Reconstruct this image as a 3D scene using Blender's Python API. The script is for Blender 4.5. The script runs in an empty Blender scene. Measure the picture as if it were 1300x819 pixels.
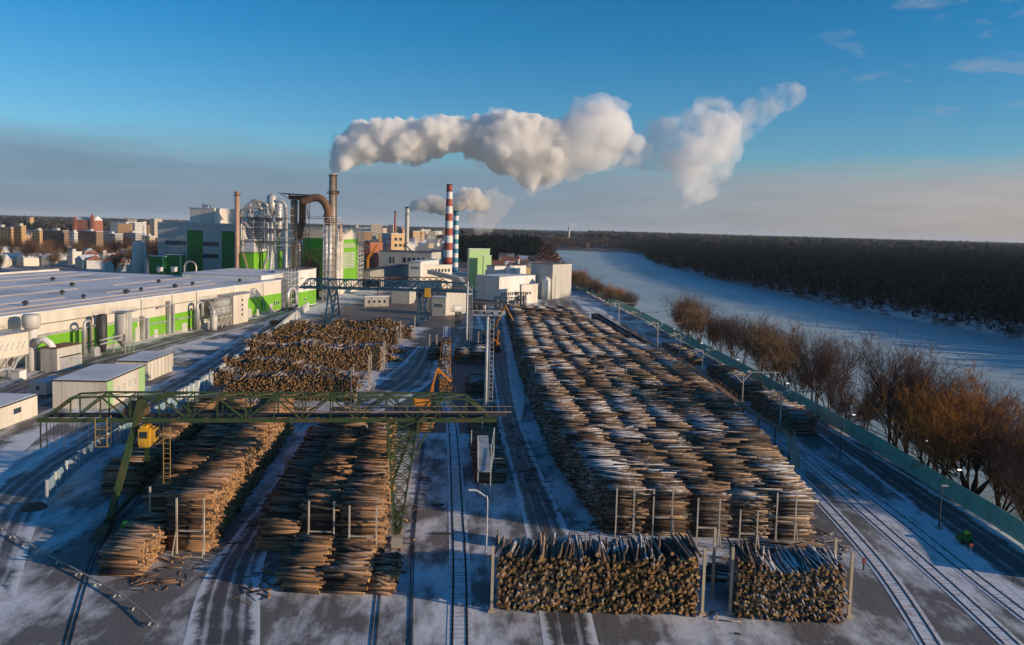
import bpy, math, random
import numpy as np
from mathutils import Vector, Matrix, noise
R = math.radians
random.seed(7); rng = np.random.default_rng(11)
scn = bpy.context.scene
col = scn.collection

# ------------------------------------------------------------------ survey
F = 1000.0; CX, CY = 650.0, 365.0; H = 42.0; PITCH = R(4.29); ROLL = R(1.6)
def ray(u, v):
    x = (u-CX)/F; y = -(v-CY)/F
    c, s = math.cos(ROLL), math.sin(ROLL)
    x2 = c*x-s*y; y2 = s*x+c*y
    cp, sp = math.cos(PITCH), math.sin(PITCH)
    return (x2, cp+y2*sp, -sp+y2*cp)
def G(u, v, z=0.0):
    d = ray(u, v); t = (z-H)/d[2]
    return Vector((d[0]*t, d[1]*t, z))
def P(u, v, Y):
    d = ray(u, v); t = Y/d[1]
    return Vector((d[0]*t, Y, H+d[2]*t))
def pr(p):
    x, y, z = p; z -= H
    cp, sp = math.cos(PITCH), math.sin(PITCH)
    zc = y*cp-z*sp; yc = y*sp+z*cp
    X = x/zc; Yy = yc/zc
    c, s = math.cos(ROLL), math.sin(ROLL)
    return (CX+F*(c*X+s*Yy), CY-F*(-s*X+c*Yy))

# ------------------------------------------------------------------ materials
def mat(name, rgb, rough=0.7, metal=0.0, var=0.12, scale=0.6, spec=None, dirt=None, dscale=0.15, bump=0.0, bscale=3.0):
    m = bpy.data.materials.new(name); m.use_nodes = True
    nt = m.node_tree; b = nt.nodes['Principled BSDF']
    b.inputs['Roughness'].default_value = rough; b.inputs['Metallic'].default_value = metal
    if spec is not None: b.inputs['Specular IOR Level'].default_value = spec
    tc = nt.nodes.new('ShaderNodeNewGeometry')
    n = nt.nodes.new('ShaderNodeTexNoise'); n.inputs['Scale'].default_value = scale; n.inputs['Detail'].default_value = 5
    nt.links.new(tc.outputs['Position'], n.inputs['Vector'])
    mx = nt.nodes.new('ShaderNodeMix'); mx.data_type = 'RGBA'
    mx.inputs['A'].default_value = [max(0, c*(1-var*1.6)) for c in rgb]+[1]
    mx.inputs['B'].default_value = [min(1, c*(1+var*1.6)) for c in rgb]+[1]
    nt.links.new(n.outputs['Fac'], mx.inputs['Factor'])
    out = mx.outputs['Result']
    if dirt:
        n2 = nt.nodes.new('ShaderNodeTexNoise'); n2.inputs['Scale'].default_value = dscale; n2.inputs['Detail'].default_value = 8
        mp = nt.nodes.new('ShaderNodeMapping'); mp.inputs['Scale'].default_value = (1, 1, 0.25)
        nt.links.new(tc.outputs['Position'], mp.inputs['Vector']); nt.links.new(mp.outputs['Vector'], n2.inputs['Vector'])
        cr = nt.nodes.new('ShaderNodeValToRGB'); cr.color_ramp.elements[0].position = 0.5; cr.color_ramp.elements[1].position = 0.72
        nt.links.new(n2.outputs['Fac'], cr.inputs['Fac'])
        m2 = nt.nodes.new('ShaderNodeMix'); m2.data_type = 'RGBA'; m2.inputs['B'].default_value = list(dirt)+[1]
        ml = nt.nodes.new('ShaderNodeMath'); ml.operation = 'MULTIPLY'; ml.inputs[1].default_value = 0.7
        nt.links.new(cr.outputs['Color'], ml.inputs[0]); nt.links.new(ml.outputs[0], m2.inputs['Factor'])
        nt.links.new(out, m2.inputs['A']); out = m2.outputs['Result']
    nt.links.new(out, b.inputs['Base Color'])
    if bump:
        nb = nt.nodes.new('ShaderNodeTexNoise'); nb.inputs['Scale'].default_value = bscale; nb.inputs['Detail'].default_value = 6
        nt.links.new(tc.outputs['Position'], nb.inputs['Vector'])
        bp = nt.nodes.new('ShaderNodeBump'); bp.inputs['Strength'].default_value = bump; bp.inputs['Distance'].default_value = 0.3
        nt.links.new(nb.outputs['Fac'], bp.inputs['Height']); nt.links.new(bp.outputs['Normal'], b.inputs['Normal'])
    return m

class NB:
    """small node-building helper"""
    def __init__(s, name):
        s.m = bpy.data.materials.new(name); s.m.use_nodes = True; s.t = s.m.node_tree; s.b = s.t.nodes['Principled BSDF']
        s.g = s.t.nodes.new('ShaderNodeNewGeometry')
    def n(s, typ, **kw):
        x = s.t.nodes.new(typ)
        for k, v in kw.items():
            if hasattr(x, k) and k not in ('Scale',): setattr(x, k, v)
            else: x.inputs[k].default_value = v
        return x
    def l(s, a, b): s.t.links.new(a, b)
    def noise(s, scale, detail=5, vec=None, stretch=None, rough=0.5, rot=None):
        x = s.t.nodes.new('ShaderNodeTexNoise'); x.inputs['Scale'].default_value = scale; x.inputs['Detail'].default_value = detail
        x.inputs['Roughness'].default_value = rough
        v = vec or s.g.outputs['Position']
        if stretch:
            mp = s.t.nodes.new('ShaderNodeMapping'); mp.inputs['Scale'].default_value = stretch
            if rot: mp.inputs['Rotation'].default_value = rot
            s.l(v, mp.inputs['Vector']); v = mp.outputs['Vector']
        s.l(v, x.inputs['Vector']); return x.outputs['Fac']
    def ramp(s, fac, stops):
        x = s.t.nodes.new('ShaderNodeValToRGB'); e = x.color_ramp.elements
        while len(e) > len(stops): e.remove(e[-1])
        while len(e) < len(stops): e.new(0.5)
        for i, (p, c) in enumerate(stops):
            e[i].position = p; e[i].color = (c, c, c, 1) if isinstance(c, (int, float)) else tuple(c)+(1,)
        s.l(fac, x.inputs['Fac']); return x.outputs['Color']
    def mix(s, f, a, b):
        x = s.t.nodes.new('ShaderNodeMix'); x.data_type = 'RGBA'
        for k, v in (('Factor', f), ('A', a), ('B', b)):
            if isinstance(v, (int, float)): x.inputs[k].default_value = v
            elif isinstance(v, (tuple, list)): x.inputs[k].default_value = tuple(v)+(1,)
            else: s.l(v, x.inputs[k])
        return x.outputs['Result']
    def math(s, op, a, b=0.0, c=None):
        x = s.t.nodes.new('ShaderNodeMath'); x.operation = op
        for i, v in enumerate((a, b) if c is None else (a, b, c)):
            if isinstance(v, (int, float)): x.inputs[i].default_value = v
            else: s.l(v, x.inputs[i])
        return x.outputs[0]
    def sep(s, v):
        x = s.t.nodes.new('ShaderNodeSeparateXYZ'); s.l(v, x.inputs[0]); return x.outputs
    def bump(s, h, strength=0.5, dist=0.2):
        x = s.t.nodes.new('ShaderNodeBump'); x.inputs['Strength'].default_value = strength; x.inputs['Distance'].default_value = dist
        s.l(h, x.inputs['Height']); s.l(x.outputs['Normal'], s.b.inputs['Normal'])
    def base(s, c): s.l(c, s.b.inputs['Base Color']) if not isinstance(c, tuple) else setattr(s.b.inputs['Base Color'], 'default_value', c+(1,))
    def rough(s, r): s.b.inputs['Roughness'].default_value = r

HAZE = 3.2e-5
SNOW = (0.72, 0.74, 0.78)
M = {}
M['green_steel'] = mat('green_steel', (0.032, 0.062, 0.016), 0.6, var=0.25, dirt=(0.12, 0.06, 0.02), dscale=0.8)
M['blue_steel'] = mat('blue_steel', (0.012, 0.06, 0.11), 0.6, var=0.2)
M['yellow'] = mat('yellow_paint', (0.62, 0.34, 0.02), 0.5, dirt=(0.2, 0.12, 0.05), dscale=1)
M['orange'] = mat('orange_paint', (0.7, 0.25, 0.02), 0.5, dirt=(0.15, 0.07, 0.03), dscale=1)
M['white_steel'] = mat('white_steel', (0.62, 0.62, 0.6), 0.5, dirt=(0.3, 0.22, 0.14), dscale=1.5)
M['galv'] = mat('galvanised_steel', (0.5, 0.5, 0.5), 0.5, 0.45, var=0.25, scale=0.4, dirt=(0.2, 0.13, 0.08), dscale=0.2)
M['rust'] = mat('rusty_steel', (0.17, 0.085, 0.045), 0.8, 0.2, var=0.35, scale=0.5, dirt=(0.28, 0.2, 0.14), dscale=0.3)
M['chimney_skin'] = mat('weathered_chimney', (0.4, 0.33, 0.27), 0.55, 0.25, var=0.25, scale=0.3, dirt=(0.2, 0.12, 0.08), dscale=0.2)
M['rack_steel'] = mat('worn_rack_steel', (0.5, 0.44, 0.36), 0.6, var=0.2, dirt=(0.2, 0.12, 0.07), dscale=1.2)
M['oldyellow'] = mat('dull_yellow_paint', (0.34, 0.22, 0.06), 0.7, var=0.25)
M['dark'] = mat('dark_metal', (0.03, 0.032, 0.035), 0.6, var=0.2)
M['glass'] = mat('window_glass', (0.03, 0.04, 0.05), 0.12, var=0.1)
M['cream'] = mat('cream_cladding', (0.66, 0.61, 0.52), 0.55, var=0.05, dirt=(0.42, 0.35, 0.27), dscale=0.12)
M['greyclad'] = mat('grey_cladding', (0.5, 0.5, 0.48), 0.55, var=0.05, dirt=(0.33, 0.3, 0.26), dscale=0.1)
M['white'] = mat('white_cladding', (0.74, 0.73, 0.7), 0.5, var=0.04, dirt=(0.5, 0.45, 0.38), dscale=0.15)
M['green'] = mat('bright_green_cladding', (0.17, 0.45, 0.02), 0.5, var=0.05, dirt=(0.14, 0.28, 0.03), dscale=0.15)
M['dgreen'] = mat('deep_green_cladding', (0.012, 0.2, 0.015), 0.5, var=0.08)
M['pgreen'] = mat('pale_green_cladding', (0.33, 0.52, 0.22), 0.5, var=0.05)
M['concrete'] = mat('concrete', (0.32, 0.3, 0.27), 0.85, var=0.15, dirt=(0.15, 0.12, 0.09), dscale=0.4)
M['brick'] = mat('red_brick', (0.33, 0.12, 0.07), 0.85, var=0.15, dirt=(0.2, 0.1, 0.07), dscale=0.3)
M['ybrick'] = mat('yellow_brick', (0.5, 0.33, 0.16), 0.85, var=0.12)
M['red'] = mat('red_paint', (0.33, 0.055, 0.035), 0.6, var=0.12)
M['wpaint'] = mat('white_paint', (0.7, 0.68, 0.64), 0.6, var=0.08)
M['tealpaint'] = mat('teal_paint', (0.02, 0.2, 0.3), 0.6, var=0.1)
M['wood'] = mat('pale_timber', (0.5, 0.4, 0.28), 0.8, var=0.2)
M['tyre'] = mat('rubber', (0.02, 0.02, 0.02), 0.8)
M['roofsnow'] = mat('snowy_roof', (0.64, 0.66, 0.7), 0.8, var=0.12, scale=0.2, dirt=(0.2, 0.22, 0.26), dscale=0.035)
M['roofdark'] = mat('dark_roof', (0.07, 0.065, 0.065), 0.8, var=0.2, dirt=(0.5, 0.52, 0.55), dscale=0.05)
M['ridge'] = mat('brown_flashing', (0.3, 0.2, 0.15), 0.7)
M['sleeper'] = mat('snowy_sleepers', (0.4, 0.39, 0.39), 0.9, var=0.5, scale=1.5)
M['rail'] = mat('rail_steel', (0.025, 0.02, 0.02), 0.7, 0.0, var=0.2, spec=0.2)
M['bluefence'] = mat('blue_grey_boards', (0.2, 0.3, 0.36), 0.7, var=0.15, dirt=(0.42, 0.42, 0.4), dscale=0.5)
M['greenfence'] = mat('green_mesh_panel', (0.28, 0.47, 0.31), 0.7, var=0.2, dirt=(0.2, 0.3, 0.2), dscale=0.3)
M['wagon'] = mat('dark_wagon_paint', (0.025, 0.035, 0.045), 0.6, var=0.3, dirt=(0.09, 0.07, 0.06), dscale=0.5)
M['brownwagon'] = mat('brown_wagon_paint', (0.3, 0.16, 0.08), 0.75, var=0.3, dirt=(0.3, 0.2, 0.12), dscale=0.6)
M['twig'] = mat('twigs', (0.12, 0.068, 0.04), 0.9, spec=0.1, var=0.25, scale=0.3)
M['twig_orange'] = mat('orange_twigs', (0.4, 0.17, 0.04), 0.9, spec=0.1, var=0.25, scale=0.3)
M['twig_pale'] = mat('pale_twigs', (0.26, 0.16, 0.085), 0.9, var=0.25, scale=0.3)
M['twig_red'] = mat('reddish_twigs', (0.12, 0.07, 0.058), 0.9, spec=0.1, var=0.25, scale=0.3)
M['bark'] = mat('tree_bark', (0.045, 0.032, 0.026), 0.9, spec=0.1, var=0.25)
M['pine'] = mat('pine_needles', (0.008, 0.016, 0.013), 0.9, spec=0.0, var=0.4, scale=0.05)
M['bare'] = mat('bare_wood_crowns', (0.07, 0.046, 0.04), 0.95, spec=0.0, var=0.4, scale=0.05)
M['soil'] = mat('bare_soil', (0.11, 0.075, 0.05), 0.95, var=0.3)

def emit(name, rgb, s):
    m = bpy.data.materials.new(name); m.use_nodes = True; b = m.node_tree.nodes['Principled BSDF']
    b.inputs['Base Color'].default_value = (*rgb, 1); b.inputs['Emission Color'].default_value = (*rgb, 1); b.inputs['Emission Strength'].default_value = s
    return m
M['lamp'] = emit('lamp_glow', (1, 0.93, 0.8), 1.6)

# ground: trodden snow over dark grit
def ground_material():
    k = NB('yard_snow')
    big = k.noise(0.035, 6, rough=0.6)
    mid = k.noise(0.22, 8, rough=0.65, stretch=(1.0, 0.35, 1))
    fine = k.noise(2.2, 6, rough=0.7)
    snow = k.ramp(fine, [(0.3, (0.6, 0.61, 0.64)), (0.7, (0.78, 0.79, 0.82))])
    grit = k.ramp(fine, [(0.3, (0.04, 0.034, 0.03)), (0.7, (0.14, 0.115, 0.1))])
    a = k.math('ADD', k.math('MULTIPLY', big, 0.55), k.math('MULTIPLY', mid, 0.45))
    f = k.ramp(a, [(0.45, 0.0), (0.54, 0.9)])
    f2 = k.ramp(k.noise(1.1, 9, rough=0.8), [(0.52, 0.0), (0.66, 0.6)])
    f = k.math('MAXIMUM', f, f2)
    # beyond the works: fields and woods
    y = k.sep(k.g.outputs['Position'])[1]
    far = k.ramp(k.noise(0.004, 8, rough=0.7), [(0.36, (0.55, 0.56, 0.6)), (0.46, (0.16, 0.11, 0.09)), (0.6, (0.035, 0.045, 0.035))])
    ff = k.ramp(k.math('DIVIDE', y, 1400.0), [(0.35, 0.0), (0.6, 1.0)])
    k.base(k.mix(ff, k.mix(f, snow, grit), far)); k.rough(0.75)
    k.bump(k.math('ADD', mid, k.math('MULTIPLY', fine, 0.25)), 0.5, 0.25)
    return k.m
M['ground'] = ground_material()

def road_material(name, tracks, snowy, cols=((0.035, 0.035, 0.038), (0.13, 0.125, 0.125))):
    k = NB(name)
    uv = k.t.nodes.new('ShaderNodeUVMap').outputs['UV']
    s = k.sep(uv)
    wob = k.noise(0.06, 3)
    x = k.math('ADD', s[0], k.math('MULTIPLY', k.math('SUBTRACT', wob, 0.5), 0.12))
    streak = k.noise(1.0, 6, vec=uv, stretch=(9, 0.012, 1), rough=0.7)
    tr = k.math('ABSOLUTE', k.math('SINE', k.math('MULTIPLY', x, math.pi*tracks)))
    edge = k.math('ABSOLUTE', k.math('SUBTRACT', s[0], 0.5))
    blot = k.noise(0.16, 8, rough=0.72)
    fine = k.noise(1.8, 6, rough=0.7)
    a = k.math('ADD', k.math('MULTIPLY', tr, 0.24), k.math('MULTIPLY', streak, 0.75))
    a = k.math('ADD', a, k.math('MULTIPLY', blot, 0.75))
    e = k.math('ADD', k.math('SUBTRACT', 0.5, edge), k.math('MULTIPLY', k.math('SUBTRACT', blot, 0.5), 0.55))
    e = k.math('ADD', e, k.math('MULTIPLY', k.math('SUBTRACT', fine, 0.5), 0.2))
    e = k.ramp(e, [(0.07, 0.0), (0.17, 1.0)])
    f = k.math('MULTIPLY', e, k.ramp(k.math('MULTIPLY', a, 0.8), [(0.42+snowy, 0.0), (0.7+snowy, 1.0)]))
    snow = k.ramp(fine, [(0.3, (0.6, 0.61, 0.64)), (0.7, (0.78, 0.79, 0.82))])
    dark = k.mix(k.noise(3.0, 6), cols[0], cols[1])
    k.base(k.mix(f, snow, dark)); k.rough(0.6)
    k.bump(k.math('ADD', a, k.math('MULTIPLY', fine, 0.4)), 0.35, 0.15)
    return k.m
M['road_dark'] = road_material('dark_road', 3, -0.02)
M['road_snow'] = road_material('snowy_road', 5, 0.06)
M['road_grey'] = road_material('grey_road', 4, 0.02)

M['wet'] = road_material('wet_yard', 2, -0.06, ((0.03, 0.03, 0.034), (0.11, 0.1, 0.1)))
M['apron'] = road_material('trodden_apron', 1, -0.08, ((0.075, 0.055, 0.045), (0.2, 0.155, 0.125)))
def ice_material():
    k = NB('river_ice')
    a = k.noise(0.012, 8, stretch=(1.6, 0.5, 1), rough=0.65); b = k.noise(0.25, 8, stretch=(0.6, 1.6, 1), rough=0.75)
    s = k.math('ADD', k.math('MULTIPLY', a, 0.6), k.math('MULTIPLY', b, 0.4))
    k.base(k.ramp(s, [(0.34, (0.24, 0.33, 0.345)), (0.47, (0.37, 0.475, 0.48)), (0.62, (0.52, 0.6, 0.6))]))
    k.rough(0.55); k.bump(b, 0.6, 0.4); return k.m
M['ice'] = ice_material()

def bark_mat(name, c1, c2, snow=(0.5, 0.62), snowmax=0.85):
    k = NB(name)
    at = k.t.nodes.new('ShaderNodeAttribute'); at.attribute_name = 'rnd'
    rr = at.outputs['Fac']
    c = k.ramp(rr, [(0.2, c1), (0.6, tuple(0.5*(a+b) for a, b in zip(c1, c2))), (0.9, c2), (1.0, tuple(min(1, x*1.7) for x in c2))])
    fn = k.noise(5.0, 4)
    c = k.mix(k.math('MULTIPLY', fn, 0.6), c, tuple(x*0.35 for x in c1))
    nz = k.sep(k.g.outputs['Normal'])[2]
    big = k.noise(0.09, 5, rough=0.6); sm = k.noise(1.3, 5, rough=0.7)
    f = k.math('ADD', k.math('MULTIPLY', big, 0.65), k.math('MULTIPLY', sm, 0.35))
    f = k.ramp(f, [(snow[0], 0.0), (snow[1], snowmax)])
    f = k.math('MULTIPLY', f, k.ramp(nz, [(0.45, 0.0), (0.8, 1.0)]))
    f = k.math('MULTIPLY', f, k.ramp(rr, [(0.25, 0.25), (0.6, 1.0)]))
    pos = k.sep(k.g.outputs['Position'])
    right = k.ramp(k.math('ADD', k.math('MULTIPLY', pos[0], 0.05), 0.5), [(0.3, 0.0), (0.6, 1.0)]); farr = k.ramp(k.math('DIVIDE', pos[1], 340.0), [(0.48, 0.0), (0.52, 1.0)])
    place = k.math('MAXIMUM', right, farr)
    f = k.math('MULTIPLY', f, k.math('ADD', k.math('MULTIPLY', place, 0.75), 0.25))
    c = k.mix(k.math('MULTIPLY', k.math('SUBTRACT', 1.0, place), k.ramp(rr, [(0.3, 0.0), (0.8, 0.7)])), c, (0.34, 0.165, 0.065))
    k.base(k.mix(f, c, (0.74, 0.76, 0.8))); k.rough(0.85); k.bump(fn, 0.6, 0.05)
    return k.m
M['logbark'] = bark_mat('log_bark', (0.05, 0.027, 0.016), (0.34, 0.225, 0.14), (0.485, 0.54))
def cut_mat():
    k = NB('cut_log_ends')
    at = k.t.nodes.new('ShaderNodeAttribute'); at.attribute_name = 'rnd'
    c = k.ramp(at.outputs['Fac'], [(0.0, (0.09, 0.045, 0.02)), (0.4, (0.42, 0.2, 0.055)), (0.8, (0.62, 0.33, 0.09)), (1.0, (0.72, 0.5, 0.24))])
    k.base(k.mix(k.math('MULTIPLY', k.noise(4.0, 4), 0.5), c, (0.2, 0.1, 0.04))); k.rough(0.8); return k.m
M['logcut'] = cut_mat()

# corrugated cladding for big halls: bump only
def clad(name, rgb, dirt):
    k = NB(name)
    n1 = k.noise(0.12, 7, stretch=(1, 1, 0.25)); c = k.mix(k.ramp(n1, [(0.45, 0.0), (0.75, 0.6)]), rgb, dirt)
    z = k.sep(k.g.outputs['Position'])[2]
    band = k.ramp(k.math('FRACT', k.math('DIVIDE', z, 1.2)), [(0.0, 0.82), (0.05, 1.0)])
    pp = k.sep(k.g.outputs['Position']); al = k.math('ADD', k.math('MULTIPLY', pp[1], 0.95), k.math('MULTIPLY', pp[0], 0.3))
    joint = k.ramp(k.math('FRACT', k.math('DIVIDE', al, 6.0)), [(0.0, 0.62), (0.03, 1.0)])
    streak = k.ramp(k.noise(1.0, 5, stretch=(1.3, 1.3, 0.06), rough=0.7), [(0.35, 0.78), (0.6, 1.0)])
    m0 = k.t.nodes.new('ShaderNodeMix'); m0.data_type = 'RGBA'; m0.blend_type = 'MULTIPLY'; m0.inputs['Factor'].default_value = 0.7
    k.l(c, m0.inputs['A']); k.l(joint, m0.inputs['B']); m1 = k.t.nodes.new('ShaderNodeMix'); m1.data_type = 'RGBA'; m1.blend_type = 'MULTIPLY'; m1.inputs['Factor'].default_value = 0.6
    k.l(m0.outputs['Result'], m1.inputs['A']); k.l(streak, m1.inputs['B']); c = m1.outputs['Result']
    mx = k.t.nodes.new('ShaderNodeMix'); mx.data_type = 'RGBA'; mx.blend_type = 'MULTIPLY'; mx.inputs['Factor'].default_value = 0.6
    k.l(c, mx.inputs['A']); k.l(band, mx.inputs['B'])
    k.base(mx.outputs['Result']); k.rough(0.5); return k.m
M['cream'] = clad('cream_cladding_panels', (0.68, 0.62, 0.52), (0.45, 0.37, 0.28))
M['greyclad'] = clad('grey_cladding_panels', (0.54, 0.51, 0.45), (0.36, 0.33, 0.3))
M['green'] = clad('bright_green_panels', (0.17, 0.45, 0.02), (0.13, 0.28, 0.03))
M['dgreen'] = clad('deep_green_panels', (0.012, 0.2, 0.015), (0.015, 0.11, 0.015))
M['white'] = clad('white_cladding_panels', (0.74, 0.73, 0.7), (0.52, 0.47, 0.4))

def facade(name, wall, fx=3.0, fz=3.0):
    """town flats: painted wall with rows of dark openings"""
    k = NB(name)
    tc = k.t.nodes.new('ShaderNodeTexCoord'); s = k.sep(tc.outputs['Object'])
    fxx = k.math('FRACT', k.math('DIVIDE', k.math('ADD', s[0], s[1]), fx)); fzz = k.math('FRACT', k.math('DIVIDE', s[2], fz))
    wx = k.math('MULTIPLY', k.math('GREATER_THAN', fxx, 0.3), k.math('LESS_THAN', fxx, 0.75))
    wz = k.math('MULTIPLY', k.math('GREATER_THAN', fzz, 0.3), k.math('LESS_THAN', fzz, 0.8))
    w = k.math('MULTIPLY', wx, wz)
    nz = k.math('LESS_THAN', k.math('ABSOLUTE', k.sep(k.g.outputs['Normal'])[2]), 0.5)
    w = k.math('MULTIPLY', w, nz)
    k.base(k.mix(w, k.mix(k.noise(0.1, 4), wall, tuple(c*0.8 for c in wall)), (0.07, 0.075, 0.085))); k.rough(0.7); return k.m
M['flat_cream'] = facade('cream_flats', (0.6, 0.5, 0.36)); M['flat_orange'] = facade('orange_flats', (0.58, 0.34, 0.15))
M['flat_white'] = facade('white_flats', (0.66, 0.62, 0.58)); M['flat_brown'] = facade('brown_flats', (0.28, 0.17, 0.1)); M['flat_grey'] = facade('grey_flats', (0.42, 0.4, 0.38))

# ------------------------------------------------------------------ mesh builder
class MB:
    def __init__(s): s.v = []; s.f = []; s.m = []; s.uv = {}
    def add(s, vs, fs, mi=0):
        o = len(s.v); s.v += [tuple(x) for x in vs]; s.f += [tuple(i+o for i in f) for f in fs]; s.m += [mi]*len(fs); return s
    def hexa(s, o, a, b, c, mi=0):
        o, a, b, c = map(Vector, (o, a, b, c))
        if a.cross(b).dot(c) < 0: a, b = b, a
        vs = [o, o+a, o+a+b, o+b, o+c, o+a+c, o+a+b+c, o+b+c]
        return s.add(vs, [(3, 2, 1, 0), (4, 5, 6, 7), (0, 1, 5, 4), (1, 2, 6, 5), (2, 3, 7, 6), (3, 0, 4, 7)], mi)
    def box(s, x0, x1, y0, y1, z0, z1, mi=0): return s.hexa((x0, y0, z0), (x1-x0, 0, 0), (0, y1-y0, 0), (0, 0, z1-z0), mi)
    def prism(s, poly, z0, z1, mi=0):
        n = len(poly); vs = [(p[0], p[1], z0) for p in poly]+[(p[0], p[1], z1) for p in poly]
        return s.add(vs, [tuple(reversed(range(n))), tuple(range(n, 2*n))]+[(i, (i+1) % n, n+(i+1) % n, n+i) for i in range(n)], mi)
    def tube(s, p, q, r0, r1=None, n=10, mi=0, caps=True):
        p, q = Vector(p), Vector(q); r1 = r0 if r1 is None else r1
        d = (q-p).normalized(); a = d.orthogonal().normalized(); b = d.cross(a)
        vs = []
        for c, r in ((p, r0), (q, r1)):
            for i in range(n):
                t = 2*math.pi*i/n; vs.append(c+a*(r*math.cos(t))+b*(r*math.sin(t)))
        fs = [(i, (i+1) % n, n+(i+1) % n, n+i) for i in range(n)]
        if caps: fs += [tuple(reversed(range(n))), tuple(range(n, 2*n))]
        return s.add(vs, fs, mi)
    def path(s, pts, r, n=8, mi=0):
        pts = [Vector(p) for p in pts]; vs = []; fs = []; a = None
        for i, p in enumerate(pts):
            d = (pts[min(i+1, len(pts)-1)]-pts[max(i-1, 0)]).normalized()
            if a is None: a = d.orthogonal().normalized()
            a = (a-d*a.dot(d)).normalized(); b = d.cross(a)
            rr = r[i] if isinstance(r, (list, tuple)) else r
            for j in range(n):
                t = 2*math.pi*j/n; vs.append(p+a*(rr*math.cos(t))+b*(rr*math.sin(t)))
        for i in range(len(pts)-1):
            for j in range(n):
                fs.append((i*n+j, i*n+(j+1) % n, (i+1)*n+(j+1) % n, (i+1)*n+j))
        fs += [tuple(reversed(range(n))), tuple(range((len(pts)-1)*n, len(pts)*n))]
        return s.add(vs, fs, mi)
    def bar(s, p, q, w, h=None, mi=0):
        p, q = Vector(p), Vector(q); h = w if h is None else h
        d = q-p
        if d.length < 1e-6: return s
        up = Vector((0, 0, 1)) if abs(d.normalized().z) < 0.95 else Vector((0, 1, 0))
        a = d.cross(up).normalized(); b = a.cross(d).normalized()
        return s.hexa(p-a*w/2-b*h/2, a*w, b*h, d, mi)
    def lathe(s, base, prof, n=20, mi=0):
        """prof: (z, r) from bottom up, at base point"""
        bx, by, bz = base; vs = []; fs = []
        for z, r in prof:
            for j in range(n):
                t = 2*math.pi*j/n; vs.append((bx+r*math.cos(t), by+r*math.sin(t), bz+z))
        k = len(prof)
        for i in range(k-1):
            for j in range(n): fs.append((i*n+j, i*n+(j+1) % n, (i+1)*n+(j+1) % n, (i+1)*n+j))
        fs += [tuple(reversed(range(n))), tuple(range((k-1)*n, k*n))]
        return s.add(vs, fs, mi)
    def build(s, name, mats, parent=None, smooth=False, origin=None):
        me = bpy.data.meshes.new(name)
        vs = s.v
        if origin is not None: vs = [(a-origin[0], b-origin[1], c-origin[2]) for a, b, c in vs]
        me.from_pydata(vs, [], s.f)
        ms = mats if isinstance(mats, (list, tuple)) else [mats]
        for m in ms: me.materials.append(m if not isinstance(m, str) else M[m])
        if len(ms) > 1: me.polygons.foreach_set('material_index', s.m)
        if smooth: me.polygons.foreach_set('use_smooth', [True]*len(me.polygons))
        me.update()
        o = bpy.data.objects.new(name, me); col.objects.link(o)
        if origin is not None: o.location = origin
        if parent is not None:
            o.parent = parent
            if origin is None: o.matrix_parent_inverse = Matrix.Translation(-Vector(parent.location)) if parent.rotation_euler.z == 0 else (Matrix.Translation(parent.location) @ Matrix.Rotation(parent.rotation_euler.z, 4, 'Z')).inverted()
        return o
def tag(o, label=None, cat=None, group=None, kind=None):
    if label: o['label'] = label
    if cat: o['category'] = cat
    if group: o['group'] = group
    if kind: o['kind'] = kind
    return o
def empty(name, loc, label=None, cat=None, group=None, rz=0):
    o = bpy.data.objects.new(name, None); col.objects.link(o); o.location = loc; o.rotation_euler.z = rz; o.empty_display_size = 1
    return tag(o, label, cat, group)
def children(o): return [c for c in bpy.data.objects if c.parent == o]
def copy_tree(o, parent=None):
    c = o.copy(); col.objects.link(c)
    if parent is not None: c.parent = parent
    for ch in list(o.children): copy_tree(ch, c)
    return c

# a local frame: origin, x axis direction angle
class Fr:
    def __init__(s, o, ang):
        s.o = Vector((o[0], o[1], 0)); s.x = Vector((math.cos(ang), math.sin(ang), 0)); s.y = Vector((-math.sin(ang), math.cos(ang), 0)); s.z = Vector((0, 0, 1))
    def __call__(s, x, y, z=0): return s.o+s.x*x+s.y*y+s.z*z
    def box(s, mb, x0, x1, y0, y1, z0, z1, mi=0): return mb.hexa(s(x0, y0, z0), s.x*(x1-x0), s.y*(y1-y0), s.z*(z1-z0), mi)

def grow(c, direction, u, lo=0.0, hi=400.0):
    """length along direction from c until the corner comes to picture column u (survey only)"""
    c = Vector(c); s0 = pr(c)[0]
    for _ in range(50):
        m = (lo+hi)/2
        if (pr(c+direction*m)[0]-u)*(s0-u) > 0: lo = m
        else: hi = m
    return lo
# ------------------------------------------------------------------ terrain and river
def lerp_tab(tab, x):
    if x <= tab[0][0]: return tab[0][1]
    for (a, b), (c, d) in zip(tab, tab[1:]):
        if x <= c: return b+(d-b)*(x-a)/(c-a)
    return tab[-1][1]
LB = [(-200, 92), (0, 90), (110, 88), (200, 86), (330, 84), (470, 66), (600, 62), (760, 60), (1000, 72), (1250, 76), (1420, 88), (1500, 60), (1600, -60), (1900, -400)]
RB = [(-200, 330), (100, 292), (378, 248), (508, 230), (700, 216), (855, 212), (1200, 222), (1450, 246), (1560, 262)]
FARB = [(-400, 2150), (-60, 1900), (120, 1820), (190, 1790), (280, 1800)]
def river_depth(x, y):
    """distance inside the river (positive) or outside (negative), roughly"""
    lb = lerp_tab(LB, y); rb = lerp_tab(RB, y)
    if y < 1560: return min(x-lb, rb-x)
    fb = lerp_tab(FARB, x)
    return min(fb-y, (262-x) if y < 1810 else 999, x-lb, 60)
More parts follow.
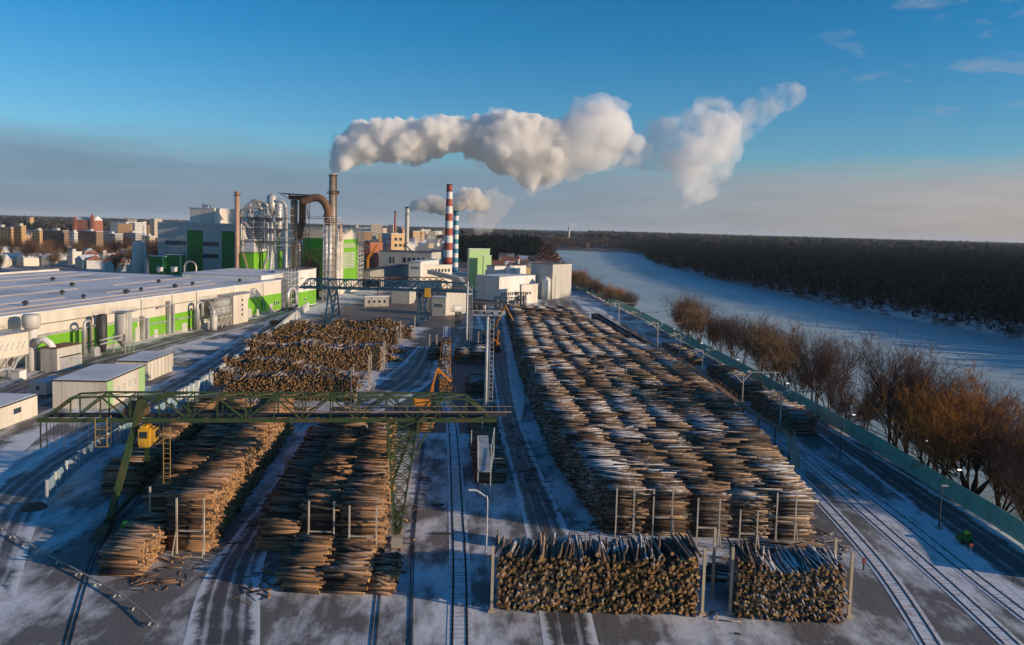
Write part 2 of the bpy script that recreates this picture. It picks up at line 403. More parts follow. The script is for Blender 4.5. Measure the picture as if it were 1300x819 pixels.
def gz(x, y):
    d = river_depth(x, y)
    if d <= -14: z = 0.0
    elif d < 4:
        t = (d+14)/18; t = t*t*(3-2*t); z = -6.4*t
    else: z = -6.4
    if y > 2500: z += min(1, (y-2500)/3000)*(9+8*noise.noise(Vector((x/1800, y/1500, 0))))
    if z == 0.0 and x < -215 and y < 900: z -= 0.0
    return z
def axis(a, b, f):
    out = [a]
    while out[-1] < b: out.append(out[-1]+f(out[-1]))
    return out
ys = axis(-60, 26000, lambda y: max(4.0, abs(y)/60))
xs = sorted(set([-x for x in axis(130, 24000, lambda x: max(14, x/12))]+axis(-130, 340, lambda x: 4.5 if 40 < x else 18)+axis(352, 24000, lambda x: max(14, x/12))))
vs = [(x, y, gz(x, y)) for y in ys for x in xs]
nx = len(xs)
fs = [(j*nx+i, j*nx+i+1, (j+1)*nx+i+1, (j+1)*nx+i) for j in range(len(ys)-1) for i in range(nx-1)]
g = MB(); g.v = vs; g.f = fs; g.m = [0]*len(fs)
tag(g.build('ground', 'ground', smooth=True), kind='structure')
w = MB(); w.add([(-700, -100, -5.2), (420, -100, -5.2), (420, 2250, -5.2), (-700, 2250, -5.2)], [(0, 1, 2, 3)])
tag(w.build('river', 'ice'), kind='structure')

def ribbon(name, left, right, z, m, kind='structure', sub=4):
    L = [Vector((p[0], p[1], z)) for p in left]; Rr = [Vector((p[0], p[1], z)) for p in right]
    def dens(a):
        o = []
        for i in range(len(a)-1):
            p0 = a[max(i-1, 0)]; p1 = a[i]; p2 = a[i+1]; p3 = a[min(i+2, len(a)-1)]
            for k in range(sub):
                t = k/sub; t2 = t*t; t3 = t2*t
                o.append(0.5*((2*p1)+(p2-p0)*t+(2*p0-5*p1+4*p2-p3)*t2+(3*p1-p0-3*p2+p3)*t3))
        return o+[a[-1]]
    L, Rr = dens(L), dens(Rr)
    me = bpy.data.meshes.new(name); n = len(L)
    vs = [tuple(a.lerp(b, t)) for a, b in zip(L, Rr) for t in (0, .5, 1)]
    fs = []; uvs = []
    s = [0]
    for i in range(n-1): s.append(s[-1]+(L[i+1]-L[i]).length*0.5+(Rr[i+1]-Rr[i]).length*0.5)
    for i in range(n-1):
        for k in range(2):
            q = [(i, k), (i, k+1), (i+1, k+1), (i+1, k)]
            fs.append(tuple(a*3+b for a, b in q)); uvs += [(b*0.5, s[a]) for a, b in q]
    me.from_pydata(vs, [], fs); ul = me.uv_layers.new(name='UVMap')
    for i, u in enumerate(uvs): ul.data[i].uv = u
    me.materials.append(M[m]); o = bpy.data.objects.new(name, me); col.objects.link(o)
    return tag(o, kind=kind)
g0 = lambda *ps: [G(*p) for p in ps]
ribbon('access_road', g0((-60, 690), (0, 612), (110, 546), (182, 500), (240, 466), (305, 430), (378, 391)), g0((20, 760), (58, 640), (118, 584), (205, 529), (262, 494), (330, 442), (392, 393)), 0.012, 'road_snow')
ribbon('hall_apron', g0((-60, 520), (0, 490), (101, 452), (180, 434), (233, 422), (356, 396), (372, 389)), g0((-60, 560), (0, 515), (100, 480), (170, 458), (238, 436), (330, 410), (378, 391)), 0.008, 'road_grey')
ribbon('left_yard_road', g0((232, 819), (262, 728), (330, 640), (378, 570), (404, 535), (450, 500), (500, 470), (530, 440)), g0((330, 819), (335, 715), (365, 640), (402, 575), (440, 540), (500, 515), (552, 480), (556, 440)), 0.016, 'road_grey')
ribbon('mid_yard_road', g0((690, 819), (672, 700), (655, 620), (636, 545), (628, 490), (618, 440), (604, 400)), g0((760, 819), (728, 690), (692, 610), (664, 545), (650, 490), (646, 450), (640, 400)), 0.02, 'road_dark')
ribbon('yard_crossing', [Vector((-40, 158, 0)), Vector((-38, 200, 0)), Vector((-42, 260, 0)), Vector((-40, 325, 0))], [Vector((2, 158, 0)), Vector((4, 200, 0)), Vector((2, 260, 0)), Vector((-2, 325, 0))], 0.010, 'wet')
ribbon('riverside_road', g0((1330, 790), (1228, 700), (1128, 619), (1040, 552), (985, 512), (920, 467), (850, 424), (795, 392), (727, 362)), g0((1420, 770), (1300, 697), (1180, 620), (1090, 567), (1010, 519), (938, 474), (862, 431), (801, 396), (730, 362)), 0.012, 'road_dark')
ribbon('factory_apron', [Vector((-104, 318, 0)), Vector((-100, 400, 0)), Vector((-96, 470, 0)), Vector((-80, 640, 0))], [Vector((-6, 300, 0)), Vector((2, 400, 0)), Vector((16, 470, 0)), Vector((20, 640, 0))], 0.007, 'apron')
ribbon('cabin_yard', [Vector((-128, 120, 0)), Vector((-118, 170, 0)), Vector((-112, 215, 0))], [Vector((-80, 120, 0)), Vector((-92, 160, 0)), Vector((-96, 215, 0))], 0.005, 'road_grey')
ribbon('parking_strip', [Vector((10, 385, 0)), Vector((14, 470, 0))], [Vector((43, 385, 0)), Vector((41, 470, 0))], 0.006, 'road_grey')

def smooth_pts(ps, step=3.0):
    ps = [Vector(p) for p in ps]; o = []
    for i in range(len(ps)-1):
        p0 = ps[max(i-1, 0)]; p1 = ps[i]; p2 = ps[i+1]; p3 = ps[min(i+2, len(ps)-1)]
        n = max(2, int((p2-p1).length/step))
        for k in range(n):
            t = k/n; t2 = t*t; t3 = t2*t
            o.append(0.5*((2*p1)+(p2-p0)*t+(2*p0-5*p1+4*p2-p3)*t2+(3*p1-p0-3*p2+p3)*t3))
    return o+[ps[-1]]
def offset(ps, d):
    o = []
    for i, p in enumerate(ps):
        t = (ps[min(i+1, len(ps)-1)]-ps[max(i-1, 0)]); n = Vector((t.y, -t.x, 0)).normalized(); o.append(p+n*d)
    return o
def sweep(mb, ps, w, h, z0, mi=0):
    n = len(ps); L = offset(ps, -w/2); Rr = offset(ps, w/2); vs = []
    for a, b in zip(L, Rr): vs += [(a.x, a.y, z0), (b.x, b.y, z0), (b.x, b.y, z0+h), (a.x, a.y, z0+h)]
    fs = []
    for i in range(n-1):
        for k in range(4): fs.append((i*4+k, i*4+(k+1) % 4, i*4+4+(k+1) % 4, i*4+4+k))
    fs += [(0, 3, 2, 1), ((n-1)*4, (n-1)*4+1, (n-1)*4+2, (n-1)*4+3)]
    mb.add(vs, fs, mi)
TRACKS = {}
def track(key, pts, gauge, label, w=0.16, bed=True):
    ps = smooth_pts(pts); TRACKS[key] = ps
    t = empty('railway_track', ps[0], label, 'railway track', 'railway tracks across the yard')
    if bed:
        b = MB(); sweep(b, ps, gauge+1.1, 0.035, 0.0)
        for i in range(0, len(ps)-1):
            d = (ps[i+1]-ps[i]); n_ = max(1, int(d.length/0.75)); u_ = d.normalized(); sd = Vector((u_.y, -u_.x, 0))
            for q in range(n_):
                c = ps[i]+d*(q/n_); hw = gauge*.5+.42+random.uniform(-.1, .06)
                if random.random() < .6: b.hexa(c-sd*hw+Vector((0, 0, .0355)), sd*(2*hw), u_*.2, Vector((0, 0, .012)), 1)
        b.build('trackbed', ['road_snow_flat', 'sleeper'], t)
    for s in (-1, 1):
        r = MB(); sweep(r, offset(ps, s*gauge/2), w, 0.05, 0.03); r.build('rail', 'rail', t)
    return t
k = NB('track_snow'); nn = k.noise(0.8, 8, rough=0.7); k.base(k.ramp(nn, [(0.5, (0.68, 0.69, 0.72)), (0.62, (0.42, 0.4, 0.4)), (0.74, (0.12, 0.1, 0.09))])); k.rough(0.8); M['road_snow_flat'] = k.m
track('c', [G(583, 905), G(583.5, 728), G(580, 640), G(574, 540), Vector((-16.5, 200, 0)), Vector((-22.5, 274, 0)), Vector((-27, 330, 0))], 1.52, 'railway track running up the middle of the yard under the green gantry crane', w=0.22)
track('r1', [G(1236, 905), G(1125, 730), G(1042, 635), G(1000, 594), G(962, 560), G(900, 513), G(812, 452), G(735, 399), G(715, 388)], 1.52, 'left riverside railway track beside the great log stack', w=0.15)
track('r2', [G(1285, 819), G(1189, 730), G(1040, 600), G(1000, 570), G(940, 526), G(880, 482), G(820, 439), G(770, 405), G(742, 386)], 1.52, 'riverside railway track carrying the brown flat wagons', w=0.15)
track('r3', [G(1350, 819), G(1234, 730), G(1130, 648), G(1040, 583), G(1000, 556), G(950, 518), G(888, 474), G(830, 434), G(775, 398)], 1.52, 'railway track nearest the riverside road', w=0.15)
track('g1', [G(466, 905), G(486, 695), G(494, 628), Vector((-24, 160, 0)), Vector((-27, 190, 0))], 0.5, 'crane rail under the lattice leg of the green gantry crane', w=0.1, bed=False)
track('g2', [G(62, 905), G(124, 695), G(175, 637), Vector((-57.5, 126, 0)), Vector((-63, 160, 0))], 0.5, 'crane rail under the solid leg of the green gantry crane', w=0.1, bed=False)
track('g3', [G(520, 905), G(524, 700), G(531, 620), G(538, 560)], 0.3, 'thin rusty rail between the lattice crane leg and the middle track', w=0.1, bed=False)

# ------------------------------------------------------------------ logs
LOGS = []          # arrays of (p0, p1, r0, r1)
def stack(nl, nr, fr, fl, h, dia=0.33, ntop=3, full=False, seed=0, ends=(1, 1), wob=0.22, jit=0.35, rag=0.3, bumps=9.0, slump=(0, 0), taper=None, field=0):
    """logs lie from the n?-l side to the n?-r side; stations run from near to far"""
    rr = np.random.default_rng(seed+100)
    nl, nr, fr, fl = [np.array([p[0], p[1]], float) for p in (nl, nr, fr, fl)]
    L = (np.linalg.norm(fl-nl)+np.linalg.norm(fr-nr))/2; n = max(2, int(L/dia))
    ph = rr.uniform(0, 50)
    out = []
    for i in range(n):
        t = (i+0.5)/n; s = t*L
        hh = h*(1-wob*0.5+wob*noise.noise(Vector((s/bumps+ph, ph, 0)))+0.35*wob*noise.noise(Vector((s/2.2+ph, 3, 0))))
        if field:
            cx, cyy = (nl+(fl-nl)*t+nr+(fr-nr)*t)/2
            hh = h*(1+field*noise.noise(Vector((cx/22, cyy/26, 0)))+0.12*field*noise.noise(Vector((cx/4.5, cyy/3, 5))))
        if slump[0]: hh *= min(1, 0.25+s/slump[0])
        if slump[1]: hh *= min(1, 0.25+(L-s)/slump[1])
        if taper: hh *= taper(t)
        m = max(1, int(hh/(dia*0.86))); zo = (hh-m*dia*0.86) if field else 0.0
        js = range(m) if (full or (i < 2 and ends[0]) or (i >= n-2 and ends[1])) else range(max(0, m-ntop), m)
        for j in js:
            tt = min(1, max(0, t+((j % 2)-0.5)*0.5/n+rr.normal(0, 0.08)/n))
            a = nl+(fl-nl)*tt; b = nr+(fr-nr)*tt; d = (b-a); ln = np.linalg.norm(d); d /= ln
            along = (fl-nl)/np.linalg.norm(fl-nl)
            top = j >= m-2
            k = jit*(1.0 if top else 0.25)
            a2 = a+d*rr.normal(0, rag)+along*rr.normal(0, k); b2 = b+d*rr.normal(0, rag)+along*rr.normal(0, k)
            r = dia*0.5*rr.uniform(0.72, 1.18)
            z = r*0.9+j*dia*0.86+rr.normal(0, 0.02)+(zo if j >= m-4 else 0)
            if top and rr.random() < 0.07: b2 = b2+along*rr.normal(0, 1.3)
            dz = rr.normal(0, 0.16 if top else 0.03)
            z0 = max(r, z+dz); z1 = max(r, z-dz)
            if rr.random() < 0.5: out.append((*a2, z0, *b2, z1, r*1.06, r*0.86))
            else: out.append((*a2, z0, *b2, z1, r*0.86, r*1.06))
    out = np.array(out); LOGS.append(out); return out
def log_arrays(A, n=6, mid=False):
    N = len(A); P0 = A[:, 0:3]; P1 = A[:, 3:6]
    d = P1-P0; d /= np.linalg.norm(d, axis=1)[:, None]
    up = np.tile([0, 0, 1.0], (N, 1)); a = np.cross(d, up); a /= np.linalg.norm(a, axis=1)[:, None]; b = np.cross(a, d)
    th = np.linspace(0, 2*np.pi, n, endpoint=False)[None, :]+rng.uniform(0, 6, (N, 1))
    ca, sa = np.cos(th)[..., None], np.sin(th)[..., None]
    rings = [(P0, A[:, 6]), (P1, A[:, 7])]
    if mid:
        c = (P0+P1)/2+a*rng.normal(0, 0.06, (N, 1))+b*rng.normal(0, 0.04, (N, 1)); rings.insert(1, (c, (A[:, 6]+A[:, 7])/2))
    V = np.stack([p[:, None, :]+(a[:, None, :]*ca+b[:, None, :]*sa)*r[:, None, None] for p, r in rings], 1)   # N,k,n,3
    k = len(rings); V = V.reshape(-1, 3); base = (np.arange(N)*k*n)[:, None]
    i = np.arange(n); j = (i+1) % n
    quads = np.concatenate([np.stack([q*n+j, q*n+i, (q+1)*n+i, (q+1)*n+j], 1) for q in range(k-1)], 0)      # (k-1)n,4
    Q = (base[:, :, None]+quads[None]).reshape(N, -1)
    E0 = base+i[None]; E1 = base+((k-1)*n+i[::-1])[None]
    loops = np.concatenate([Q, E0, E1], 1)
    nq = (k-1)*n
    tot = np.tile(np.array([4]*nq+[n, n]), N)
    mi = np.tile(np.array([0]*nq+[1, 1]), N); sm = np.tile(np.array([True]*nq+[False]*2), N)
    rn = rng.random((N, 1)); val = np.concatenate([np.repeat(rn, nq, 1), rng.random((N, 2))], 1)
    return V, loops.ravel(), tot, mi, sm, val.ravel()
def log_mesh(name, sets):
    parts = []; off = 0
    for A, n, mid in sets:
        p = log_arrays(A, n, mid); parts.append((p[0], p[1]+off)+p[2:]); off += len(p[0])
    V, loops, tot, mi, sm, val = [np.concatenate([p[i] for p in parts]) for i in range(6)]
    start = np.concatenate([[0], np.cumsum(tot)[:-1]])
    me = bpy.data.meshes.new(name); me.vertices.add(len(V)); me.vertices.foreach_set('co', V.astype(np.float32).ravel())
    me.loops.add(loops.size); me.loops.foreach_set('vertex_index', loops.astype(np.int32))
    me.polygons.add(len(tot)); me.polygons.foreach_set('loop_start', start.astype(np.int32))
    me.materials.append(M['logbark']); me.materials.append(M['logcut'])
    me.polygons.foreach_set('material_index', mi.astype(np.int32)); me.polygons.foreach_set('use_smooth', sm)
    at = me.attributes.new('rnd', 'FLOAT', 'FACE'); at.data.foreach_set('value', val.astype(np.float32))
    me.update(calc_edges=True)
    return me
V2 = lambda x, y: (x, y)
# --- great right-hand stack, three sections of columns side by side
def section(y0, y1, xl, xr, ncol, seed, h=6.5, dia=0.36):
    rl = random.Random(seed)
    for c in range(ncol):
        def xx(f, y):
            t = (y-y0)/(y1-y0); a = xl[0]+(xl[1]-xl[0])*t; b = xr[0]+(xr[1]-xr[0])*t; return a+(b-a)*f
        gap = 0.03/ncol*2
        f0 = c/ncol+gap/2; f1 = (c+1)/ncol-gap/2
        y = y0
        while y < y1-6:
            ye = min(y1, y+rl.uniform(16, 60))
            if y1-ye < 8: ye = y1
            hh = h*rl.uniform(0.975, 1.025)
            stack((xx(f0, y), y), (xx(f1, y), y), (xx(f1, ye), ye), (xx(f0, ye), ye), hh, dia, 3, full=(c == 0), seed=seed*31+c*7+int(y), ends=(y == y0 or rl.random() < 0.6, 0), jit=0.34, rag=0.4, wob=0.17, bumps=rl.uniform(5, 12), slump=(0, rl.choice((0.1, 0.6, 1.6)) if ye < y1 else 0.3), field=0.1)
            y = ye+rl.uniform(-0.2, 0.3)
section(106.5, 141, (13.7, 8.6), (42.6, 46.5), 5, 1, 6.3, 0.34)
section(141.5, 177, (8.6, 5.8), (46.5, 48.3), 6, 2, 6.4, 0.36)
section(180, 222, (5.8, 3.2), (48.3, 46.5), 7, 3, 6.3, 0.38)
section(223, 262, (3.2, 1.6), (46.5, 40.5), 7, 4, 6.6, 0.4)
section(266, 318, (1.6, 0.0), (39.0, 34.5), 6, 5, 6.3, 0.44)
section(320, 372, (0.0, -2.5), (33.5, 27.0), 5, 6, 5.8, 0.48)
# loose top logs lying across the seams of the great stack
rl = np.random.default_rng(77); top = []
XL = [(106.5, 13.7), (141, 8.6), (177, 5.8), (222, 3.2), (262, 1.6), (318, 0), (372, -2.5)]; XR = [(106.5, 42.6), (141, 46.5), (177, 48.3), (222, 46.5), (262, 40), (318, 34), (372, 27)]
for i in range(380):
    y = 108+262*rl.random()**1.3; a0, b0 = lerp_tab(XL, y), lerp_tab(XR, y); x = rl.uniform(a0+2.2, b0-2.2); ln = rl.uniform(2.2, 3.0)
    hf = (6.35 if y < 262 else 6.0)
    def ht(x, y): return hf*(1+0.1*noise.noise(Vector((x/22, y/26, 0))))+0.12
    sl = rl.normal(-0.02, 0.07); z = ht(x, y)+rl.uniform(-.1, .22); r_ = rl.uniform(.13, .2)*(1+(y-106)/700)
    top.append((x-ln, y-ln*sl, z+rl.normal(0, .07), x+ln, y+ln*sl, z+rl.normal(0, .07), r_, r_*.85))
LOGS.append(np.array(top)[np.array(top)[:, 1] < 160]); LOGS.append(np.array(top)[np.array(top)[:, 1] >= 160])
# low run-out logs at the near right corner
stack((24.5, 93.0), (34.5, 91.2), (35.5, 97.0), (26.0, 97.5), 1.0, 0.34, 3, seed=31, jit=0.9, slump=(2, 2))
stack((35, 98.5), (41.5, 99), (42.5, 104.5), (33, 104.6), 1.3, 0.34, 3, seed=32, jit=1.2, slump=(2, 2))
# bark litter and dropped poles along the stack feet
lit = []
for x0_, x1_, y0_, y1_, n_ in ((-37, -34.5, 96, 150, 70), (-33, -31.5, 92, 140, 40), (-15.2, -12.5, 92, 140, 60), (9.5, 13.5, 104, 112, 20), (5, 9, 112, 170, 60), (-1, 2, 125, 175, 30), (42, 46.5, 100, 112, 40), (-44, -36, 86, 96, 40), (-30, -26, 84, 96, 40), (22, 25, 80, 100, 25), (-2, 40, 91, 104, 120), (-36, -30, 175, 270, 90)):
    for i in range(n_):
        x, y = rl.uniform(x0_, x1_), rl.uniform(y0_, y1_); a_ = rl.uniform(0, 3.14); L_ = rl.uniform(.25, 1.3); r_ = rl.uniform(.03, .11)
        if n_ != 120 and y0_ > 110: x -= (y-y0_)*.1
        lit.append((x-L_*math.cos(a_), y-L_*math.sin(a_), r_+.02, x+L_*math.cos(a_), y+L_*math.sin(a_), r_+.02, r_, r_*.7))
LOGS.append(np.array(lit)[np.array(lit)[:, 1] < 110]); LOGS.append(np.array(lit)[np.array(lit)[:, 1] >= 110])
# --- left stacks, ends facing the low sun
A_ = stack((-42.6, 97), (-37.4, 97), (-43.6, 156), (-48.8, 156), 7.8, 0.31, full=True, seed=41, wob=0.16, bumps=11)
stack((-48.3, 103.5), (-43.4, 103.5), (-49.6, 152), (-54.6, 152), 7.0, 0.33, full=True, seed=42, wob=0.22, bumps=7)
stack((-47.4, 89.4), (-42.8, 89.4), (-43.9, 101.5), (-48.6, 101.5), 3.6, 0.31, full=True, seed=43, wob=0.2)
stack((-61.2, 117), (-55.6, 117), (-60.5, 168), (-66.2, 168), 5.2, 0.34, full=True, seed=44, wob=0.35)
stack((-55.2, 128), (-50.6, 129), (-55.8, 166), (-60.2, 166), 4.6, 0.34, full=True, seed=441, wob=0.3)
# --- centre stacks
stack((-31.4, 97.8), (-26.3, 97.8), (-32.2, 146), (-37, 146), 4.6, 0.33, full=True, seed=45, wob=0.25)
stack((-26.0, 98.6), (-21.2, 98.6), (-27.0, 150), (-31.8, 150), 7.1, 0.33, full=True, seed=46, wob=0.2, bumps=5, jit=0.45)
stack((-20.6, 97.2), (-15.6, 97.2), (-21.8, 148), (-26.6, 148), 7.3, 0.32, full=True, seed=47, wob=0.2, bumps=5, jit=0.45)
stack((-25.6, 86.6), (-20.9, 86.6), (-21.5, 97.2), (-26.2, 97.4), 3.1, 0.36, full=True, seed=48)
stack((-20.4, 86.6), (-15.6, 86.6), (-16.2, 96.0), (-20.9, 96.0), 3.3, 0.36, full=True, seed=49)
stack((-15.4, 86.6), (-12.6, 86.6), (-12.9, 95.4), (-15.6, 95.4), 1.9, 0.36, full=True, seed=50)
stack((-36, 153), (-31, 153), (-33, 166), (-38, 166), 3.2, 0.36, full=True, seed=51)
# --- small stacks beside the middle track
stack((-5.0, 127), (-0.2, 127), (-2.2, 153), (-7.0, 153), 3.2, 0.33, full=True, seed=52, wob=0.4, jit=0.5)
stack((-7.2, 155), (-2.4, 155), (-4.2, 186), (-9, 186), 2.6, 0.34, full=True, seed=53, wob=0.4)
stack((-19.5, 158), (-15.6, 158), (-16.4, 168), (-20.2, 168), 2.6, 0.34, full=True, seed=54)
stack((-10.5, 196), (-6.5, 196), (-7.2, 212), (-11.2, 212), 2.8, 0.36, full=True, seed=55)
stack((-25.5, 246), (-21.8, 246), (-22.4, 262), (-26, 262), 3.6, 0.4, full=True, seed=56)
stack((-17, 244), (-12.6, 244), (-13, 254), (-17.4, 254), 3.8, 0.4, full=True, seed=57)
stack((-12.0, 244), (-7.6, 244), (-8.6, 266), (-13, 266), 4.4, 0.4, full=True, seed=58)
# --- upper left stacks, cut ends facing the viewer (stations run left to right)
def face_stack(xl, xr, y, ln, h, seed, dia=0.34, sk=0.0, **kw):
    return stack((xl, y), (xl-0.1*ln, y+ln), (xr-0.1*ln, y+ln+sk), (xr, y+sk), h, dia, full=True, seed=seed, **kw)
hump = lambda a, b: (lambda t: max(0.15, min(1, 1-(max(0, t-a)/(1-a))*b)))
face_stack(-67, -43.0, 171, 5.0, 4.2, 61, taper=hump(0.3, 0.85), jit=0.6, wob=.4)
face_stack(-68.5, -36.2, 184, 5.4, 6.8, 62, wob=0.35, jit=0.5, bumps=11, slump=(5, 0))
face_stack(-75, -38, 198, 5.2, 5.4, 63, taper=hump(0.15, 0.7), jit=0.7, wob=0.5)
face_stack(-77.5, -39, 211, 5.2, 6.4, 631, taper=hump(0.35, 0.85), jit=0.7, wob=0.5)
face_stack(-79, -37.0, 225, 5.4, 7.8, 64, dia=0.38, wob=0.4, jit=0.5, bumps=12, slump=(6, 0))
face_stack(-81, -33, 240, 5.4, 7.0, 65, dia=0.4, taper=hump(0.6, 0.85), wob=0.5, jit=0.6)
face_stack(-84, -34.5, 256, 5.4, 7.4, 66, dia=0.4, taper=hump(0.5, 0.85), wob=0.5, jit=0.6)
face_stack(-87, -39.5, 274, 5.4, 8.0, 67, dia=0.42, wob=0.4, bumps=12, slump=(8, 0))
face_stack(-70, -36.5, 290, 5.4, 8.2, 68, dia=0.44, wob=0.4, slump=(6, 0))
face_stack(-98, -84, 318, 5, 3.5, 69, dia=0.45, jit=0.8, wob=.6)
# --- stacks between the walkway and the riverside road
stack((60.0, 163), (65.4, 164), (64.2, 190), (58.8, 189), 5.2, 0.34, full=True, seed=58, wob=0.2)
stack((59.0, 197), (64.4, 198), (62.8, 228), (57.4, 227), 5.2, 0.36, full=True, seed=59, wob=0.2)
stack((57.5, 250), (62.0, 251), (60.4, 290), (56, 289), 2.6, 0.4, full=True, seed=60, wob=0.5)
# --- front stacks, cut ends facing the viewer
mark = len(LOGS)
FS1 = stack((-0.7, 84), (0.2, 90), (21.6, 90.4), (21.4, 84), 6.9, 0.37, full=True, seed=71, wob=0.12, bumps=5, jit=0.42, rag=0.35)
FS2 = stack((25.6, 83.8), (26.4, 89.8), (37.6, 89), (37.4, 83.4), 6.4, 0.31, full=True, seed=72, wob=0.2, bumps=6, jit=0.42, rag=0.35)
front = LOGS[mark:]; LOGS[mark:] = []
indiv = []
for A, nsel in ((FS1, 200), (FS2, 100)):
    nz = np.minimum(A[:, 2], A[:, 5]); order = np.argsort(-nz)
    # nearest to what the photograph shows: the uppermost logs of the stack
    indiv.append(A[order[:nsel]]); LOGS.append(A[order[nsel:]])
near = [A for A in LOGS if A[:, 1].min() < 120]; rest = [A for A in LOGS if A[:, 1].min() >= 120]
me = log_mesh('stacked_logs', [(np.concatenate(near), 8, True), (np.concatenate(rest), 6, False)])
o = bpy.data.objects.new('stacked_logs', me); col.objects.link(o); tag(o, 'felled logs piled in long stacks all over the timber yard', 'logs', kind='stuff')
NLOG = sum(len(a) for a in LOGS); print('logs', NLOG)
protos = []
for i in range(10):
    A = np.array([[0, 0, -0.5, 0, 0, 0.5, 0.5*rng.uniform(0.95, 1.1), 0.5*rng.uniform(0.8, 0.95)]])
    A = np.array([[-0.5, 0, 0, 0.5, 0, 0, A[0, 6], A[0, 7]]])
    me = log_mesh('log', [(A, 9, False)])
    protos.append(me)
for A, lab, grp in zip(indiv, ('bark covered log on the wide front stack of orange cut ends', 'snow dusted log on the short front stack at the lower right'), ('logs on top of the wide front stack', 'logs on top of the short front stack')):
    for q, row in enumerate(A):
        p0, p1 = Vector(row[0:3]), Vector(row[3:6]); d = p1-p0; ln = d.length; dd = (row[6]+row[7])
        o = bpy.data.objects.new('log', protos[q % 10]); col.objects.link(o)
        rot = d.to_track_quat('X', 'Z').to_matrix().to_4x4()
        o.matrix_world = Matrix.Translation((p0+p1)/2) @ rot @ Matrix.Diagonal((ln, dd, dd, 1))
        tag(o, lab, 'log', grp)

# ------------------------------------------------------------------ steel racks holding the stack ends
def rack(x, y, w, h, where, rot=0.0, m='rack_steel', cross=True):
    t = empty('stack_rack', (x, y, 0), where, 'rack', 'steel racks at the stack ends')
    f = Fr((x, y), rot)
    for sx in (0, w):
        a = MB(); a.bar(f(sx, 0, 0), f(sx, 0, h), 0.19); a.bar(f(sx, 0.0, h*0.5), f(sx+(0.2 if sx else -0.2), -1.0, 0.05), 0.1); a.build('post', m, t)
    a = MB(); a.bar(f(0, -0.02, h*0.42), f(w, -0.02, h*0.42), 0.16); a.build('crossbar', m, t)
    a = MB(); a.bar(f(-0.2, -1.0, 0.1), f(w+0.2, -1.0, 0.1), 0.12); a.build('foot_bar', m, t)
    return t
rack(-41.2, 96.2, 3.4, 7.2, 'tall pale steel rack at the near end of the sunlit left stack')
rack(-47.4, 102.4, 3.4, 6.4, 'pale steel rack behind the low log pile at lower left')
rack(-25.0, 97.6, 3.2, 6.8, 'pale steel rack at the near end of the centre left stack')
rack(-19.6, 96.4, 3.4, 6.8, 'pale steel rack at the near end of the centre right stack beside the lattice leg')
rack(-24.2, 133, 3.0, 7.6, 'pale steel rack standing midway along the centre right stack')
xs_ = [(15.2, 105.8, 2.4, 'leftmost pale rack against the great right stack'), (20.3, 105.8, 2.6, 'second pale rack from the left against the great right stack'), (37.2, 105.6, 2.6, 'rightmost pale rack against the great right stack')]
for x, y, w_, lab in xs_: rack(x, y, w_, 6.9, lab)
rack(25.6, 102.5, 2.9, 6.9, 'pale rack leaning free of the great right stack, third from its left')
rack(31.2, 102.2, 2.3, 5.6, 'short pale rack between the third and the rightmost rack of the great right stack')
for u, v, lab in ((680, 477, 'left pale rack halfway up the great right stack'), (695, 498, 'lower pale rack halfway up the great right stack'), (755, 478, 'right pale rack halfway up the great right stack'), (782, 478, 'rightmost pale rack halfway up the great right stack')):
    p = G(u, v, 5.5); rack(p.x, p.y, 2.6, 8.4, lab)
for x, y, lab in ((-37.2, 183, 'pale rack at the right end of the nearest upper left stack'), (-35.6, 198, 'pale rack at the right end of the second upper left stack'), (-36.3, 224, 'pale rack at the right end of the middle upper left stack'), (-38.6, 273, 'tall pale rack at the far right end of the upper left stacks'), (-35.6, 289, 'farthest pale rack at the upper left stacks')):
    rack(x, y, 4.5, 8.4, lab, rot=R(95))
def post(x, y, h, w, lab):
    a = MB(); a.box(x-w/2, x+w/2, y-w/2, y+w/2, 0, h); a.box(x-w*1.2, x+w*1.2, y-w*1.2, y+w*1.2, 0.02, 0.25)
    return tag(a.build('stack_post', 'wood'), lab, 'post', 'posts holding up log stacks')
post(-1.25, 83.6, 7.4, 0.3, 'pale post at the left end of the wide front stack')
post(22.0, 84.2, 7.6, 0.3, 'pale post at the right end of the wide front stack')
post(24.2, 88.5, 8.2, 0.3, 'tall pale post standing between the two front stacks')
post(25.2, 84.6, 7.6, 0.3, 'pale post at the left end of the short front stack')
post(38.2, 88.6, 7.4, 0.3, 'pale post behind the right end of the short front stack')
post(38.4, 84.6, 7.4, 0.3, 'pale post at the right end of the short front stack')
for u, v, h, lab in ((545, 452, 7, 'left pale post among the small stacks by the log train'), (554, 452, 7, 'right pale post among the small stacks by the log train'), (607, 447, 7, 'pale post behind the tall floodlight masts'), (468, 492, 8.5, 'tall pale post at the right end of the upper left stacks')):
    p = G(u, v); post(p.x, p.y, h, 0.32, lab)
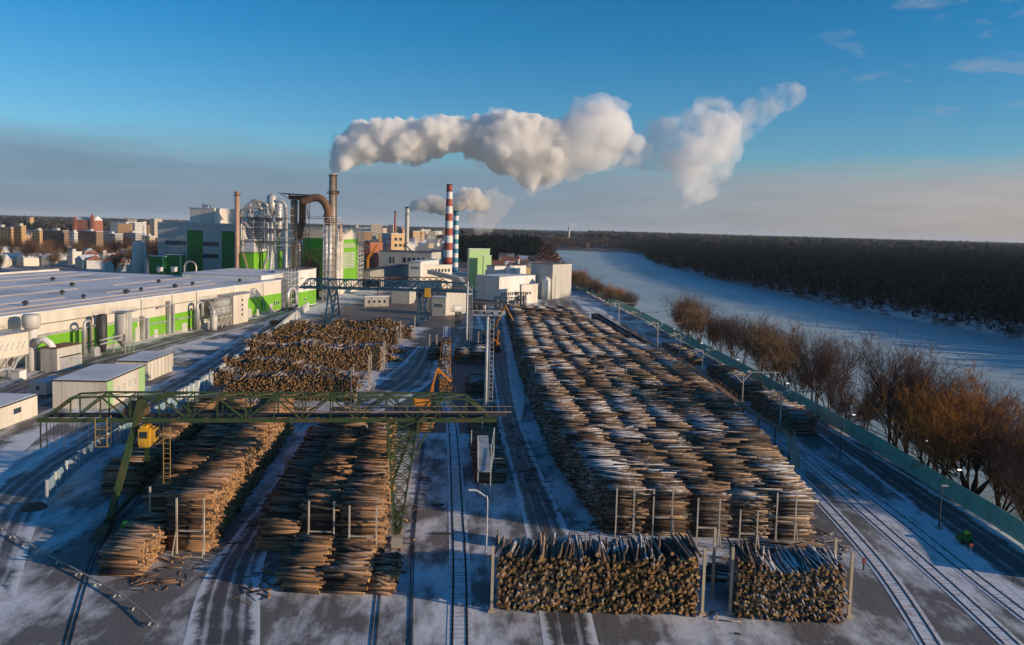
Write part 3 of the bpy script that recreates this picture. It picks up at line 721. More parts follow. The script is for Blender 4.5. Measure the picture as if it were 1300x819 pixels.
# ------------------------------------------------------------------ buildings
FH = Fr((-131.5, 238.2), R(-9.3)); NX, NY = FH.x, FH.y
def part(parent, name, m, fn, smooth=False):
    a = MB(); fn(a); return a.build(name, m, parent, smooth)
def fbox(parent, name, m, fr, *b):
    a = MB(); fr.box(a, *b); return a.build(name, m, parent)
def windows(parent, fr, side, at, along0, along1, z0, z1, n, fill=0.75, mm='glass'):
    """n framed windows in a row on a wall; side 'x' = wall facing +x at x=at, 'y' = wall facing -y at y=at"""
    st = (along1-along0)/n
    for i in range(n):
        c = along0+st*(i+0.5); w = st*fill
        a = MB(); b = MB()
        if side == 'x':
            fr.box(a, at, at+0.08, c-w/2-0.12, c+w/2+0.12, z0-0.12, z1+0.12); fr.box(b, at+0.083, at+0.12, c-w/2, c+w/2, z0, z1)
        else:
            fr.box(a, c-w/2-0.12, c+w/2+0.12, at-0.08, at, z0-0.12, z1+0.12); fr.box(b, c-w/2, c+w/2, at-0.12, at-0.083, z0, z1)
        o = a.build('window', 'wpaint', parent); b.build('pane', mm, o)
def sheet(parent, name, m, fr, side, at, a0, a1, z0, z1, t=0.1):
    a = MB()
    if side == 'x': fr.box(a, at, at+t, a0, a1, z0, z1)
    else: fr.box(a, a0, a1, at-t, at, z0, z1)
    return a.build(name, m, parent)
def door(parent, fr, side, at, a0, w, h, m='white', t=0.16):
    d = sheet(parent, 'door', m, fr, side, at, a0, a0+w, 0.02, h, t)
    a = MB(); c = fr(at+t+0.05, a0+w*0.85, 1.1) if side == 'x' else fr(a0+w*0.85, at-t-0.05, 1.1)
    a.box(c.x-0.06, c.x+0.06, c.y-0.06, c.y+0.06, 1.0, 1.25); a.build('handle', 'dark', d)
    return d

# long production hall -----------------------------------------------------
hall = empty('production_hall', FH(0, 0), 'long low cream hall with a bright green lower wall and a wide snowy roof', 'hall')
fbox(hall, 'wall', 'cream', FH, -118, 0, -110, 136, 0, 14.4)
a = MB(); FH.box(a, -118, 0.35, -110, 136.3, 14.4, 14.75); a.build('roof', 'roofsnow', hall)
for x, y0, y1 in ((-3.2, -110, 60), (-11, -60, 96), (-21, -110, 20), (-21, 40, 110), (-40, -60, 50), (-40, 70, 125), (-64, 0, 110), (-64, -60, -20), (-88, 0, 120), (-104, 40, 130)):
    a = MB(); FH.box(a, x-0.4, x+0.4, y0, y1, 14.75, 14.98); FH.box(a, x-0.7, x+0.15, y0-.1, y1+.1, 14.98, 15.05, 1)
    a.build('roof_ridge', ['ridge', 'roofsnow'], hall)
for x, y, s in ((-14, -5, 1.1), (-14, 20, 0.9), (-14, 42, 1.4), (-15, 52, 0.9), (-14, 72, 1.4), (-15, 86, 1.0), (-30, 30, 1.0), (-50, 60, 1.2), (-52, 20, 1.2), (-75, 80, 1.3), (-8, 112, 1.0), (-33, 90, 1.1)):
    part(hall, 'roof_vent', 'dark', lambda a: (a.lathe(FH(x, y, 14.75), [(0, s*0.55), (0.7, s*0.55), (0.75, s), (1.0, s*0.9), (1.7, 0.1)], 12)))
for y0, y1, z1 in ((-20, 28, 7.4), (33.5, 62, 7.4)): sheet(hall, 'green_panel', 'green', FH, 'x', 0, y0, y1, 1.0, z1)
sheet(hall, 'green_panel', 'green', FH, 'x', 0, 98, 135.9, 0.9, 8.4)
sheet(hall, 'plinth', 'concrete', FH, 'x', 0, -110, 136, 0, 0.95, 0.22)
for y in (-88, -60, -32, 30, 48, 64, 92, 118): part(hall, 'downpipe', 'galv', lambda a: a.tube(FH(0.3, y, 0), FH(0.3, y, 15.2), 0.16, n=6))
part(hall, 'wall_pipe', 'galv', lambda a: a.tube(FH(0.45, -20, 7.9), FH(0.45, 27, 8.1), 0.3, n=8))
part(hall, 'wall_pipe', 'galv', lambda a: a.tube(FH(0.45, 34, 5.2), FH(0.45, 60, 5.2), 0.3, n=8))
part(hall, 'wall_pipe', 'dark', lambda a: a.tube(FH(0.2, -20, 11.0), FH(0.2, 62, 11.0), 0.1, n=6))
for y, w_, h_ in ((-0.5, 3.0, 3.6), (26.5, 3.4, 5.0), (37, 2.2, 3.0), (54, 3.4, 3.2), (104, 3, 4.0), (112, 2, 3.0), (124, 3, 4.2), (-100, 3, 4)): door(hall, FH, 'x', 0.1, y, w_, h_, 'greyclad')
windows(hall, FH, 'x', 0.1, 98.5, 103, 5.0, 5.8, 2, 0.5); windows(hall, FH, 'x', 0.1, 128, 134, 3.2, 5, 3, 0.5)
part(hall, 'parapet', 'cream', lambda a: (FH.box(a, -118.3, -117.7, -110, 136, 14.75, 15.6)))
# penthouse and stair tower at the far end
pent = empty('roof_annex', FH(-20, 140), 'low pale annex standing on the far end of the long hall roof', 'annex')
fbox(pent, 'wall', 'white', FH, -46, -6, 128, 176, 14.78, 16.6)
a = MB(); FH.box(a, -46.3, -5.7, 127.7, 176.3, 16.6, 16.8); a.build('roof', 'roofsnow', pent)
st = empty('stair_tower', FH(-3, 150), 'narrow stair tower, white over bright green, at the far end of the hall', 'tower')
fbox(st, 'wall', 'white', FH, -10, 2.0, 150, 172, 0, 18.4); sheet(st, 'green_panel', 'green', FH, 'x', 2.0, 150, 172, 0.4, 7.5); sheet(st, 'green_panel', 'green', FH, 'y', 150, -2, 2.1, 0.4, 7.5)
a = MB(); FH.box(a, -10.2, 2.3, 149.8, 172.3, 18.4, 18.8); a.build('roof', 'roofdark', st)
windows(st, FH, 'x', 2.1, 156, 161, 11, 12.2, 2, 0.6); windows(st, FH, 'x', 2.1, 156, 161, 8.6, 9.8, 2, 0.6); windows(st, FH, 'x', 2.1, 156, 161, 3, 4, 2, 0.6)
# pilaster block projecting from the hall
pb = empty('filter_house', FH(4, 78), 'tall cream block standing out from the hall beside the big steel filter', 'outbuilding')
fbox(pb, 'wall', 'cream', FH, 0.3, 6.5, 80, 92, 0, 11.8); a = MB(); FH.box(a, 0.3, 7.0, 79, 98, 11.8, 12.1); a.build('roof', 'galv', pb)
for z in (3, 5, 7, 9): windows(pb, FH, 'x', 6.5, 86, 88, z, z+1.0, 1, 0.6)
fbox(pb, 'porch', 'white', FH, 0.3, 2.6, 92, 98, 8.2, 11.7)

# equipment along the hall wall -------------------------------------------
def platform(mb, fr, x0, x1, y0, y1, z, rail=1.1, mi=0):
    fr.box(mb, x0, x1, y0, y1, z-0.15, z, mi)
    for h in (0.55, rail):
        for p, q in (((x0, y0), (x1, y0)), ((x1, y0), (x1, y1)), ((x1, y1), (x0, y1)), ((x0, y1), (x0, y0))): mb.bar(fr(p[0], p[1], z+h), fr(q[0], q[1], z+h), 0.07, mi=mi)
    for x, y in ((x0, y0), (x1, y0), (x1, y1), (x0, y1), ((x0+x1)/2, y0), (x1, (y0+y1)/2)): mb.bar(fr(x, y, z), fr(x, y, z+rail), 0.07, mi=mi)
silo = empty('dust_stack', FH(6, -26), 'fat pale exhaust column with a bulbous cap beside the bag filter', 'exhaust stack')
part(silo, 'column', 'white', lambda a: a.lathe(FH(6, -26), [(0, 1.35), (10.6, 1.35), (11.2, 1.6)], 20), True)
part(silo, 'cap', 'greyclad', lambda a: a.lathe(FH(6, -26, 11.2), [(0, 1.6), (1.0, 2.3), (3.4, 2.3), (4.0, 2.0)], 20), True)
fbox(silo, 'base', 'cream', FH, 6.5, 9.5, -25, -21, 0, 5)
bf = empty('bag_filter', FH(6, -36), 'pale bag filter on legs with hoppers at the left edge of the yard', 'filter')
fbox(bf, 'housing', 'cream', FH, 1.5, 8.5, -44, -30, 5.2, 11.2)
for i in range(3):
    y = -43.6+i*4.6
    a = MB(); a.add([FH(2, y, 5.2), FH(8, y, 5.2), FH(8, y+4.2, 5.2), FH(2, y+4.2, 5.2), FH(4.4, y+1.8, 2.0), FH(5.6, y+1.8, 2.0), FH(5.6, y+2.6, 2.0), FH(4.4, y+2.6, 2.0)], [(0, 1, 2, 3), (7, 6, 5, 4), (0, 4, 5, 1), (1, 5, 6, 2), (2, 6, 7, 3), (3, 7, 4, 0)]); a.build('hopper', 'greyclad', bf)
for x in (2, 8):
    for y in (-43.5, -36.8, -30.4): part(bf, 'leg', 'galv', lambda a: a.bar(FH(x, y, 0), FH(x, y, 5.2), 0.3))
part(bf, 'platform', 'galv', lambda a: platform(a, FH, 1, 9.4, -45, -29, 11.4))
part(bf, 'pipe', 'galv', lambda a: a.path([FH(9.2, -44, 1), FH(9.4, -40, 2.8), FH(9.2, -36, 2.2), FH(8, -33, 4.6)], 0.35))
for i in range(7): part(bf, 'baffle', 'white', lambda a: a.bar(FH(8.7, -43.5+i*1.9, 7.2), FH(8.7, -42.5+i*1.9, 8.9), 0.3, 0.2))
cb = empty('control_cabinet', FH(13.5, -37), 'small pale box standing before the bag filter', 'cabinet'); fbox(cb, 'body', 'white', FH, 11.8, 14, -39.5, -37.2, 0, 2.4); fbox(cb, 'lid', 'greyclad', FH, 11.6, 14.2, -39.7, -37, 2.4, 2.6)
kx = empty('fan_house', FH(12, -23), 'grey louvred box with a rust edged roof and a curved duct on top', 'outbuilding')
fbox(kx, 'body', 'greyclad', FH, 9.5, 14.5, -27, -17.5, 0, 6.4); a = MB(); FH.box(a, 9.3, 14.7, -27.2, -17.3, 6.4, 6.62); a.build('roof', 'rust', kx)
part(kx, 'roller_door', 'galv', lambda a: FH.box(a, 14.5, 14.62, -26, -18, 0.4, 3.4)); part(kx, 'slot', 'dark', lambda a: FH.box(a, 14.5, 14.6, -26, -18, 3.6, 4.0))
part(kx, 'duct', 'white', lambda a: a.path([FH(12.2, -25.6, 6.2), FH(11.5, -26, 7.6), FH(10.5, -26.6, 8.6), FH(9, -26.8, 8.4), FH(7.5, -26.6, 7)], 0.9, 10), True)
def ubend(name, x, y, h, r, lab, w=3.0, m='galv'):
    t = empty(name, FH(x, y), lab, 'duct', 'steel ducts along the hall wall')
    part(t, 'outer_pipe', m, lambda a: a.path([FH(x, y, 0.5), FH(x, y, h-1), FH(x, y+0.3, h-0.3), FH(x, y+1, h), FH(x, y+w-1, h), FH(x, y+w-0.3, h-0.3), FH(x, y+w, h-1), FH(x, y+w, 0.5)], r, 10), True)
    part(t, 'inner_pipe', m, lambda a: a.path([FH(x-1.2, y+0.8, 0.5), FH(x-1.2, y+0.8, h-3), FH(x-1.2, y+1.5, h-2.2), FH(x-1.2, y+w-1.2, h-2.2), FH(x-1.2, y+w-.7, h-3), FH(x-1.2, y+w-.7, 0.5)], r*0.8, 10), True)
    part(t, 'fan', 'galv', lambda a: (a.tube(FH(x-0.6, y+w+1, 1.4), FH(x+1.2, y+w+1, 1.4), 1.4, n=16), FH.box(a, x-1, x+1.5, y+w-0.6, y+w+2.4, 0, 0.5)))
ubend('looped_duct', 5.2, -4.5, 10.8, 0.45, 'double looped steel duct beside the dark cyclone cluster')
ubend('looped_duct', 4.0, 58, 10.8, 0.55, 'looped steel duct at the left end of the long horizontal filter', w=3.5)
cy = empty('cyclone_cluster', FH(8, 8), 'dark grey cyclone hopper on legs with pipes and a railed top by the hall', 'cyclone')
part(cy, 'drum', 'greyclad', lambda a: a.lathe(FH(9.5, 7.5), [(1.6, 0.4), (4.2, 2.5), (12.2, 2.5), (12.7, 1.6)], 18), True)
part(cy, 'tall_drum', 'dark', lambda a: a.lathe(FH(5, 3.5), [(0.5, 1.0), (4, 1.5), (11.8, 1.5), (12.2, 0.8)], 14), True)
for dx, dy in ((-2, -2), (2, -2), (2, 2), (-2, 2)): part(cy, 'leg', 'galv', lambda a: a.bar(FH(9.5+dx, 7.5+dy, 0), FH(9.5+dx, 7.5+dy, 6), 0.25))
for z in (4.4, 5.6): part(cy, 'feed_pipe', 'galv', lambda a: a.path([FH(9.8, -4, z-0.4), FH(10.4, 0, z), FH(10.6, 5, z)], 0.28))
part(cy, 'platform', 'galv', lambda a: platform(a, FH, 6.8, 12.2, 4.8, 10.2, 12.8)); part(cy, 'ladder', 'galv', lambda a: [a.bar(FH(12.3, 6, z), FH(12.3, 6.8, z), 0.08) for z in np.arange(1, 12, 0.6)]+[a.bar(FH(12.3, y, 0.5), FH(12.3, y, 13.6), 0.08) for y in (6, 6.8)])
for y, z1, lab in ((29, 8.6, 'pair of square steel ducts rising beside the green wall'), (44, 12.5, 'tall slender steel ducts between the two green wall panels')):
    t = empty('wall_duct', FH(1, y), lab, 'duct', 'steel ducts along the hall wall')
    part(t, 'riser', 'galv', lambda a: FH.box(a, 0.4, 1.5, y, y+1.1, 0.6, z1)); part(t, 'riser', 'galv', lambda a: FH.box(a, 0.4, 1.5, y+2.4, y+3.4, 0.6, z1*0.9)); part(t, 'crosspipe', 'galv', lambda a: a.tube(FH(1.2, y-6, z1*0.85), FH(1.2, y+2, z1*0.9), 0.3, n=8))
hf = empty('horizontal_filter', FH(4, 70), 'big ribbed steel drum filter lying along the hall on a frame', 'filter')
for z, r in ((9.2, 1.9), (6.0, 1.9)): part(hf, 'drum', 'galv', lambda a: [a.tube(FH(4, 64, z), FH(4, 79, z), r, n=18)]+[a.tube(FH(4, 64+i*1.8, z), FH(4, 64.2+i*1.8, z), r+0.14, n=18) for i in range(9)])
part(hf, 'frame', 'greyclad', lambda a: [a.bar(FH(x, y, 0), FH(x, y, 8), 0.25) for x in (2, 6) for y in (64, 68, 72, 76, 79)]+[a.bar(FH(6, y, 0), FH(6, y+4, 4), 0.18) for y in (64, 68, 72, 75)]+[a.bar(FH(x, 63.5, z), FH(x, 79.5, z), 0.22) for x in (2, 6) for z in (4, 7.6)])
part(hf, 'hopper', 'greyclad', lambda a: a.lathe(FH(8.6, 61.5), [(0.3, 1.2), (1.4, 1.2), (4.6, 1.5), (6.4, 1.1)], 14), True)
part(hf, 'platform', 'galv', lambda a: platform(a, FH, 1.6, 6.6, 66, 79, 11.3)); part(hf, 'elbow', 'galv', lambda a: a.path([FH(8.6, 61.5, 6), FH(8.4, 61.8, 7.4), FH(7.2, 62.6, 8.4), FH(5, 64, 9)], 0.8, 10), True)
ll = empty('hall_duct_loop', FH(4, 140), 'round looped duct on the wall between the hall and the stair tower', 'duct')
part(ll, 'pipe', 'galv', lambda a: a.path([FH(3, 137, 1.5), FH(3, 137, 8), FH(3, 138.5, 10), FH(3, 142, 10.4), FH(3, 145, 9), FH(3, 146, 6), FH(3, 146, 1)], 0.9, 10), True)
part(ll, 'drum', 'galv', lambda a: a.tube(FH(2, 141, 1.6), FH(4.4, 141, 1.6), 1.5, n=16))
part(ll, 'lattice', 'white_steel', lambda a: [a.bar(FH(2.4, y, 0), FH(2.4, y, 20), 0.2) for y in (138.5, 142, 146, 150)]+[a.bar(FH(2.4, 138.5, z), FH(2.4, 150, z+(2 if i % 2 else 0)), 0.14) for i, z in enumerate(np.arange(2, 19, 1.6))])

# low cabins in the foreground left ----------------------------------------
def cabin(c0, c1, c2, h, label, wall, accent=None, group='flat roofed cabins beside the access road'):
    """c0 near right corner, c1 far right corner, c2 near left corner (ground)"""
    c0, c1, c2 = Vector(c0), Vector(c1), Vector(c2); ang = math.atan2((c0-c2).y, (c0-c2).x)
    f = Fr(c2, ang); wx_ = (c0-c2).length; wy = (c1-c0).length
    t = empty('cabin', c2, label, 'cabin', group)
    fbox(t, 'wall', wall, f, 0, wx_, 0, wy, 0, h)
    a = MB(); f.box(a, -0.25, wx_+0.25, -0.25, wy+0.25, h, h+0.22); f.box(a, 0.1, wx_-0.1, 0.1, wy-0.1, h+0.22, h+0.3, 1); a.build('roof', ['dark', 'roofsnow'], t)
    if accent:
        for q0, q1 in accent: sheet(t, 'green_panel', 'pgreen', f, 'x', wx_, q0*wy, q1*wy, 0.1, h-0.05)
    return t, f, wx_, wy
t, f, wx_, wy = cabin(G(136, 519), G(177, 495), G(67, 518), 6.0, 'largest cabin by the access road, beige front and pale green side stripes', 'cream', ((0.0, 0.14), (0.84, 1.0)))
door(t, f, 'y', 0, 6, 3.6, 3.4, 'greyclad')
windows(t, f, 'x', wx_+0.02, wy*0.2, wy*0.8, 2.6, 4.2, 4, 0.35, 'greyclad')
t, f, wx_, wy = cabin(G(188, 484), G(215, 470), G(147, 483), 5.0, 'second cabin behind the largest one, cream with a ribbed side', 'cream')
for i in range(7): part(t, 'rib', 'greyclad', lambda a: f.box(a, wx_, wx_+0.15, 1+i*wy/7, 1.4+i*wy/7, 0.2, 5.2))
t, f, wx_, wy = cabin(G(-22, 554), G(17, 527), G(-90, 552), 4.2, 'cream cabin cut by the left edge of the view', 'cream', ((0.0, 0.12),))
windows(t, f, 'x', wx_+0.02, wy*0.5, wy*0.7, 2.0, 3.1, 1, 0.7)
ge = empty('generator', G(44, 507), 'small grey generator container standing on the snow left of the largest cabin', 'generator')
f = Fr((-112.0, 181.5), R(-9)); fbox(ge, 'body', 'greyclad', f, 0, 4.4, 0, 7.5, 0.3, 3.2); fbox(ge, 'skid', 'dark', f, 0.1, 4.3, 0.1, 7.4, 0, 0.3); part(ge, 'vent', 'dark', lambda a: f.box(a, 1.7, 2.6, -0.06, 0, 1.4, 2.3)); part(ge, 'roof', 'roofsnow', lambda a: f.box(a, -0.08, 4.48, -0.08, 7.58, 3.2, 3.3))

# upper factory blocks -------------------------------------------------------
def blk(name, label, cat, u0, u1, u2, vt, Y, wall, roof='roofsnow', z0=0.0, group=None, vb=None):
    """a block whose nearest upright edge is seen at column u1 at distance Y"""
    c = P(u1, vt, Y)
    wl = grow(c, -NX, u0) if u0 is not None else 20; wr_ = grow(c, NY, u2, 0, 200) if u2 is not None else 20
    f = Fr((c.x, c.y), R(-9.3)); t = empty(name, (c.x, c.y, 0), label, cat, group)
    if vb: z0 = P(u1, vb, Y).z
    fbox(t, 'wall', wall, f, -wl, 0, 0, wr_, z0, c.z)
    a = MB(); f.box(a, -wl-0.3, 0.3, -0.3, wr_+0.3, c.z, c.z+0.35); a.build('roof', roof, t)
    return t, f, wl, wr_, c.z
zat = lambda v, Y, u: P(u, v, Y).z
# main block: wide grey body, taller tower
t, f, wl, wr_, zt = blk('factory_block', 'large grey and cream factory block with deep green panels behind the hall', 'factory', 200, 300, 380, 285, 452, 'greyclad')
zt0 = zt
for x0, x1 in ((-wl*0.62, -wl*0.42), (-wl*0.18, -0.4)): sheet(t, 'green_panel', 'dgreen', f, 'y', 0, x0, x1, 2, zt-4)
for x0, x1, n in ((-wl*0.9, -wl*0.63, 7), (-wl*0.42, -wl*0.22, 6)):
    for zz in (zt-13, zt-20): windows(t, f, 'y', 0, x0, x1, zz, zz+2.6, n, 0.9)
for i in range(3): sheet(t, 'louvre', 'greyclad', f, 'x', 0, 6+i*9, 12+i*9, zt-16, zt-8)
t, f, wl, wr_, zt = blk('factory_tower', 'tall cream tower block rising out of the grey factory block', 'factory', 241, 272, 330, 265, 456, 'cream', z0=zt0+0.36)
part(t, 'louvre', 'greyclad', lambda a: f.box(a, 0, 0.12, 14, 40, zt-8, zt-5.5)); part(t, 'mast', 'white_steel', lambda a: a.bar(f(-wl*0.55, 2, zt), f(-wl*0.55, 2, zt+4), 0.3)); part(t, 'hood', 'greyclad', lambda a: f.box(a, -wl*0.5, -wl*0.3, 1, 4, zt+0.35, zt+2.2))
# low green boxes on the hall side
for u0, u1, u2, vt, lab in ((189, 209, 212, 326, 'left deep green container beside the hall roof'), (211, 231, 236, 324, 'right deep green container beside the hall roof')):
    t, f, wl, wr_, zt = blk('green_container', lab, 'container', u0, u1, u2, vt, 436, 'dgreen', 'roofsnow', group='deep green containers'); part(t, 'rib', 'pgreen', lambda a: f.box(a, -1.4, -0.2, -0.1, 0, 1, zt-0.2))
for u, lab in ((203, 'left white ventilation box on the far roof edge'), (221, 'right white ventilation box on the far roof edge')):
    t, f, wl, wr_, zt = blk('ventilation_box', lab, 'ventilation unit', u-4, u+1, u+4, 340, 415, 'white', z0=14.2, group='white ventilation boxes'); part(t, 'grille', 'greyclad', lambda a: f.box(a, -wl*0.8, -wl*0.2, -0.08, 0, zt-2.5, zt-0.6))
ga = empty('pipe_arch', P(239, 345, 425), 'grey pipe arch standing beside the far roof edge', 'pipe')
pA, pB = P(234, 348, 424), P(249, 348, 424)
part(ga, 'pipe', 'galv', lambda a: a.path([(pA.x, pA.y, 0), (pA.x, pA.y, 17), (pA.x+1, pA.y, 18.6), (pA.x+2.4, pA.y, 19.3), (pB.x-2.4, pB.y, 19.3), (pB.x-1, pB.y, 18.6), (pB.x, pB.y, 17), (pB.x, pB.y, 0)], 0.5, 8), True)
# pale silo left of the block
si = empty('grey_silo', P(176, 330, 455), 'plain grey cylindrical silo at the left end of the factory', 'silo'); c = P(176, 308, 455)
part(si, 'drum', 'greyclad', lambda a: a.lathe((c.x, c.y, 0), [(0, 3.6), (c.z, 3.6), (c.z+1.2, 0.6)], 20), True); part(si, 'ladder', 'galv', lambda a: [a.bar((c.x+4, c.y-1.5, 0), (c.x+4, c.y-1.5, c.z), 0.25), a.bar((c.x+5, c.y-1.5, 0), (c.x+5, c.y-1.5, c.z), 0.25)]+[a.bar((c.x+4, c.y-1.5, z), (c.x+5, c.y-1.5, z), 0.15) for z in np.arange(1, c.z, 1.2)])
mt = empty('thin_mast', P(181, 320, 450), 'thin pale lattice mast beside the grey silo', 'mast'); c = P(182, 286, 450)
part(mt, 'lattice', 'white_steel', lambda a: [a.bar((c.x+dx, c.y, 0), (c.x+dx*0.3, c.y, c.z), 0.22) for dx in (-1, 1)]+[a.bar((c.x-(1-i/20*.7), c.y, i*c.z/20), (c.x+(1-(i+1)/20*.7), c.y, (i+1)*c.z/20), 0.15) for i in range(20)])

# dryer base: bright green block with white upper storey
t, f, wl, wr_, zt = blk('dryer_base', 'bright green process block with a white upper storey under the steel cyclones', 'process building', 301, 322, 358, 321, 419, 'green', 'roofdark')
sheet(t, 'green_side', 'green', f, 'x', 0, 0, wr_, 0.5, zt-0.2, 0.12); fbox(t, 'upper_storey', 'white', f, -wl+3, -0.5, 1.5, wr_-6, zt+0.36, zt+7.2)
part(t, 'stair', 'ridge', lambda a: a.bar(f(-wl*0.6, -0.8, zt), f(-0.5, -0.8, 9), 0.5, 1.0)); fbox(t, 'lift_shaft', 'white', f, -1.2, 1.6, wr_-14, wr_-6, 0, zt+14)
sheet(t, 'green_strip', 'green', f, 'x', 1.6, wr_-8.5, wr_-6.2, 4, zt+13.5); zb = zt+7.2
# cyclone and duct tower
dt = empty('cyclone_tower', P(330, 340, 430), 'tangle of shiny steel cyclones, drums and bent ducts on an open frame', 'cyclone tower')
def PP(u, v, Y=431): return P(u, v, Y)
for (u, v0, v1, r, m) in ((336, 257, 300, 3.6, 'galv'), (345, 246, 266, 2.6, 'galv'), (326, 273, 299, 4.4, 'galv'), (354, 256, 290, 2.0, 'galv'), (318, 268, 296, 2.6, 'galv')):
    top = PP(u, v0); bot = PP(u, v1)
    part(dt, 'cyclone', m, lambda a: a.lathe((top.x, top.y+(u % 3)*2, 0), [(bot.z-5, 0.5), (bot.z, r), (top.z-1.4, r), (top.z, r*0.3)], 18), True)
for pts, r in (([(322, 296), (314, 288), (307, 279), (306, 272), (309, 267), (316, 264), (326, 263), (333, 266)], 1.15), ([(330, 262), (326, 255), (320, 256), (317, 262), (318, 270)], 0.9), ([(333, 273), (340, 273), (344, 278), (345, 290), (345, 310), (344, 330), (342, 347)], 0.95), ([(330, 277), (336, 279), (340, 286), (340, 300), (340, 325), (336, 335), (335, 348)], 0.85), ([(348, 256), (356, 255), (361, 259), (363, 266), (363, 300), (363, 345), (363, 352)], 0.85), ([(312, 262), (320, 258), (334, 257), (340, 262)], 0.8), ([(352, 284), (346, 283), (340, 290)], 0.6)):
    part(dt, 'duct', 'galv', lambda a: a.path(smooth_pts([PP(u, v, 424) for u, v in pts], 1.2), r, 12), True)
def frame3(parent, name, m, u0, u1, vt, Y, dep, levels, z0=0, w=0.35, diag=True, nb=2):
    p0 = P(u0, vt, Y); p1 = P(u1, vt, Y); zt = p0.z
    a = MB(); X = [p0.x+(p1.x-p0.x)*i/nb for i in range(nb+1)]; zs = [z0+(zt-z0)*i/levels for i in range(levels+1)]
    for yy in (Y, Y+dep):
        for x in X: a.bar((x, yy, z0), (x, yy, zt), w)
        for zz in zs[1:]: a.bar((X[0], yy, zz), (X[-1], yy, zz), w*0.8)
        if diag:
            for i in range(levels):
                for j in range(nb):
                    q0, q1 = (X[j], X[j+1]) if (i+j) % 2 else (X[j+1], X[j]); a.bar((q0, yy, zs[i]), (q1, yy, zs[i+1]), w*0.55)
    for x in X:
        for zz in zs[1:]: a.bar((x, Y, zz), (x, Y+dep, zz), w*0.8)
    return a.build(name, m, parent)
frame3(dt, 'frame', 'galv', 308, 364, 262, 421, 16, 6, P(330, 321, 421).z, 0.26, nb=4)
for v in (276, 290, 306): part(dt, 'platform', 'dark', lambda a: (lambda p, q: a.box(p.x, q.x, 420, 434, p.z, p.z+0.25))(P(306, v, 421), P(366, v, 421)))
for v in (276, 290, 306): part(dt, 'handrail', 'galv', lambda a: (lambda p, q: [a.bar((p.x, 420, p.z+h), (q.x, 420, p.z+h), 0.12) for h in (0.6, 1.2)]+[a.bar((p.x+(q.x-p.x)*i/9, 420, p.z), (p.x+(q.x-p.x)*i/9, 420, p.z+1.2), 0.12) for i in range(10)])(P(306, v, 421), P(366, v, 421)))
# rusty cyclone pair with the funnel canopy
rc = empty('rusty_cyclone_tower', P(380, 370, 436), 'rust brown twin cyclone tower under a flared roof', 'cyclone tower')
for u, r, m_ in ((373.5, 1.9, 'chimney_skin'), (384, 1.8, 'rust')):
    top = P(u, 254, 438); mid = P(u, 280, 438); low = P(377.5 if u < 380 else 380, 303, 438)
    part(rc, 'cyclone', m_, lambda a: (a.tube((top.x, 438, mid.z), (top.x, 438, top.z), r, n=18), a.tube((low.x, 438, low.z), (top.x, 438, mid.z), 1.5, r, 18)), True)
c = P(380, 250, 438)
part(rc, 'canopy', 'dark', lambda a: (a.add([(c.x-9.5, 431, c.z+1.4), (c.x+8.5, 431, c.z+0.8), (c.x+8.5, 446, c.z+0.8), (c.x-9.5, 446, c.z+1.4), (c.x-9.5, 431, c.z+1.75), (c.x+8.5, 431, c.z+1.15), (c.x+8.5, 446, c.z+1.15), (c.x-9.5, 446, c.z+1.75)], [(3, 2, 1, 0), (4, 5, 6, 7), (0, 1, 5, 4), (1, 2, 6, 5), (2, 3, 7, 6), (3, 0, 4, 7)]), [a.bar((c.x+dx*2, 435, c.z-1.5), (c.x+dx*4.2, 432, c.z+1.0), 0.3) for dx in (-2, -1, 0, 1, 2)]))
part(rc, 'collar', 'rust', lambda a: a.box(c.x-5, c.x+5, 434.5, 441.5, c.z-1.6, c.z+0.6))
cc = P(378, 303, 438)
part(rc, 'hopper', 'chimney_skin', lambda a: a.lathe((cc.x, 438, 0), [(0, 3.0), (cc.z-3, 3.0), (cc.z-1, 1.6), (cc.z+0.5, 1.5)], 16), True)
frame3(rc, 'frame', 'rust', 370.5, 388, 256, 434, 8, 9, 0, 0.26, nb=1)
big = smooth_pts([P(u, v, 432) for u, v in ((383, 256), (392, 253), (402, 251), (409, 254), (414, 261), (416.5, 270), (416.5, 285))], 1.0)
part(rc, 'duct', 'rust', lambda a: a.path(big, 2.1, 16), True)
part(rc, 'walkway', 'dark', lambda a: (lambda p, q: [a.box(p.x, q.x, 431, 433, p.z, p.z+0.3)]+[a.bar((p.x, 431, p.z+1.3), (q.x, 431, p.z+1.3), 0.15)]+[a.bar((p.x+(q.x-p.x)*i/8, 431, p.z), (p.x+(q.x-p.x)*i/8, 431, p.z+1.3), 0.12) for i in range(9)])(P(384, 277, 431), P(428, 277, 431)))
part(rc, 'strut', 'rust', lambda a: a.bar(P(392, 278, 432), P(389, 258, 432), 0.4))
# scrubber column by the chimney
sc = empty('scrubber_column', P(414, 381, 432), 'shiny vertical steel ducts in a lattice frame at the foot of the main chimney', 'duct tower')
for u in (413.5, 418.5):
    p = P(u, 270, 432); part(sc, 'riser', 'galv', lambda a: a.tube((p.x, 433, 1), (p.x, 433, p.z-1), 1.6 if u < 415 else 1.3, n=16), True)
frame3(sc, 'lattice', 'white_steel', 411, 428, 276, 429, 9, 14, 0, 0.3, nb=2)
frame3(sc, 'lower_frame', 'rust', 388, 411, 318, 434, 10, 5, 0, 0.35, nb=4)
for u in (390, 396, 402): part(sc, 'drum', 'rust', lambda a: (lambda p: a.lathe((p.x, 440, 0), [(0, 1.6), (p.z, 1.6), (p.z+1, 0.5)], 12))(P(u, 330+(u % 5)*3, 440)), True)
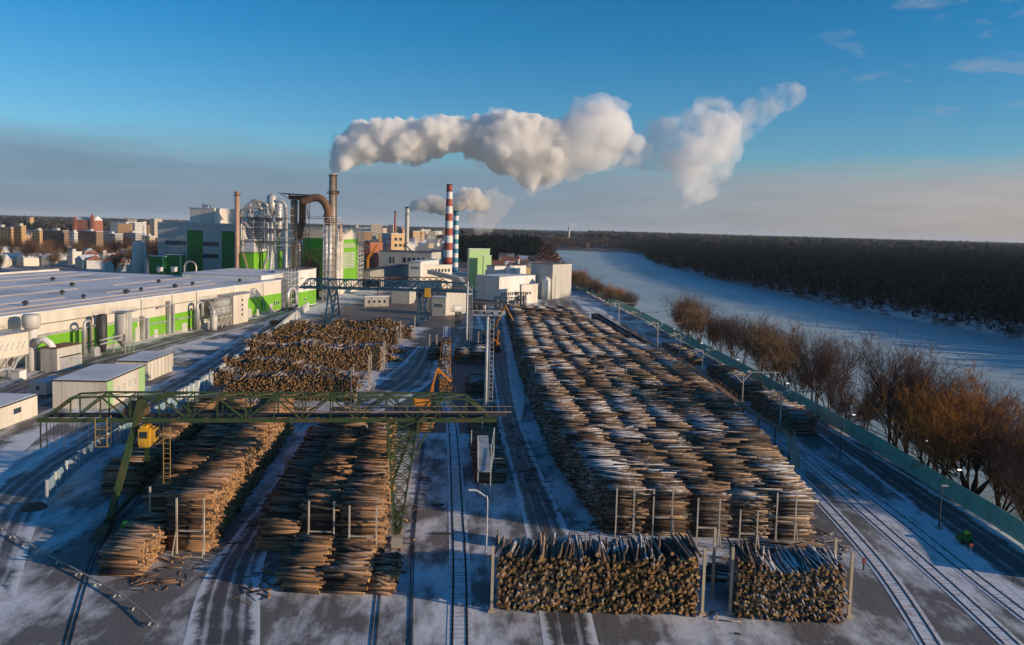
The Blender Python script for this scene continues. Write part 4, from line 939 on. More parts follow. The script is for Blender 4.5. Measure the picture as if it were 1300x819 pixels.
# main chimney
mc = empty('steaming_chimney', P(423, 381, 436), 'tall weathered steel chimney giving off the great white plume', 'chimney', None); p = P(423, 222, 436)
part(mc, 'shaft', 'chimney_skin', lambda a: a.tube((p.x, 436, 0), (p.x, 436, p.z), 2.5, 2.15, 24), True)
for v in (246, 283): part(mc, 'ring_platform', 'rust', lambda a: (lambda z: a.tube((p.x, 436, z), (p.x, 436, z+0.5), 3.4, n=20) and a.tube((p.x, 436, z+1.4), (p.x, 436, z+1.55), 3.4, n=20))(P(423, v, 436).z))
part(mc, 'stain_band', 'rust', lambda a: a.tube((p.x, 436, p.z-0.9), (p.x, 436, p.z+0.1), 2.32, n=24)); part(mc, 'sampling_box', 'dark', lambda a: a.box(p.x+2.2, p.x+3.4, 435, 437, p.z-10.5, p.z-9))
part(mc, 'ladder', 'dark', lambda a: a.bar((p.x+2.6, 434.4, 10), (p.x+2.3, 434.4, p.z), 0.35))
# left thin rusty chimney
lc = empty('rusty_chimney', P(301, 345, 420), 'slender rust streaked chimney left of the cyclone tower', 'chimney', None); p = P(301, 243, 420)
part(lc, 'shaft', 'rust2', lambda a: a.tube((p.x, 420, 0), (p.x, 420, p.z), 1.35, 1.25, 20), True) if False else None
M['rust2'] = mat('streaked_chimney_paint', (0.42, 0.27, 0.2), 0.7, 0.1, var=0.25, scale=0.4, dirt=(0.2, 0.08, 0.05), dscale=0.25)
part(lc, 'shaft', 'rust2', lambda a: a.tube((p.x, 420, 0), (p.x, 420, p.z), 1.35, 1.25, 20), True)
part(lc, 'collar', 'dark', lambda a: a.tube((p.x, 420, p.z-2.2), (p.x, 420, p.z-1.9), 2.1, n=16)); part(lc, 'handrail', 'dark', lambda a: a.tube((p.x, 420, p.z-1.0), (p.x, 420, p.z-0.85), 2.1, n=16))
# block right of main chimney
t, f, wl, wr_, zt = blk('chimney_block', 'cream block with a light green side and grey louvres right of the main chimney', 'factory', 385, 427, 455, 290, 462, 'cream')
sheet(t, 'green_panel', 'dgreen', f, 'y', 0, -wl, -3, 2, zt-6); sheet(t, 'green_panel', 'green', f, 'x', 0, wr_*0.32, wr_*0.97, 7, zt-6.5)
for z0_, z1_, y1 in ((zt-11.5, zt-9, 0.82), (zt-24, zt-14.5, 0.82)):
    part(t, 'louvre', 'greyclad', lambda a: [f.box(a, 0.12, 0.4, wr_*0.05, wr_*y1, z, z+0.55) for z in np.arange(z0_, z1_, 0.9)])
part(t, 'pipe_rack', 'white_steel', lambda a: [a.bar(f(1.5, wr_+y, 0), f(1.5, wr_+y, zt+1), 0.3) for y in (-3, 0, 3, 6)]+[a.bar(f(1.5, wr_-3, z), f(1.5, wr_+6, z+1.2), 0.22) for z in np.arange(3, zt, 2.2)]+[a.bar(f(1.5, wr_-3, z), f(1.5, wr_+6, z), 0.3) for z in np.arange(2, zt, 3.1)])
part(t, 'vent_stub', 'rust2', lambda a: a.tube(f(2, 2, zt-8), f(2, 2, zt+3), 0.9, n=12))

# powerhouse and mid distance group
def simple(name, label, cat, u0, u1, u2, vt, Y, wall, roof='roofsnow', wins=(), group=None, z0=0):
    t, f, wl, wr_, zt = blk(name, label, cat, u0, u1, u2, vt, Y, wall, roof, z0=z0, group=group)
    for side, a0, a1, d0, d1, n in wins:
        L = wl if side == 'y' else wr_
        if side == 'y': windows(t, f, 'y', 0, -wl*(1-a0), -wl*(1-a1), zt-d1, zt-d0, n, 0.6)
        else: windows(t, f, 'x', 0, wr_*a0, wr_*a1, zt-d1, zt-d0, n, 0.6)
    return t, f, wl, wr_, zt
NX0, NY0 = NX, NY
NX, NY = Vector((0.8, -0.6, 0)), Vector((0.6, 0.8, 0))   # the power house stands at another angle
def blk2(*a, **k):
    return blk(*a, **k)
_b = blk
def blk(name, label, cat, u0, u1, u2, vt, Y, wall, roof='roofsnow', z0=0.0, group=None, vb=None, ang=None):
    ang = R(-9.3) if ang is None else ang
    nx_, ny_ = Vector((math.cos(ang), math.sin(ang), 0)), Vector((-math.sin(ang), math.cos(ang), 0))
    c = P(u1, vt, Y); wl = grow(c, -nx_, u0); wr_ = grow(c, ny_, u2, 0, 260)
    f = Fr((c.x, c.y), ang); t = empty(name, (c.x, c.y, 0), label, cat, group)
    if vb: z0 = P(u1, vb, Y).z
    fbox(t, 'wall', wall, f, -wl, 0, 0, wr_, z0, c.z); a = MB(); f.box(a, -wl-0.3, 0.3, -0.3, wr_+0.3, c.z, c.z+0.35); a.build('roof', roof, t)
    return t, f, wl, wr_, c.z
NX, NY = NX0, NY0
def simple(name, label, cat, u0, u1, u2, vt, Y, wall, roof='roofsnow', wins=(), group=None, z0=0, ang=None):
    t, f, wl, wr_, zt = blk(name, label, cat, u0, u1, u2, vt, Y, wall, roof, z0=z0, group=group, ang=ang)
    for side, a0, a1, d0, d1, n in wins:
        if side == 'y': windows(t, f, 'y', 0, -wl*(1-a0), -wl*(1-a1), zt-d1, zt-d0, n, 0.6)
        else: windows(t, f, 'x', 0, wr_*a0, wr_*a1, zt-d1, zt-d0, n, 0.6)
    return t, f, wl, wr_, zt
t, f, wl, wr_, zt = simple('power_house', 'tall power house with a yellow brick face and pale side walls', 'power house', 485, 497, 514, 297, 640, 'ybrick', wins=(('x', 0.15, 0.85, 3, 5.5, 2), ('x', 0.15, 0.85, 8, 10.5, 2), ('x', 0.15, 0.85, 17, 19.5, 2)), ang=R(-35))
sheet(t, 'side_wall', 'greyclad', f, 'y', 0, -wl, 0, 0, zt-0.2); sheet(t, 'brick_band', 'brick', f, 'x', 0, 0.5, wr_-0.5, zt-15, zt-13.4)
for k_ in range(3): windows(t, f, 'y', -0.12, -3.2, -1.2, zt-5-5*k_, zt-3-5*k_, 1, 0.7)
part(t, 'chute', 'greyclad', lambda a: a.bar(f(2, wr_, zt-8), f(6, wr_+14, 14), 3, 2.4))
simple('boiler_annex', 'low grey annex with dark window openings below the power house', 'factory', 481, 548, 560, 321, 590, 'greyclad', 'roofdark', (('y', 0.2, 0.32, 4, 9, 2), ('y', 0.45, 0.9, 4, 8, 5)))
simple('pale_workshop', 'pale stepped workshop right of the boiler annex', 'workshop', 519, 534, 560, 333, 520, 'white', 'roofsnow', (('y', 0.2, 0.9, 3, 4.6, 4),))
simple('long_shed', 'long low pale shed with a small row of windows before the striped chimney', 'shed', 534, 535, 574, 337, 524, 'cream', 'roofsnow', (('x', 0.3, 0.95, 2.5, 4.5, 6),), ang=R(-50))
simple('gabled_office', 'small cream building with two windows beside the striped chimney', 'office', 545, 546, 556, 322, 660, 'cream', 'roofsnow', (('x', 0.1, 0.9, 3, 7, 2),), ang=R(-50))
simple('brick_shed', 'dark reddish shed between the chimney block and the power house', 'shed', 455, 470, 486, 308, 610, 'brick', 'roofdark', (('y', 0.2, 0.9, 3, 4.5, 3),))
simple('dim_warehouse', 'low brown warehouse standing in shade behind the blue crane', 'warehouse', 452, 470, 526, 344, 500, 'concrete', 'roofdark')
t, f, wl, wr_, zt = simple('gate_office', 'low dark office with four white framed windows behind the upper log stacks', 'office', 462, 463, 494, 377, 400, 'concrete', 'roofsnow', (), ang=R(-60))
windows(t, f, 'x', 0, 1, wr_-1, 1.6, 3.4, 4, 0.45, 'glass')
simple('tarpaulin_shed', 'pale blue sheeted shed behind the blue crane girder', 'shed', 497, 520, 528, 368, 420, 'greyclad', 'roofsnow')
t, f, wl, wr_, zt = simple('pale_green_tower', 'plain pale green block standing before the dark wood', 'factory', 594, 596, 622, 316, 560, 'pgreen', 'roofsnow', (), ang=R(-62))
sheet(t, 'side_wall', 'greyclad', f, 'y', 0, -wl, 0, 0, zt-0.1)
simple('pale_green_annex', 'lower pale green annex joined to the pale green block', 'factory', 613, 614, 624, 325, 556, 'pgreen', 'roofsnow', (('x', 0.2, 0.9, 10, 14, 2),), ang=R(-62))
t, f, wl, wr_, zt = simple('chip_store', 'big plain beige chip store hall on the river side', 'hall', 674, 702, 726, 336, 474, 'greyclad', 'roofdark', (), ang=R(-32))
simple('white_hall', 'wide white hall with a row of small windows behind the loader', 'hall', 604, 634, 681, 352, 452, 'white', 'roofsnow', (('x', 0.05, 0.5, 9, 11, 8), ('x', 0.75, 0.95, 7, 8.5, 2)), ang=R(-40))
simple('white_hall_extension', 'higher white hall with a sloping roof line behind the wide white hall', 'hall', 618, 628, 668, 338, 490, 'white', 'roofdark', (), ang=R(-40))
simple('pump_building', 'cream flat building with a brown base beside the chip store', 'outbuilding', 660, 662, 683, 362, 440, 'cream', 'roofsnow', (('x', 0.3, 0.6, 4, 5.5, 2),), ang=R(-40))
simple('box_workshop', 'pale pink beige workshop with a mono pitch roof left of the floodlight mast', 'workshop', 566, 567, 592, 371, 372, 'cream', 'roofsnow', (), ang=R(-62))
simple('blue_workshop', 'blue grey low workshop with windows beside the pale workshop', 'workshop', 549, 566, 570, 378, 368, 'greyclad', 'roofsnow', (('y', 0.2, 0.8, 3, 4.5, 3),))
t, f, wl, wr_, zt = simple('loading_cabin', 'small white cabin on dark legs with a platform near the log train', 'cabin', 576, 577, 586, 389, 345, 'white', 'roofsnow', (('x', 0.35, 0.65, 2, 3.2, 1),), z0=5.0, ang=R(-60))
part(t, 'platform', 'white_steel', lambda a: platform(a, f, -wl-1, 1.5, -1, wr_+1, 4.9)); part(t, 'leg', 'dark', lambda a: f.box(a, -wl+0.5, 0, 0.6, 3, 0, 4.7)); part(t, 'leg', 'dark', lambda a: f.box(a, -wl+0.5, 0, wr_-3, wr_, 0, 4.7))
for i, (u, v, r, h, lab) in enumerate(((647, 374, 3.2, 17, 'white silo between the hall and the loader arm'), (693, 380, 2.6, 12, 'short cream tank beside the chip store'), (700, 379, 2.4, 15, 'slim cream tank against the chip store'))):
    p = G(u, v); s_ = empty('white_silo', p, lab, 'silo', 'white silos'); part(s_, 'drum', 'white', lambda a: a.lathe(p, [(0, r), (h, r), (h+1.8, 0.5)], 22), True); part(s_, 'ladder', 'galv', lambda a: [a.bar((p.x+r*0.5, p.y-r-0.4, 0), (p.x+r*0.5, p.y-r-0.4, h), 0.2), a.bar((p.x+r*0.5+0.8, p.y-r-0.4, 0), (p.x+r*0.5+0.8, p.y-r-0.4, h), 0.2)])
# pipework frames near the white hall
for u0, u1, vt, Y, lab in ((628, 656, 378, 400, 'dark open pipe frame below the white hall'), (655, 668, 372, 402, 'small dark pipe frame right of the loader arm'), (590, 615, 386, 396, 'low dark pipe rack beside the blue workshop')):
    t = empty('pipework', P(u0, vt, Y), lab, 'pipework', 'pipe frames by the white hall'); frame3(t, 'frame', 'dark', u0, u1, vt, Y, 6, 3, 0, 0.4, nb=4)
    for k_ in range(3): part(t, 'tank', 'galv', lambda a: (lambda p: a.lathe((p.x, p.y+3, 0), [(0, 1.5), (p.z*0.7, 1.5), (p.z*0.7+0.8, 0.4)], 14))(P(u0+3+(u1-u0-5)*k_/2, vt, Y)), True)
# conveyor bridge behind the blue crane
cvb = empty('conveyor_bridge', P(520, 352, 470), 'long pale conveyor bridge sloping down from the workshop', 'conveyor')
part(cvb, 'gallery', 'greyclad', lambda a: (a.bar(P(545, 345, 470), P(585, 355, 440), 2.6, 2.4), a.bar(P(585, 355, 440), P(597, 372, 420), 2.4, 2.2)))
part(cvb, 'truss', 'rust', lambda a: [a.bar(P(470+i*8, 352, 470), P(478+i*8, 357, 470), 0.4) for i in range(12)]+[a.bar(P(470+i*8, 357, 470), P(478+i*8, 352, 470), 0.4) for i in range(12)]+[a.bar(P(470, 352, 470), P(568, 352, 470), 0.5), a.bar(P(470, 357, 470), P(568, 357, 470), 0.5)])
for u in (480, 520, 556): part(cvb, 'leg', 'rust', lambda a: a.bar((P(u, 357, 470).x, 470, 0), P(u, 357, 470), 0.7))

# far chimneys ---------------------------------------------------------------
def striped(name, u, vt, Y, r0, r1, mats, n, label, cap='dark'):
    p = P(u, vt, Y); t = empty(name, (p.x, Y, 0), label, 'chimney')
    for i in range(n):
        z0_, z1_ = p.z*i/n, p.z*(i+1)/n; ra = r0+(r1-r0)*i/n; rb = r0+(r1-r0)*(i+1)/n
        part(t, 'band', mats[(n-1-i) % len(mats)], lambda a: a.tube((p.x, Y, z0_), (p.x, Y, z1_), ra, rb, 24, caps=(i in (0, n-1))), True)
    part(t, 'rim', cap, lambda a: a.tube((p.x, Y, p.z-1.2), (p.x, Y, p.z+0.2), r1*1.12, n=20)); return t
t = striped('striped_chimney', 570.8, 234, 875, 5.6, 3.0, ('red', 'wpaint'), 11, 'tallest chimney, banded red and white')
part(t, 'gallery', 'dark', lambda a: (lambda p: a.tube((p.x, 875, p.z-8), (p.x, 875, p.z-7.6), 4.3, n=18))(P(570.8, 234, 875)))
striped('striped_chimney', 579.2, 268, 737, 2.9, 2.4, ('tealpaint', 'wpaint'), 13, 'shorter chimney banded blue and white')
striped('grey_chimney', 517.2, 263, 700, 2.0, 1.7, ('greyclad',), 8, 'slender grey chimney behind the power house trailing the small plume', 'dark')
striped('red_chimney', 501.8, 268, 700, 0.9, 0.75, ('red',), 3, 'thin dark red pipe chimney on the power house')
striped('far_chimney', 722.5, 288, 3300, 5, 4, ('greyclad',), 1, 'tiny chimney far up the river with a puff of steam')
striped('small_striped_post', 658.5, 323, 620, 0.8, 0.7, ('red', 'wpaint'), 6, 'short red and white post chimney before the wood')

# fences ---------------------------------------------------------------------
def board_fence(name, pts, h, m, label, cat='fence', step=3.0, posts='white_steel', panels=True, th=0.1, ph=0.15, gap=0.0):
    ps = smooth_pts(pts, step); t = empty(name, ps[0], label, cat)
    segs = list(zip(ps, ps[1:])); nmax = 95; grp = max(1, math.ceil(len(segs)/nmax))
    pan = MB()
    for p, q in segs:
        d = (q-p); n = Vector((d.y, -d.x, 0)).normalized(); pan.hexa(p+d*gap-n*th/2+Vector((0, 0, 0.15)), d*(1-2*gap), n*th, Vector((0, 0, h-0.15)))
    pan.build('panel', m, t)
    for i in range(0, len(ps), grp):
        p = ps[i]; a = MB(); a.box(p.x-ph, p.x+ph, p.y-ph, p.y+ph, 0, h+0.2); a.build('post', posts, t)
    return t
board_fence('board_fence', [G(60, 636), G(100, 596), G(152, 562), G(182, 545), G(225, 517)], 3.0, 'bluefence', 'blue grey board fence between the access road and the near left stacks', step=5)
board_fence('board_fence', [G(228, 515), G(258, 497), G(300, 466), G(345, 432), G(372, 408), G(391, 393)], 3.4, 'bluefence', 'board fence with alternating pale posts beside the upper left stacks', step=3.0, ph=0.45)
board_fence('green_fence', [G(1345, 740), G(1300, 694), G(1173, 614), G(1100, 567), G(1000, 509), G(940, 474), G(860, 430), G(795, 394), G(727, 362)], 3.3, 'greenfence', 'long green mesh fence between the riverside road and the trees', step=4.2, posts='greenfence', ph=0.06)
# kerb with short white bollards, lower left
kb = empty('bollard_kerb', G(0, 672), 'low kerb rail on pairs of white stub legs at the lower left', 'kerb rail')
kp = smooth_pts([G(-40, 640), G(0, 672), G(50, 703), G(100, 730), G(160, 765), G(200, 800)], 2.0)
a = MB(); sweep(a, kp, 0.16, 0.14, 0.42); a.build('rail', 'concrete', kb)
for i, p in enumerate(kp[::2]): part(kb, 'leg', 'wpaint', lambda a: [a.bar(p+Vector((dx, dx*0.3, 0)), p+Vector((dx*0.25, 0, 0.44)), 0.12) for dx in (-0.32, 0.32)])

# green gantry crane -----------------------------------------------------------
gc = empty('gantry_crane', (-52, 105, 0), 'dark green lattice gantry crane spanning the near log stacks', 'gantry crane')
YA, YB, ZB, ZT = 106.6, 109.6, 14.2, 17.5
xl, xr = P(60, 528, 106.6).x, P(630, 530, 106.6).x
def truss(a, y, x0, x1, zb, zt, n, w=0.22, taper=2):
    X = [x0+(x1-x0)*i/n for i in range(n+1)]
    top = [zb if i in (0, n) else (zb+(zt-zb)*0.93 if (i in (1, n-1) and taper > 1) else zt) for i in range(n+1)]
    a.bar((X[0]-0.5, y, zb), (X[-1]+0.5, y, zb), w*1.7, w*2.4)
    for i in range(n):
        a.bar((X[i], y, top[i]), (X[i+1], y, top[i+1]), w*1.1)
        if 0 < i: a.bar((X[i], y, zb), (X[i], y, top[i]), w*0.7)
        if i % 2: a.bar((X[i], y, zb), (X[i+1], y, top[i+1]), w*0.9)
        else: a.bar((X[i], y, top[i]), (X[i+1], y, zb), w*0.9)
    return X, top
a = MB(); X, top = truss(a, YA, xl, xr, ZB, ZT, 16); a.build('near_girder', 'green_steel', gc)
a = MB(); truss(a, YB, xl, xr, ZB, ZT, 16); a.build('far_girder', 'green_steel', gc)
a = MB()
for i, x in enumerate(X):
    a.bar((x, YA, ZB), (x, YB, ZB), 0.18); a.bar((x, YA, top[i]), (x, YB, top[i]), 0.14)
    if i < len(X)-1: a.bar((x, YA, top[i]), (X[i+1], YB, top[i+1]), 0.1); a.bar((x, YA, ZB), (X[i+1], YB, ZB), 0.1)
a.build('bracing', 'green_steel', gc)
part(gc, 'trolley_rail', 'dark', lambda a: (a.bar((xl, 108.2, ZB+0.35), (xr+2.2, 108.2, ZB+0.35), 0.35), a.bar((xl, 108.9, ZB+0.35), (xr+2.2, 108.9, ZB+0.35), 0.3)))
part(gc, 'catwalk', 'ridge', lambda a: (a.box(-30, xr+2.6, 105.9, 106.4, ZB+1.3, ZB+1.4), [a.bar((x, 105.9, ZB+1.4), (x, 105.9, ZB+2.2), 0.05) for x in np.arange(-30, xr+2, 2.0)], a.bar((-30, 105.9, ZB+2.2), (xr+2.6, 105.9, ZB+2.2), 0.06)))
# solid left leg, near and far member
part(gc, 'leg', 'green_steel', lambda a: a.bar((-53.8, 104.2, 1.0), (-50.9, 106.4, ZB), 0.78, 0.8))
part(gc, 'leg', 'green_steel', lambda a: a.bar((-54.6, 121.0, 1.0), (-50.6, 110, ZB), 0.6, 0.6))
part(gc, 'sill_beam', 'green_steel', lambda a: a.bar((-53.8, 103.2, 1.1), (-54.7, 122.4, 1.1), 0.6, 0.7))
part(gc, 'gusset', 'green_steel', lambda a: (a.bar((-50.2, 107, ZB+3.0), (-51.2, 107, ZB-0.4), 1.1, 1.0), a.bar((-50, 106.2, ZT), (-44, 106.4, ZT+0.6), 0.25)))
for x, y in ((-53.8, 103.6), (-54.7, 121.8)):
    part(gc, 'bogie', 'dark', lambda a: (a.box(x-0.5, x+0.5, y-1.6, y+1.6, 0.35, 1.1), [a.tube((x-0.2, y+dy, 0.45), (x+0.2, y+dy, 0.45), 0.4, n=12) for dy in (-1, 1)]))
# lattice right leg, wide at the top, one near and one far member
def lattice_leg(parent, foot, tl, tr, dy, n=9):
    a = MB(); cs = [Vector((foot[0]-0.35, foot[1]-0.3, 1)), Vector((foot[0]+0.35, foot[1]-0.3, 1)), Vector((foot[0]+0.35, foot[1]+0.3, 1)), Vector((foot[0]-0.35, foot[1]+0.3, 1))]
    ts_ = [Vector((tl, dy, ZB+0.1)), Vector((tr, dy, ZB+0.1)), Vector((tr, dy+1.6, ZB+0.1)), Vector((tl, dy+1.6, ZB+0.1))]
    for c, t_ in zip(cs, ts_): a.bar(c, t_, 0.2)
    for i in range(n):
        for k_ in range(4):
            c0, c1 = cs[k_], cs[(k_+1) % 4]; t0_, t1_ = ts_[k_], ts_[(k_+1) % 4]
            a.bar(c0.lerp(t0_, i/n), c1.lerp(t1_, (i+1)/n) if i % 2 else c1.lerp(t1_, (i+1)/n), 0.1); a.bar(c1.lerp(t1_, i/n), c0.lerp(t0_, (i+1)/n), 0.1); a.bar(c0.lerp(t0_, i/n), c1.lerp(t1_, i/n), 0.1)
    return a.build('leg', 'green_steel', parent)
lattice_leg(gc, (-15.0, 97.6), -16.8, -12.4, 106.2); lattice_leg(gc, (-16.8, 117.6), -16.9, -12.4, 108.8)
part(gc, 'bracket', 'green_steel', lambda a: (a.bar((-12.4, 106.2, ZB), (-8.8, 106.2, ZT), 0.2), a.bar((-16.8, 106.2, ZB+2), (-9, 106.2, ZT-0.2), 0.16), a.bar((-12.4, 106.2, ZB), (-12.4, 106.2, ZB-5), 0.2), a.bar((-12.4, 106, ZB-4), (-9.4, 106.2, ZT-1.4), 0.2)))
part(gc, 'sill_beam', 'green_steel', lambda a: a.bar((-15.0, 96.6, 1.0), (-16.6, 118.6, 1.0), 0.5, 0.5))
for x, y in ((-14.95, 97.0), (-16.5, 117.8)):
    part(gc, 'bogie', 'yellow', lambda a: (a.box(x-0.5, x+0.5, y-1.6, y+1.6, 0.35, 1.2), [a.tube((x-0.25, y+dy, 0.45), (x+0.25, y+dy, 0.45), 0.4, n=12) for dy in (-1, 1)]))
part(gc, 'counterweight', 'concrete', lambda a: a.box(-15.6, -14.2, 94.8, 95.8, 0.35, 1.7))
cbn = part(gc, 'operator_cab', 'yellow', lambda a: (a.box(-50.4, -48.9, 105.4, 107.4, 11.2, 13.3), a.box(-50.1, -49.3, 105.3, 107.5, 13.3, 13.7), a.box(-48.9, -48.3, 105.6, 107.3, 11.4, 13.1), a.add([(-50.3, 105.5, 10.7), (-49.0, 105.5, 10.7), (-49.0, 107.3, 10.7), (-50.3, 107.3, 10.7), (-50.4, 105.4, 11.19), (-48.9, 105.4, 11.19), (-48.9, 107.4, 11.19), (-50.4, 107.4, 11.19)], [(3, 2, 1, 0), (4, 5, 6, 7), (0, 1, 5, 4), (1, 2, 6, 5), (2, 3, 7, 6), (3, 0, 4, 7)])))
a = MB(); a.box(-48.3, -48.24, 105.8, 107.1, 11.9, 12.9); a.build('window', 'glass', cbn); a = MB(); a.box(-50.2, -49.2, 105.34, 105.38, 12.0, 12.9); a.build('window', 'glass', cbn)
part(gc, 'cab_stair', 'oldyellow', lambda a: [a.bar((-48.2, 105.8, 11.0), (-46.0, 105.8, 12.6), 0.08), a.bar((-48.2, 105.8, 11.8), (-46.0, 105.8, 13.4), 0.06)]+[a.bar((x, 106.4, 5.0), (x, 106.4, 13.4), 0.09) for x in (-47.4, -46.5)]+[a.bar((-47.4, 106.4, z), (-46.5, 106.4, z), 0.06) for z in np.arange(5.4, 13.2, 0.7)])
part(gc, 'trolley', 'rust', lambda a: (a.box(-53, -50, 107.2, 109.0, ZB+0.55, ZB+1.5), a.box(-52.4, -51, 107.5, 108.8, ZB+1.5, ZB+2.3)))
part(gc, 'trolley_cage', 'oldyellow', lambda a: [a.bar((x, y, ZB-3.4), (x, y, ZB+0.6), 0.1) for x in (-56.0, -54.5) for y in (105.6, 107.0)]+[a.bar((-56.0, y, z), (-54.5, y, z), 0.08) for y in (105.6, 107.0) for z in (ZB-3.4, ZB-2.2, ZB-1)]+[a.bar((x, 105.6, z), (x, 107.0, z), 0.08) for x in (-56.0, -54.5) for z in (ZB-3.4, ZB-2.2, ZB-1)])
part(gc, 'cage_floor', 'dark', lambda a: a.box(-56.0, -54.5, 105.6, 107.0, ZB-3.5, ZB-3.35))
for i in range(16):
    x = xl+0.8+i*0.98; part(gc, 'festoon_cable', 'dark', lambda a: a.path([(x, 106.3, ZB-0.3), (x+0.06, 106.3, ZB-2.2-(i % 3)*0.4), (x+0.28, 106.3, ZB-3.0-(i % 3)*0.4), (x+0.5, 106.3, ZB-2.2-(i % 3)*0.4), (x+0.56, 106.3, ZB-0.3)], 0.05, 5))
part(gc, 'end_frame', 'dark', lambda a: (a.bar((xl, 106.5, ZB), (xl, 106.5, ZB-3.8), 0.16), a.bar((xl+0.8, 106.5, ZB), (xl+0.8, 106.5, ZB-3.8), 0.1)))

bpy.context.view_layer.update(); gc.rotation_euler.z = R(6.6)
# blue gantry crane in the middle distance
bc = empty('blue_gantry_crane', (-70, 330, 0), 'blue lattice gantry crane spanning the upper stacks', 'gantry crane')
pL, pR = P(381, 362, 335), P(604, 364, 335); zb, zt = P(490, 368, 335).z, P(490, 357, 335).z
for y, nm in ((335, 'near_girder'), (340, 'far_girder')):
    a = MB(); truss(a, y, pL.x, pR.x, zb, zt, 24, 0.35, 1); a.build(nm, 'blue_steel', bc)
part(bc, 'bracing', 'blue_steel', lambda a: [a.bar((pL.x+(pR.x-pL.x)*i/24, 335, zz), (pL.x+(pR.x-pL.x)*i/24, 340, zz), 0.25) for i in range(25) for zz in (zb, zt)])
for u, lab in ((422, 0), (537, 1)):
    pt = P(u, 366, 336)
    for dy in (-8, 8):
        part(bc, 'leg', 'blue_steel', lambda a: (a.bar((pt.x-1.4, 337+dy, 0.8), (pt.x-1.6, 337, zb), 0.6), a.bar((pt.x+1.4, 337+dy, 0.8), (pt.x+1.6, 337, zb), 0.6), [a.bar((pt.x-1.4, 337+dy*(1-i/6), 0.8+(zb-.8)*i/6), (pt.x+1.4, 337+dy*(1-(i+1)/6), 0.8+(zb-.8)*(i+1)/6), 0.3) for i in range(6)]))
    part(bc, 'sill_beam', 'blue_steel', lambda a: a.box(pt.x-0.6, pt.x+0.6, 328, 346, 0.3, 1.2))
part(bc, 'operator_cab', 'yellow', lambda a: (lambda p: a.box(p.x-1.2, p.x+1.2, 334, 336.5, p.z-2.4, p.z+1.4))(P(543, 370, 335)))
part(bc, 'hoist_rope', 'white_steel', lambda a: [a.bar(P(541+i*3, 372, 336), P(541.5+i, 392, 336), 0.14) for i in (0, 1)]); part(bc, 'grab', 'dark', lambda a: (lambda p: a.lathe((p.x, p.y, p.z-2), [(0, 0.3), (1, 1.2), (2.2, 0.9)], 8))(P(542, 393, 336)))
part(bc, 'machine_house', 'dark', lambda a: (lambda p: a.box(p.x-3.5, p.x+3.5, 335.5, 339.5, p.z-1.5, p.z+1.6))(P(470, 360, 335)))

# orange boom crane behind
ob = empty('orange_boom_crane', P(478, 330, 560), 'orange telescopic boom raised behind the pipe rack', 'crane')
part(ob, 'boom', 'orange', lambda a: a.bar(P(467, 328, 560), P(479, 311, 560), 1.8, 1.6)); part(ob, 'carrier', 'orange', lambda a: (lambda p: (a.box(p.x-5, p.x+3, 558, 562, 0.8, 3.6), a.bar((p.x, 560, 3.6), P(467, 328, 560), 1.5)))(P(467, 340, 560)))
for dx in (-4, -1.5, 2): part(ob, 'wheel', 'tyre', lambda a: (lambda p: a.tube((p.x+dx, 557.4, 0.8), (p.x+dx, 558, 0.8), 0.8, n=12))(P(467, 340, 560)))

# floodlight masts ---------------------------------------------------------------
def mast(x, y, h, label, lamps=True, side=1.5):
    t = empty('floodlight_mast', (x, y, 0), label, 'mast', 'tall floodlight masts')
    part(t, 'pole', 'white_steel', lambda a: a.tube((x, y, 0), (x, y, h), 0.42, 0.3, 10), True)
    part(t, 'ladder', 'white_steel', lambda a: [a.bar((x+side+dx, y-0.3, 0), (x+side*0.85+dx, y-0.3, h-1), 0.09) for dx in (-0.42, 0.42)]+[a.bar((x+side-0.42, y-0.3, z), (x+side+0.42, y-0.3, z), 0.09) for z in np.arange(0.8, h-1, 1.0)])
    part(t, 'ladder_brace', 'white_steel', lambda a: [a.bar((x, y, z), (x+side, y-0.3, z+0.3), 0.09) for z in np.arange(2, h-1, 3)])
    if lamps:
        part(t, 'lamp_frame', 'white_steel', lambda a: (a.box(x-3.2, x+3.2, y-0.5, y+0.5, h-0.3, h-0.1), a.bar((x-3.2, y-0.5, h+0.8), (x+3.2, y-0.5, h+0.8), 0.12), [a.bar((x-3.2+i*0.9, y-0.5, h-0.2), (x-3.2+i*0.9, y-0.5, h+0.8), 0.1) for i in range(8)]))
        for i in range(4): part(t, 'floodlight', 'dark', lambda a: a.box(x-2.8+i*1.7, x-2.2+i*1.7, y-0.9, y-0.5, h+0.1, h+0.6))
    return t
pm = G(616, 530); hm = P(620, 399, pm.y).z; mast(pm.x, pm.y, hm, 'nearest floodlight mast, pale pole with a ladder and a railed lamp frame', side=1.15)
pm = G(592, 440); hm = P(594, 358, pm.y).z; mast(pm.x, pm.y, hm, 'farther floodlight mast, pale pole with a ladder and no lamp frame', False, 1.5)

